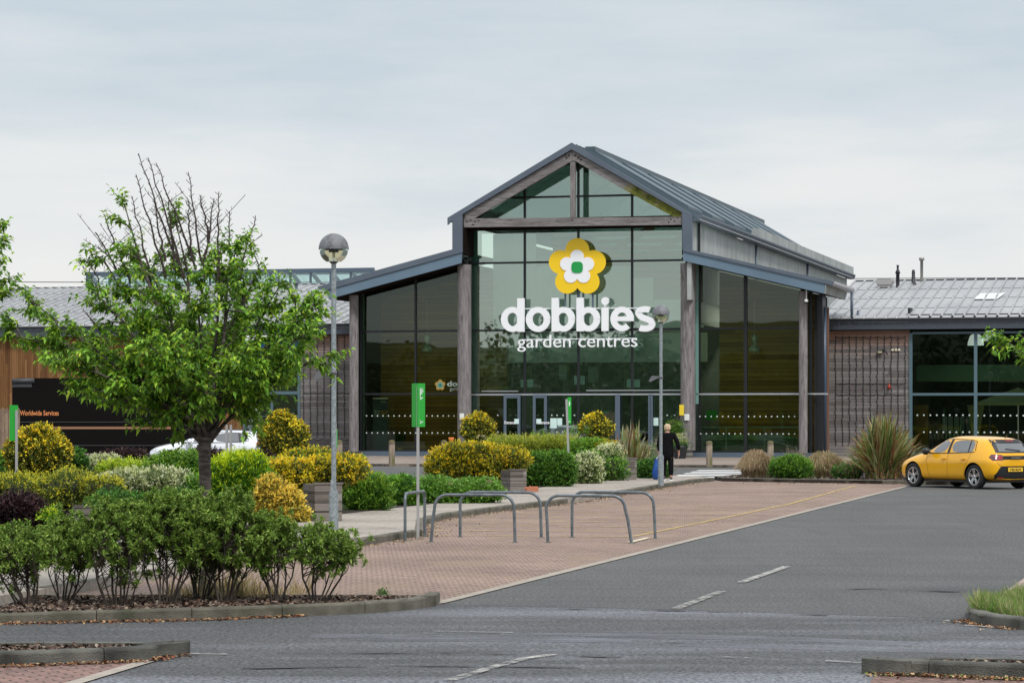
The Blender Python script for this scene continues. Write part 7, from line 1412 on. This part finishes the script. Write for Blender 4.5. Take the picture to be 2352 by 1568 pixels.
b = MB(); b.lathe([(0, -.10), (.08, -.08), (.11, 0), (.09, .07), (0, .1)], (.55, 1.0, 1.03), 14, axis='y'); b.bar((.57, .80, .98), (.57, .94, 1.0), .06, .05); b.build('mirror', WPNT, t2, recalc=False)
b = MB(); b.tube([(.05, .60, 1.42), (-.5, .60, 1.475), (-1.3, .57, 1.46), (-1.75, .54, 1.40)], .018, 6); b.build('roof_rail', TRIM, t2, recalc=False)
patch('tail_light', REDL, [(-2.12, .88), (-1.93, .90), (-1.87, .96), (-1.93, 1.03), (-2.02, 1.02)], 1, 'y', .008); patch('headlight', CHR, [(1.70, .78), (2.0, .70), (2.0, .66), (1.80, .68)], 1, 'y', .006)
# ================================================================ PERSON
def skin(name, chains, m, parent, sub_=2, root=0):
    bm = bmesh.new(); ly = bm.verts.layers.skin.verify(); cache = {}; first = None
    for ch in chains:
        prev = None
        for (x, y, z, r) in ch:
            k = (round(x, 4), round(y, 4), round(z, 4)); v = cache.get(k)
            if v is None: v = bm.verts.new((x, y, z)); cache[k] = v; rr = r if isinstance(r, tuple) else (r, r); v[ly].radius = rr; v[ly].use_root = first is None; first = first or v
            if prev is not None and prev is not v and not bm.edges.get((prev, v)): bm.edges.new((prev, v))
            prev = v
    me = bpy.data.meshes.new(name); bm.to_mesh(me); bm.free(); o = bpy.data.objects.new('tmp', me); COL.objects.link(o); md = o.modifiers.new('k', 'SKIN'); md.use_smooth_shade = True; o.modifiers.new('s', 'SUBSURF').levels = sub_
    bpy.context.view_layer.update(); dg = bpy.context.evaluated_depsgraph_get(); m2 = bpy.data.meshes.new_from_object(o.evaluated_get(dg)); bpy.data.objects.remove(o); m2.materials.clear(); m2.materials.append(m)
    for p in m2.polygons: p.use_smooth = True; p.material_index = 0
    q = bpy.data.objects.new(name, m2); COL.objects.link(q); q.parent = parent; return q
pg = G(1533, 1102.5, .1); PE = thing('person', 'person with short blond hair in black coat and trousers seen from behind', 'person', (pg.x, pg.y, .1), R(0))
SK = mat('skin', (.48, .27, .19), .5); BLC = mat('black_cloth', (.004, .004, .005), .95, col2=(.008, .008, .009), scale=6, spec=.1); HAIR = mat('blond_hair', (.72, .56, .36), .6, col2=(.50, .36, .22), scale=14, stretch=(3, 3, .5), bump=.6)
# figure faces +y (away); x right
hipz = .80; body_ch = [[(0, 0, .86, (.15, .11)), (0, .0, 1.05, (.13, .10)), (0, 0, 1.25, (.17, .11)), (0, .0, 1.36, (.10, .08)), (0, .015, 1.43, .052), (0, .03, 1.50, (.075, .085)), (0, .03, 1.57, (.078, .092)), (0, .03, 1.635, .05)]]
for sx, fy, fx in ((-1, .13, -.10), (1, -.12, .10)):
    body_ch.append([(0, 0, .86, .15), (sx*.09, 0, .80, .10), (fx*.95, fy*.5, .45, .062), (fx, fy*.9-.03, .09, .042), (fx, fy+.10, .035, .035)])
body_ch.append([(0, 0, 1.25, .17), (-.19, 0, 1.30, .06), (-.25, .02, 1.04, .045), (-.235, .06, .82, .033), (-.24, .07, .76, (.018, .036)), (-.24, .075, .72, (.016, .038))])
body_ch.append([(0, 0, 1.25, .17), (.19, 0, 1.30, .06), (.29, -.05, 1.06, .045), (.33, .02, .84, .033), (.335, .04, .78, (.018, .036)), (.335, .05, .74, (.016, .038))])
for hx, hy, hz, s_ in ((-.24, .075, .72, 1), (.335, .05, .74, 1)):
    for k, ln in enumerate((.065, .075, .07, .055)):
        oy = -.026+k*.017; body_ch.append([(hx, hy, hz, .03), (hx, hy+oy, hz-.035, .010), (hx+.012*(-1 if hx > 0 else 1), hy+oy+.004, hz-.035-ln*.5, .009), (hx+.03*(-1 if hx > 0 else 1), hy+oy+.004, hz-.035-ln, .008)])
    body_ch.append([(hx, hy, hz, .03), (hx, hy+.045, hz+.005, .011), (hx+.01, hy+.06, hz-.035, .010)])
bd = skin('body', body_ch, SK, PE)
bm_ = [[(0, 0, .56, (.19, .14)), (0, 0, .72, (.205, .16)), (0, 0, .95, (.19, .15)), (0, 0, 1.15, (.18, .13)), (0, 0, 1.29, (.17, .12)), (0, .005, 1.385, (.09, .075))], [(0, 0, 1.29, .15), (-.185, 0, 1.315, .085), (-.255, .015, 1.05, .068), (-.24, .055, .85, .052)], [(0, 0, 1.29, .15), (.185, 0, 1.315, .085), (.30, -.055, 1.07, .068), (.335, .01, .87, .052)]]
skin('coat', bm_, BLC, PE); skin('trousers', [[(0, 0, .90, .13), (-.09, 0, .70, .10), (-.098, .065, .45, .085), (-.10, .09, .10, .062)], [(0, 0, .90, .13), (.09, 0, .70, .10), (.098, -.055, .45, .085), (.10, -.13, .12, .062)]], BLC, PE)
hr = [[(0, .00, 1.645, (.075, .080)), (0, -.01, 1.58, (.105, .10)), (0, -.02, 1.51, (.112, .085)), (0, -.035, 1.44, (.09, .055))]]; skin('hair', hr, HAIR, PE)
b = MB()
for ex in (-.03, .03): b.lathe([(0, -.012), (.012, 0), (0, .012)], (ex, .112, 1.57), 8)
b.build('eyes', mat('eye_dark', (.03, .02, .02), .3), bd, recalc=False); skin('nose', [[(0, .115, 1.565, .010), (0, .132, 1.54, .013)]], SK, bd, 1); skin('mouth', [[(-.022, .110, 1.505, .006), (.022, .110, 1.505, .006)]], mat('lip', (.4, .12, .1), .5), bd, 1)
for fx, fy in ((-.10, .13), (.10, -.12)):
    b = MB(); sh = skin('shoe', [[(fx, fy-.10, .045, .04), (fx, fy, .05, .048), (fx, fy+.12, .035, .038)]], mat('shoe_black', (.02, .02, .02), .6), PE); b.prism([(fx-.045, fy-.14, -.002), (fx+.045, fy-.14, -.002), (fx+.048, fy+.15, -.002), (fx-.048, fy+.15, -.002)], (0, 0, .03)); b.box((fx-.049, fy-.12, .03), (fx-.044, fy+.02, .05)); b.box((fx+.044, fy-.12, .03), (fx+.049, fy+.02, .05)); b.build('sole', WHT, sh)
BG = thing('shopping_bag', 'bright blue carrier bag hanging from the left hand of the person', 'bag', (pg.x-.26, pg.y+.08, .1)); BLUE = mat('bag_blue', (.006, .045, .22), .45, col2=(.012, .08, .32), scale=5)
b = MB(); n = 10; top = [(-.07, 0, .58), (.07, 0, .58)]; secs = [(.10, .03, .62), (.11, .05, .54), (.155, .08, .40), (.18, .09, .22), (.175, .09, .08), (.15, .07, .03)]
vs = []; 
for (rx, ry, z) in secs:
    for k in range(20): a = 2*math.pi*k/20; w = 1+.09*math.sin(3*a+z*20)+.05*math.sin(7*a+z*9); vs.append((rx*math.cos(a)*w, ry*math.sin(a)*w, z+.012*math.sin(5*a)))
fs = [(i*20+k, i*20+(k+1) % 20, (i+1)*20+(k+1) % 20, (i+1)*20+k) for i in range(len(secs)-1) for k in range(20)]+[list(range(20*(len(secs)-1), 20*len(secs)))]; b.add(vs, fs, 0, True); b.build('bag_body', BLUE, BG, recalc=True); b = MB()
for y in (-.02, .02): b.tube([(-.06, y, .60), (-.03, y, .67), (.02, y*.3, .685), (.05, y, .67), (.06, y, .60)], .008, 6)
b.build('handles', WHT, BG, recalc=False)
# flower tub behind the person, foliage at the post, pale urn, red flowers
tb = G(1562, 1058); s = tb.y/FPX; t = thing('flower_tub', 'black tub with pale yellow white hydrangea heads beside the right entrance post', 'planter', (tb.x, tb.y, .1)); Z = lambda y: CH+(HZ-y)*s-.1
b = MB(); r = 17*s; b.lathe([(r*.75, 0), (r*.95, Z(1030)), (r, Z(1022)), (r*.92, Z(1022))], (0, 0, 0), 20); b.build('pot', BLK, t, recalc=False); sp = [(random.uniform(-1, 1)*r*1.05, random.uniform(-.4, .4)*r, Z(1018)+random.uniform(0, .38)) for _ in range(13)]; heads(t, sp, [(.62, .62, .30), (.70, .70, .55), (.55, .58, .22)], .15, 150, up=.8)
P = RNG.normal(0, 1, (900, 3))*[r*.6, r*.5, .12]+[0, 0, Z(1024)]; leaves('foliage', P, nrm(RNG.normal(0, 1, P.shape)), .09, .6, DG, LEAF, t, 'quad')
sp = [L2W(B(random.uniform(1536, 1562), random.uniform(960, 998), -1.6)) for _ in range(16)]
flower_thing('flowering_shrub', 'tall leafy plant with mauve and yellow flowers between lamp and right entrance post', 'plant', sp, [(.22, .08, .20), (.30, .12, .25), (.32, .30, .06), (.16, .05, .12)], .13, 70, DG+MG, L=.09)
sp = [L2W(B(px, 972+random.uniform(-1.5, 1.5), 1.0)) for px in np.linspace(1418, 1466, 9)]
flower_thing('red_flowers', 'row of red flowers glimpsed inside the open entrance', 'flowers', sp, [(.40, .03, .03)], .09, 50)
ub = G(1501, 1075, 0); b = MB(); s = ub.y/FPX; b.lathe([(.16, 0), (.12, .1), (.14, .4), (.26, .62), (.28, .66), (.2, .66)], (0, 0, 0), 16); o = b.build('stone_urn', mat('urn_stone', (.28, .25, .20), .9), None, recalc=False); o.location = (ub.x, ub.y, .1); tag(o, 'pale stone urn left of the person beyond the spiky plant', 'urn')
sp = [Vector((ub.x+random.uniform(-.35, .2), ub.y-.1, .1+random.uniform(.62, 1.0))) for _ in range(7)]; flower_thing('urn_flowers', 'faded pink white flower heads spilling from the pale stone urn', 'flowers', sp, [(.55, .45, .42), (.45, .38, .34)], .15, 110, MG)
# small orange pot by left post, topiary pot inside the left aisle
q = L2W(B(1036.5, 1010, -1.3)); b = MB(); b.lathe([(.0, 0), (.10, .02), (.14, .2), (.12, .22)], (0, 0, 0), 12); o = b.build('hanging_pot', mat('pot_orange', (.70, .22, .04), .6), None, recalc=False); o.location = (q.x, q.y, q.z-.1); tag(o, 'small orange pot at the foot of the left entrance post', 'pot')
q = L2W(B(918, 1040, .9)); t = thing('potted_plant', 'dark round potted plant in a yellow pot behind the left aisle glass', 'plant', (q.x, q.y, .12)); b = MB(); b.lathe([(.14, 0), (.17, .34), (.15, .36)], (0, 0, 0), 14); b.build('pot', mat('pot_yellow', (.5, .40, .04), .6), t, recalc=False); P = nrm(RNG.normal(0, 1, (700, 3)))*RNG.uniform(.1, .3, (700, 1))+[0, 0, .78]; leaves('foliage', P, nrm(RNG.normal(0, 1, P.shape)), .08, .6, DG, LEAF, t, 'quad'); b = MB(); b.tube([(0, 0, .3), (0, 0, .8)], .02, 6); b.build('stem', STEM, t, recalc=False)
# shopping trolleys nested behind the right aisle glass
TRM = mat('trolley_wire', (.16, .34, .27), .4, .5)
def trolley(loc, label, group):
    t = thing('shopping_trolley', label, 'trolley', loc, -TH, group=group); b = MB(); L, W_, z0_, z1_ = .85, .5, .48, .92
    def P(x, y, z): return (x, y, z)
    top = [(-.1, -W_/2, z1_+.04), (L, -W_/2+.06, z1_-.08), (L, W_/2-.06, z1_-.08), (-.1, W_/2, z1_+.04)]; bot = [(.05, -W_/2+.06, z0_), (L-.08, -W_/2+.1, z0_-.03), (L-.08, W_/2-.1, z0_-.03), (.05, W_/2-.06, z0_)]
    for ring_, r in ((top, .012), (bot, .010)):
        for i in range(4): b.bar(ring_[i], ring_[(i+1) % 4], r*2, r*2)
    for i in range(4):
        a0, a1 = Vector(top[i]), Vector(top[(i+1) % 4]); b0, b1 = Vector(bot[i]), Vector(bot[(i+1) % 4]); n = 12 if i % 2 == 0 else 6
        for k in range(n+1): f = k/n; b.bar(a0.lerp(a1, f), b0.lerp(b1, f), .010, .010)
        for f in (.33, .66): b.bar(a0.lerp(b0, f), a1.lerp(b1, f), .010, .010)
    b.build('basket', TRM, t, recalc=False); b = MB()
    for y in (-W_/2+.04, W_/2-.04): b.bar((-.02, y, z0_), (.3, y, .14), .025, .025); b.bar((.3, y, .14), (L, y*.8, .14), .025, .025); b.bar((.3, y, .14), (-.05, y, .14), .025, .025)
    b.build('frame', TRM, t, recalc=False); b = MB(); b.tube([(-.14, -W_/2, z1_+.06), (-.14, W_/2, z1_+.06)], .022, 8); b.build('handle', TRM, t, recalc=False); w = MB()
    for x, y in ((0, -.2), (0, .2), (.8, -.15), (.8, .15)): b = MB(); b.lathe([(0, -.015), (.06, -.012), (.06, .012), (0, .015)], (x, y, .065), 12, axis='y'); b.build('wheel', mat('castor', (.25, .30, .28), .5), t, recalc=False)
    return t
p0 = B(1606, 1040, .95); p1 = B(1828, 1040, .95); T0 = None
for k in range(22):
    u = p0.x+.1+(p1.x-p0.x-.8)*k/21; w = L2W((u, .85, .12))
    lb = ('leftmost nested shopping trolley behind the right aisle glass' if k == 0 else 'rightmost nested shopping trolley behind the right aisle glass' if k == 21 else 'shopping trolley nested in the middle of the row behind the right aisle glass')
    if T0 is None: T0 = trolley(w, lb, 'nested shopping trolleys')
    else: c = copy_tree(T0); c.location = w; c['label'] = lb
RL = thing('trolley_rail', 'pale green tubular guard rail in front of the nested shopping trolleys', 'railing', L2W((0, 0, 0)), -TH); b = MB(); uA_, uB_ = p0.x-.05, p1.x+.25; ztop = B(1700, 981, .4).z; zm = B(1700, 1007, .4).z
RG = mat('rail_green', (.30, .48, .42), .4); b.tube([(uA_, .35, ztop), (uB_, .35, ztop)], .03, 8); b.tube([(uA_, .35, zm), (Bu(1756, .4), .35, zm), (uB_, .35, zm-.45)], .026, 8); b.build('rail', RG, RL, recalc=False)
for px in (1668, 1756): b = MB(); x = Bu(px, .35); b.tube([(x, .35, .12), (x, .35, ztop)], .028, 8); b.build('upright', RG, RL, recalc=False)
# twig sculpture near the hydrangea-like dead stem beside the right verge
b = MB(); g = G(1920, 1106); r_ = random.Random(8)
for k in range(7): b.tube([(0, 0, 0), (r_.uniform(-.2, .2), 0, .5), (r_.uniform(-.5, .4), r_.uniform(-.2, .2), r_.uniform(.3, .9))], [.015, .012, .006], 5)
o = b.build('dead_stalks', mat('dry_stalk', (.35, .24, .15), .9), None, recalc=False); o.location = (g.x+1.0, g.y+.3, .1); tag(o, 'bent dry brown stalks at the foot of the largest spiky plant', 'stalks')

# ================================================================ loose pieces of a part become parts of their own
def split_loose(names, rename={}):
    for o in list(SC.objects):
        if o.type != 'MESH' or o.parent is None or o.name.split('.')[0] not in names: continue
        b0 = bmesh.new(); b0.from_mesh(o.data); b0.verts.ensure_lookup_table(); seen = {}; comps = []
        for v in b0.verts:
            if v.index in seen: continue
            st = [v]; seen[v.index] = len(comps); c = [v.index]
            while st:
                w = st.pop()
                for e in w.link_edges:
                    q = e.other_vert(w)
                    if q.index not in seen: seen[q.index] = len(comps); st.append(q); c.append(q.index)
            comps.append(c)
        if 1 < len(comps) <= 100:
            base = o.name.split('.')[0]; nn = rename.get(base, base)
            for k, c in enumerate(comps):
                bc = b0.copy(); bc.verts.ensure_lookup_table(); s_ = set(c); bmesh.ops.delete(bc, geom=[v for v in bc.verts if v.index not in s_], context='VERTS'); m = bpy.data.meshes.new(nn); bc.to_mesh(m); bc.free()
                for mm in o.data.materials: m.materials.append(mm)
                q = bpy.data.objects.new(nn, m); COL.objects.link(q); q.parent = o.parent
            ch = list(o.children); bpy.data.objects.remove(o)
        b0.free()
split_loose({'bolts', 'fascia_joints', 'blue_panel', 'fascia', 'soffit', 'glass_fin', 'glass_dots', 'inner_wall', 'inner_panel', 'inner_column', 'shelf', 'side_rails', 'door_trim', 'ceiling_slats', 'eave_board', 'gable'}, {'bolts': 'bolt', 'fascia_joints': 'fascia_joint', 'glass_dots': 'glass_dot', 'ceiling_slats': 'ceiling_slat', 'side_rails': 'side_rail'})
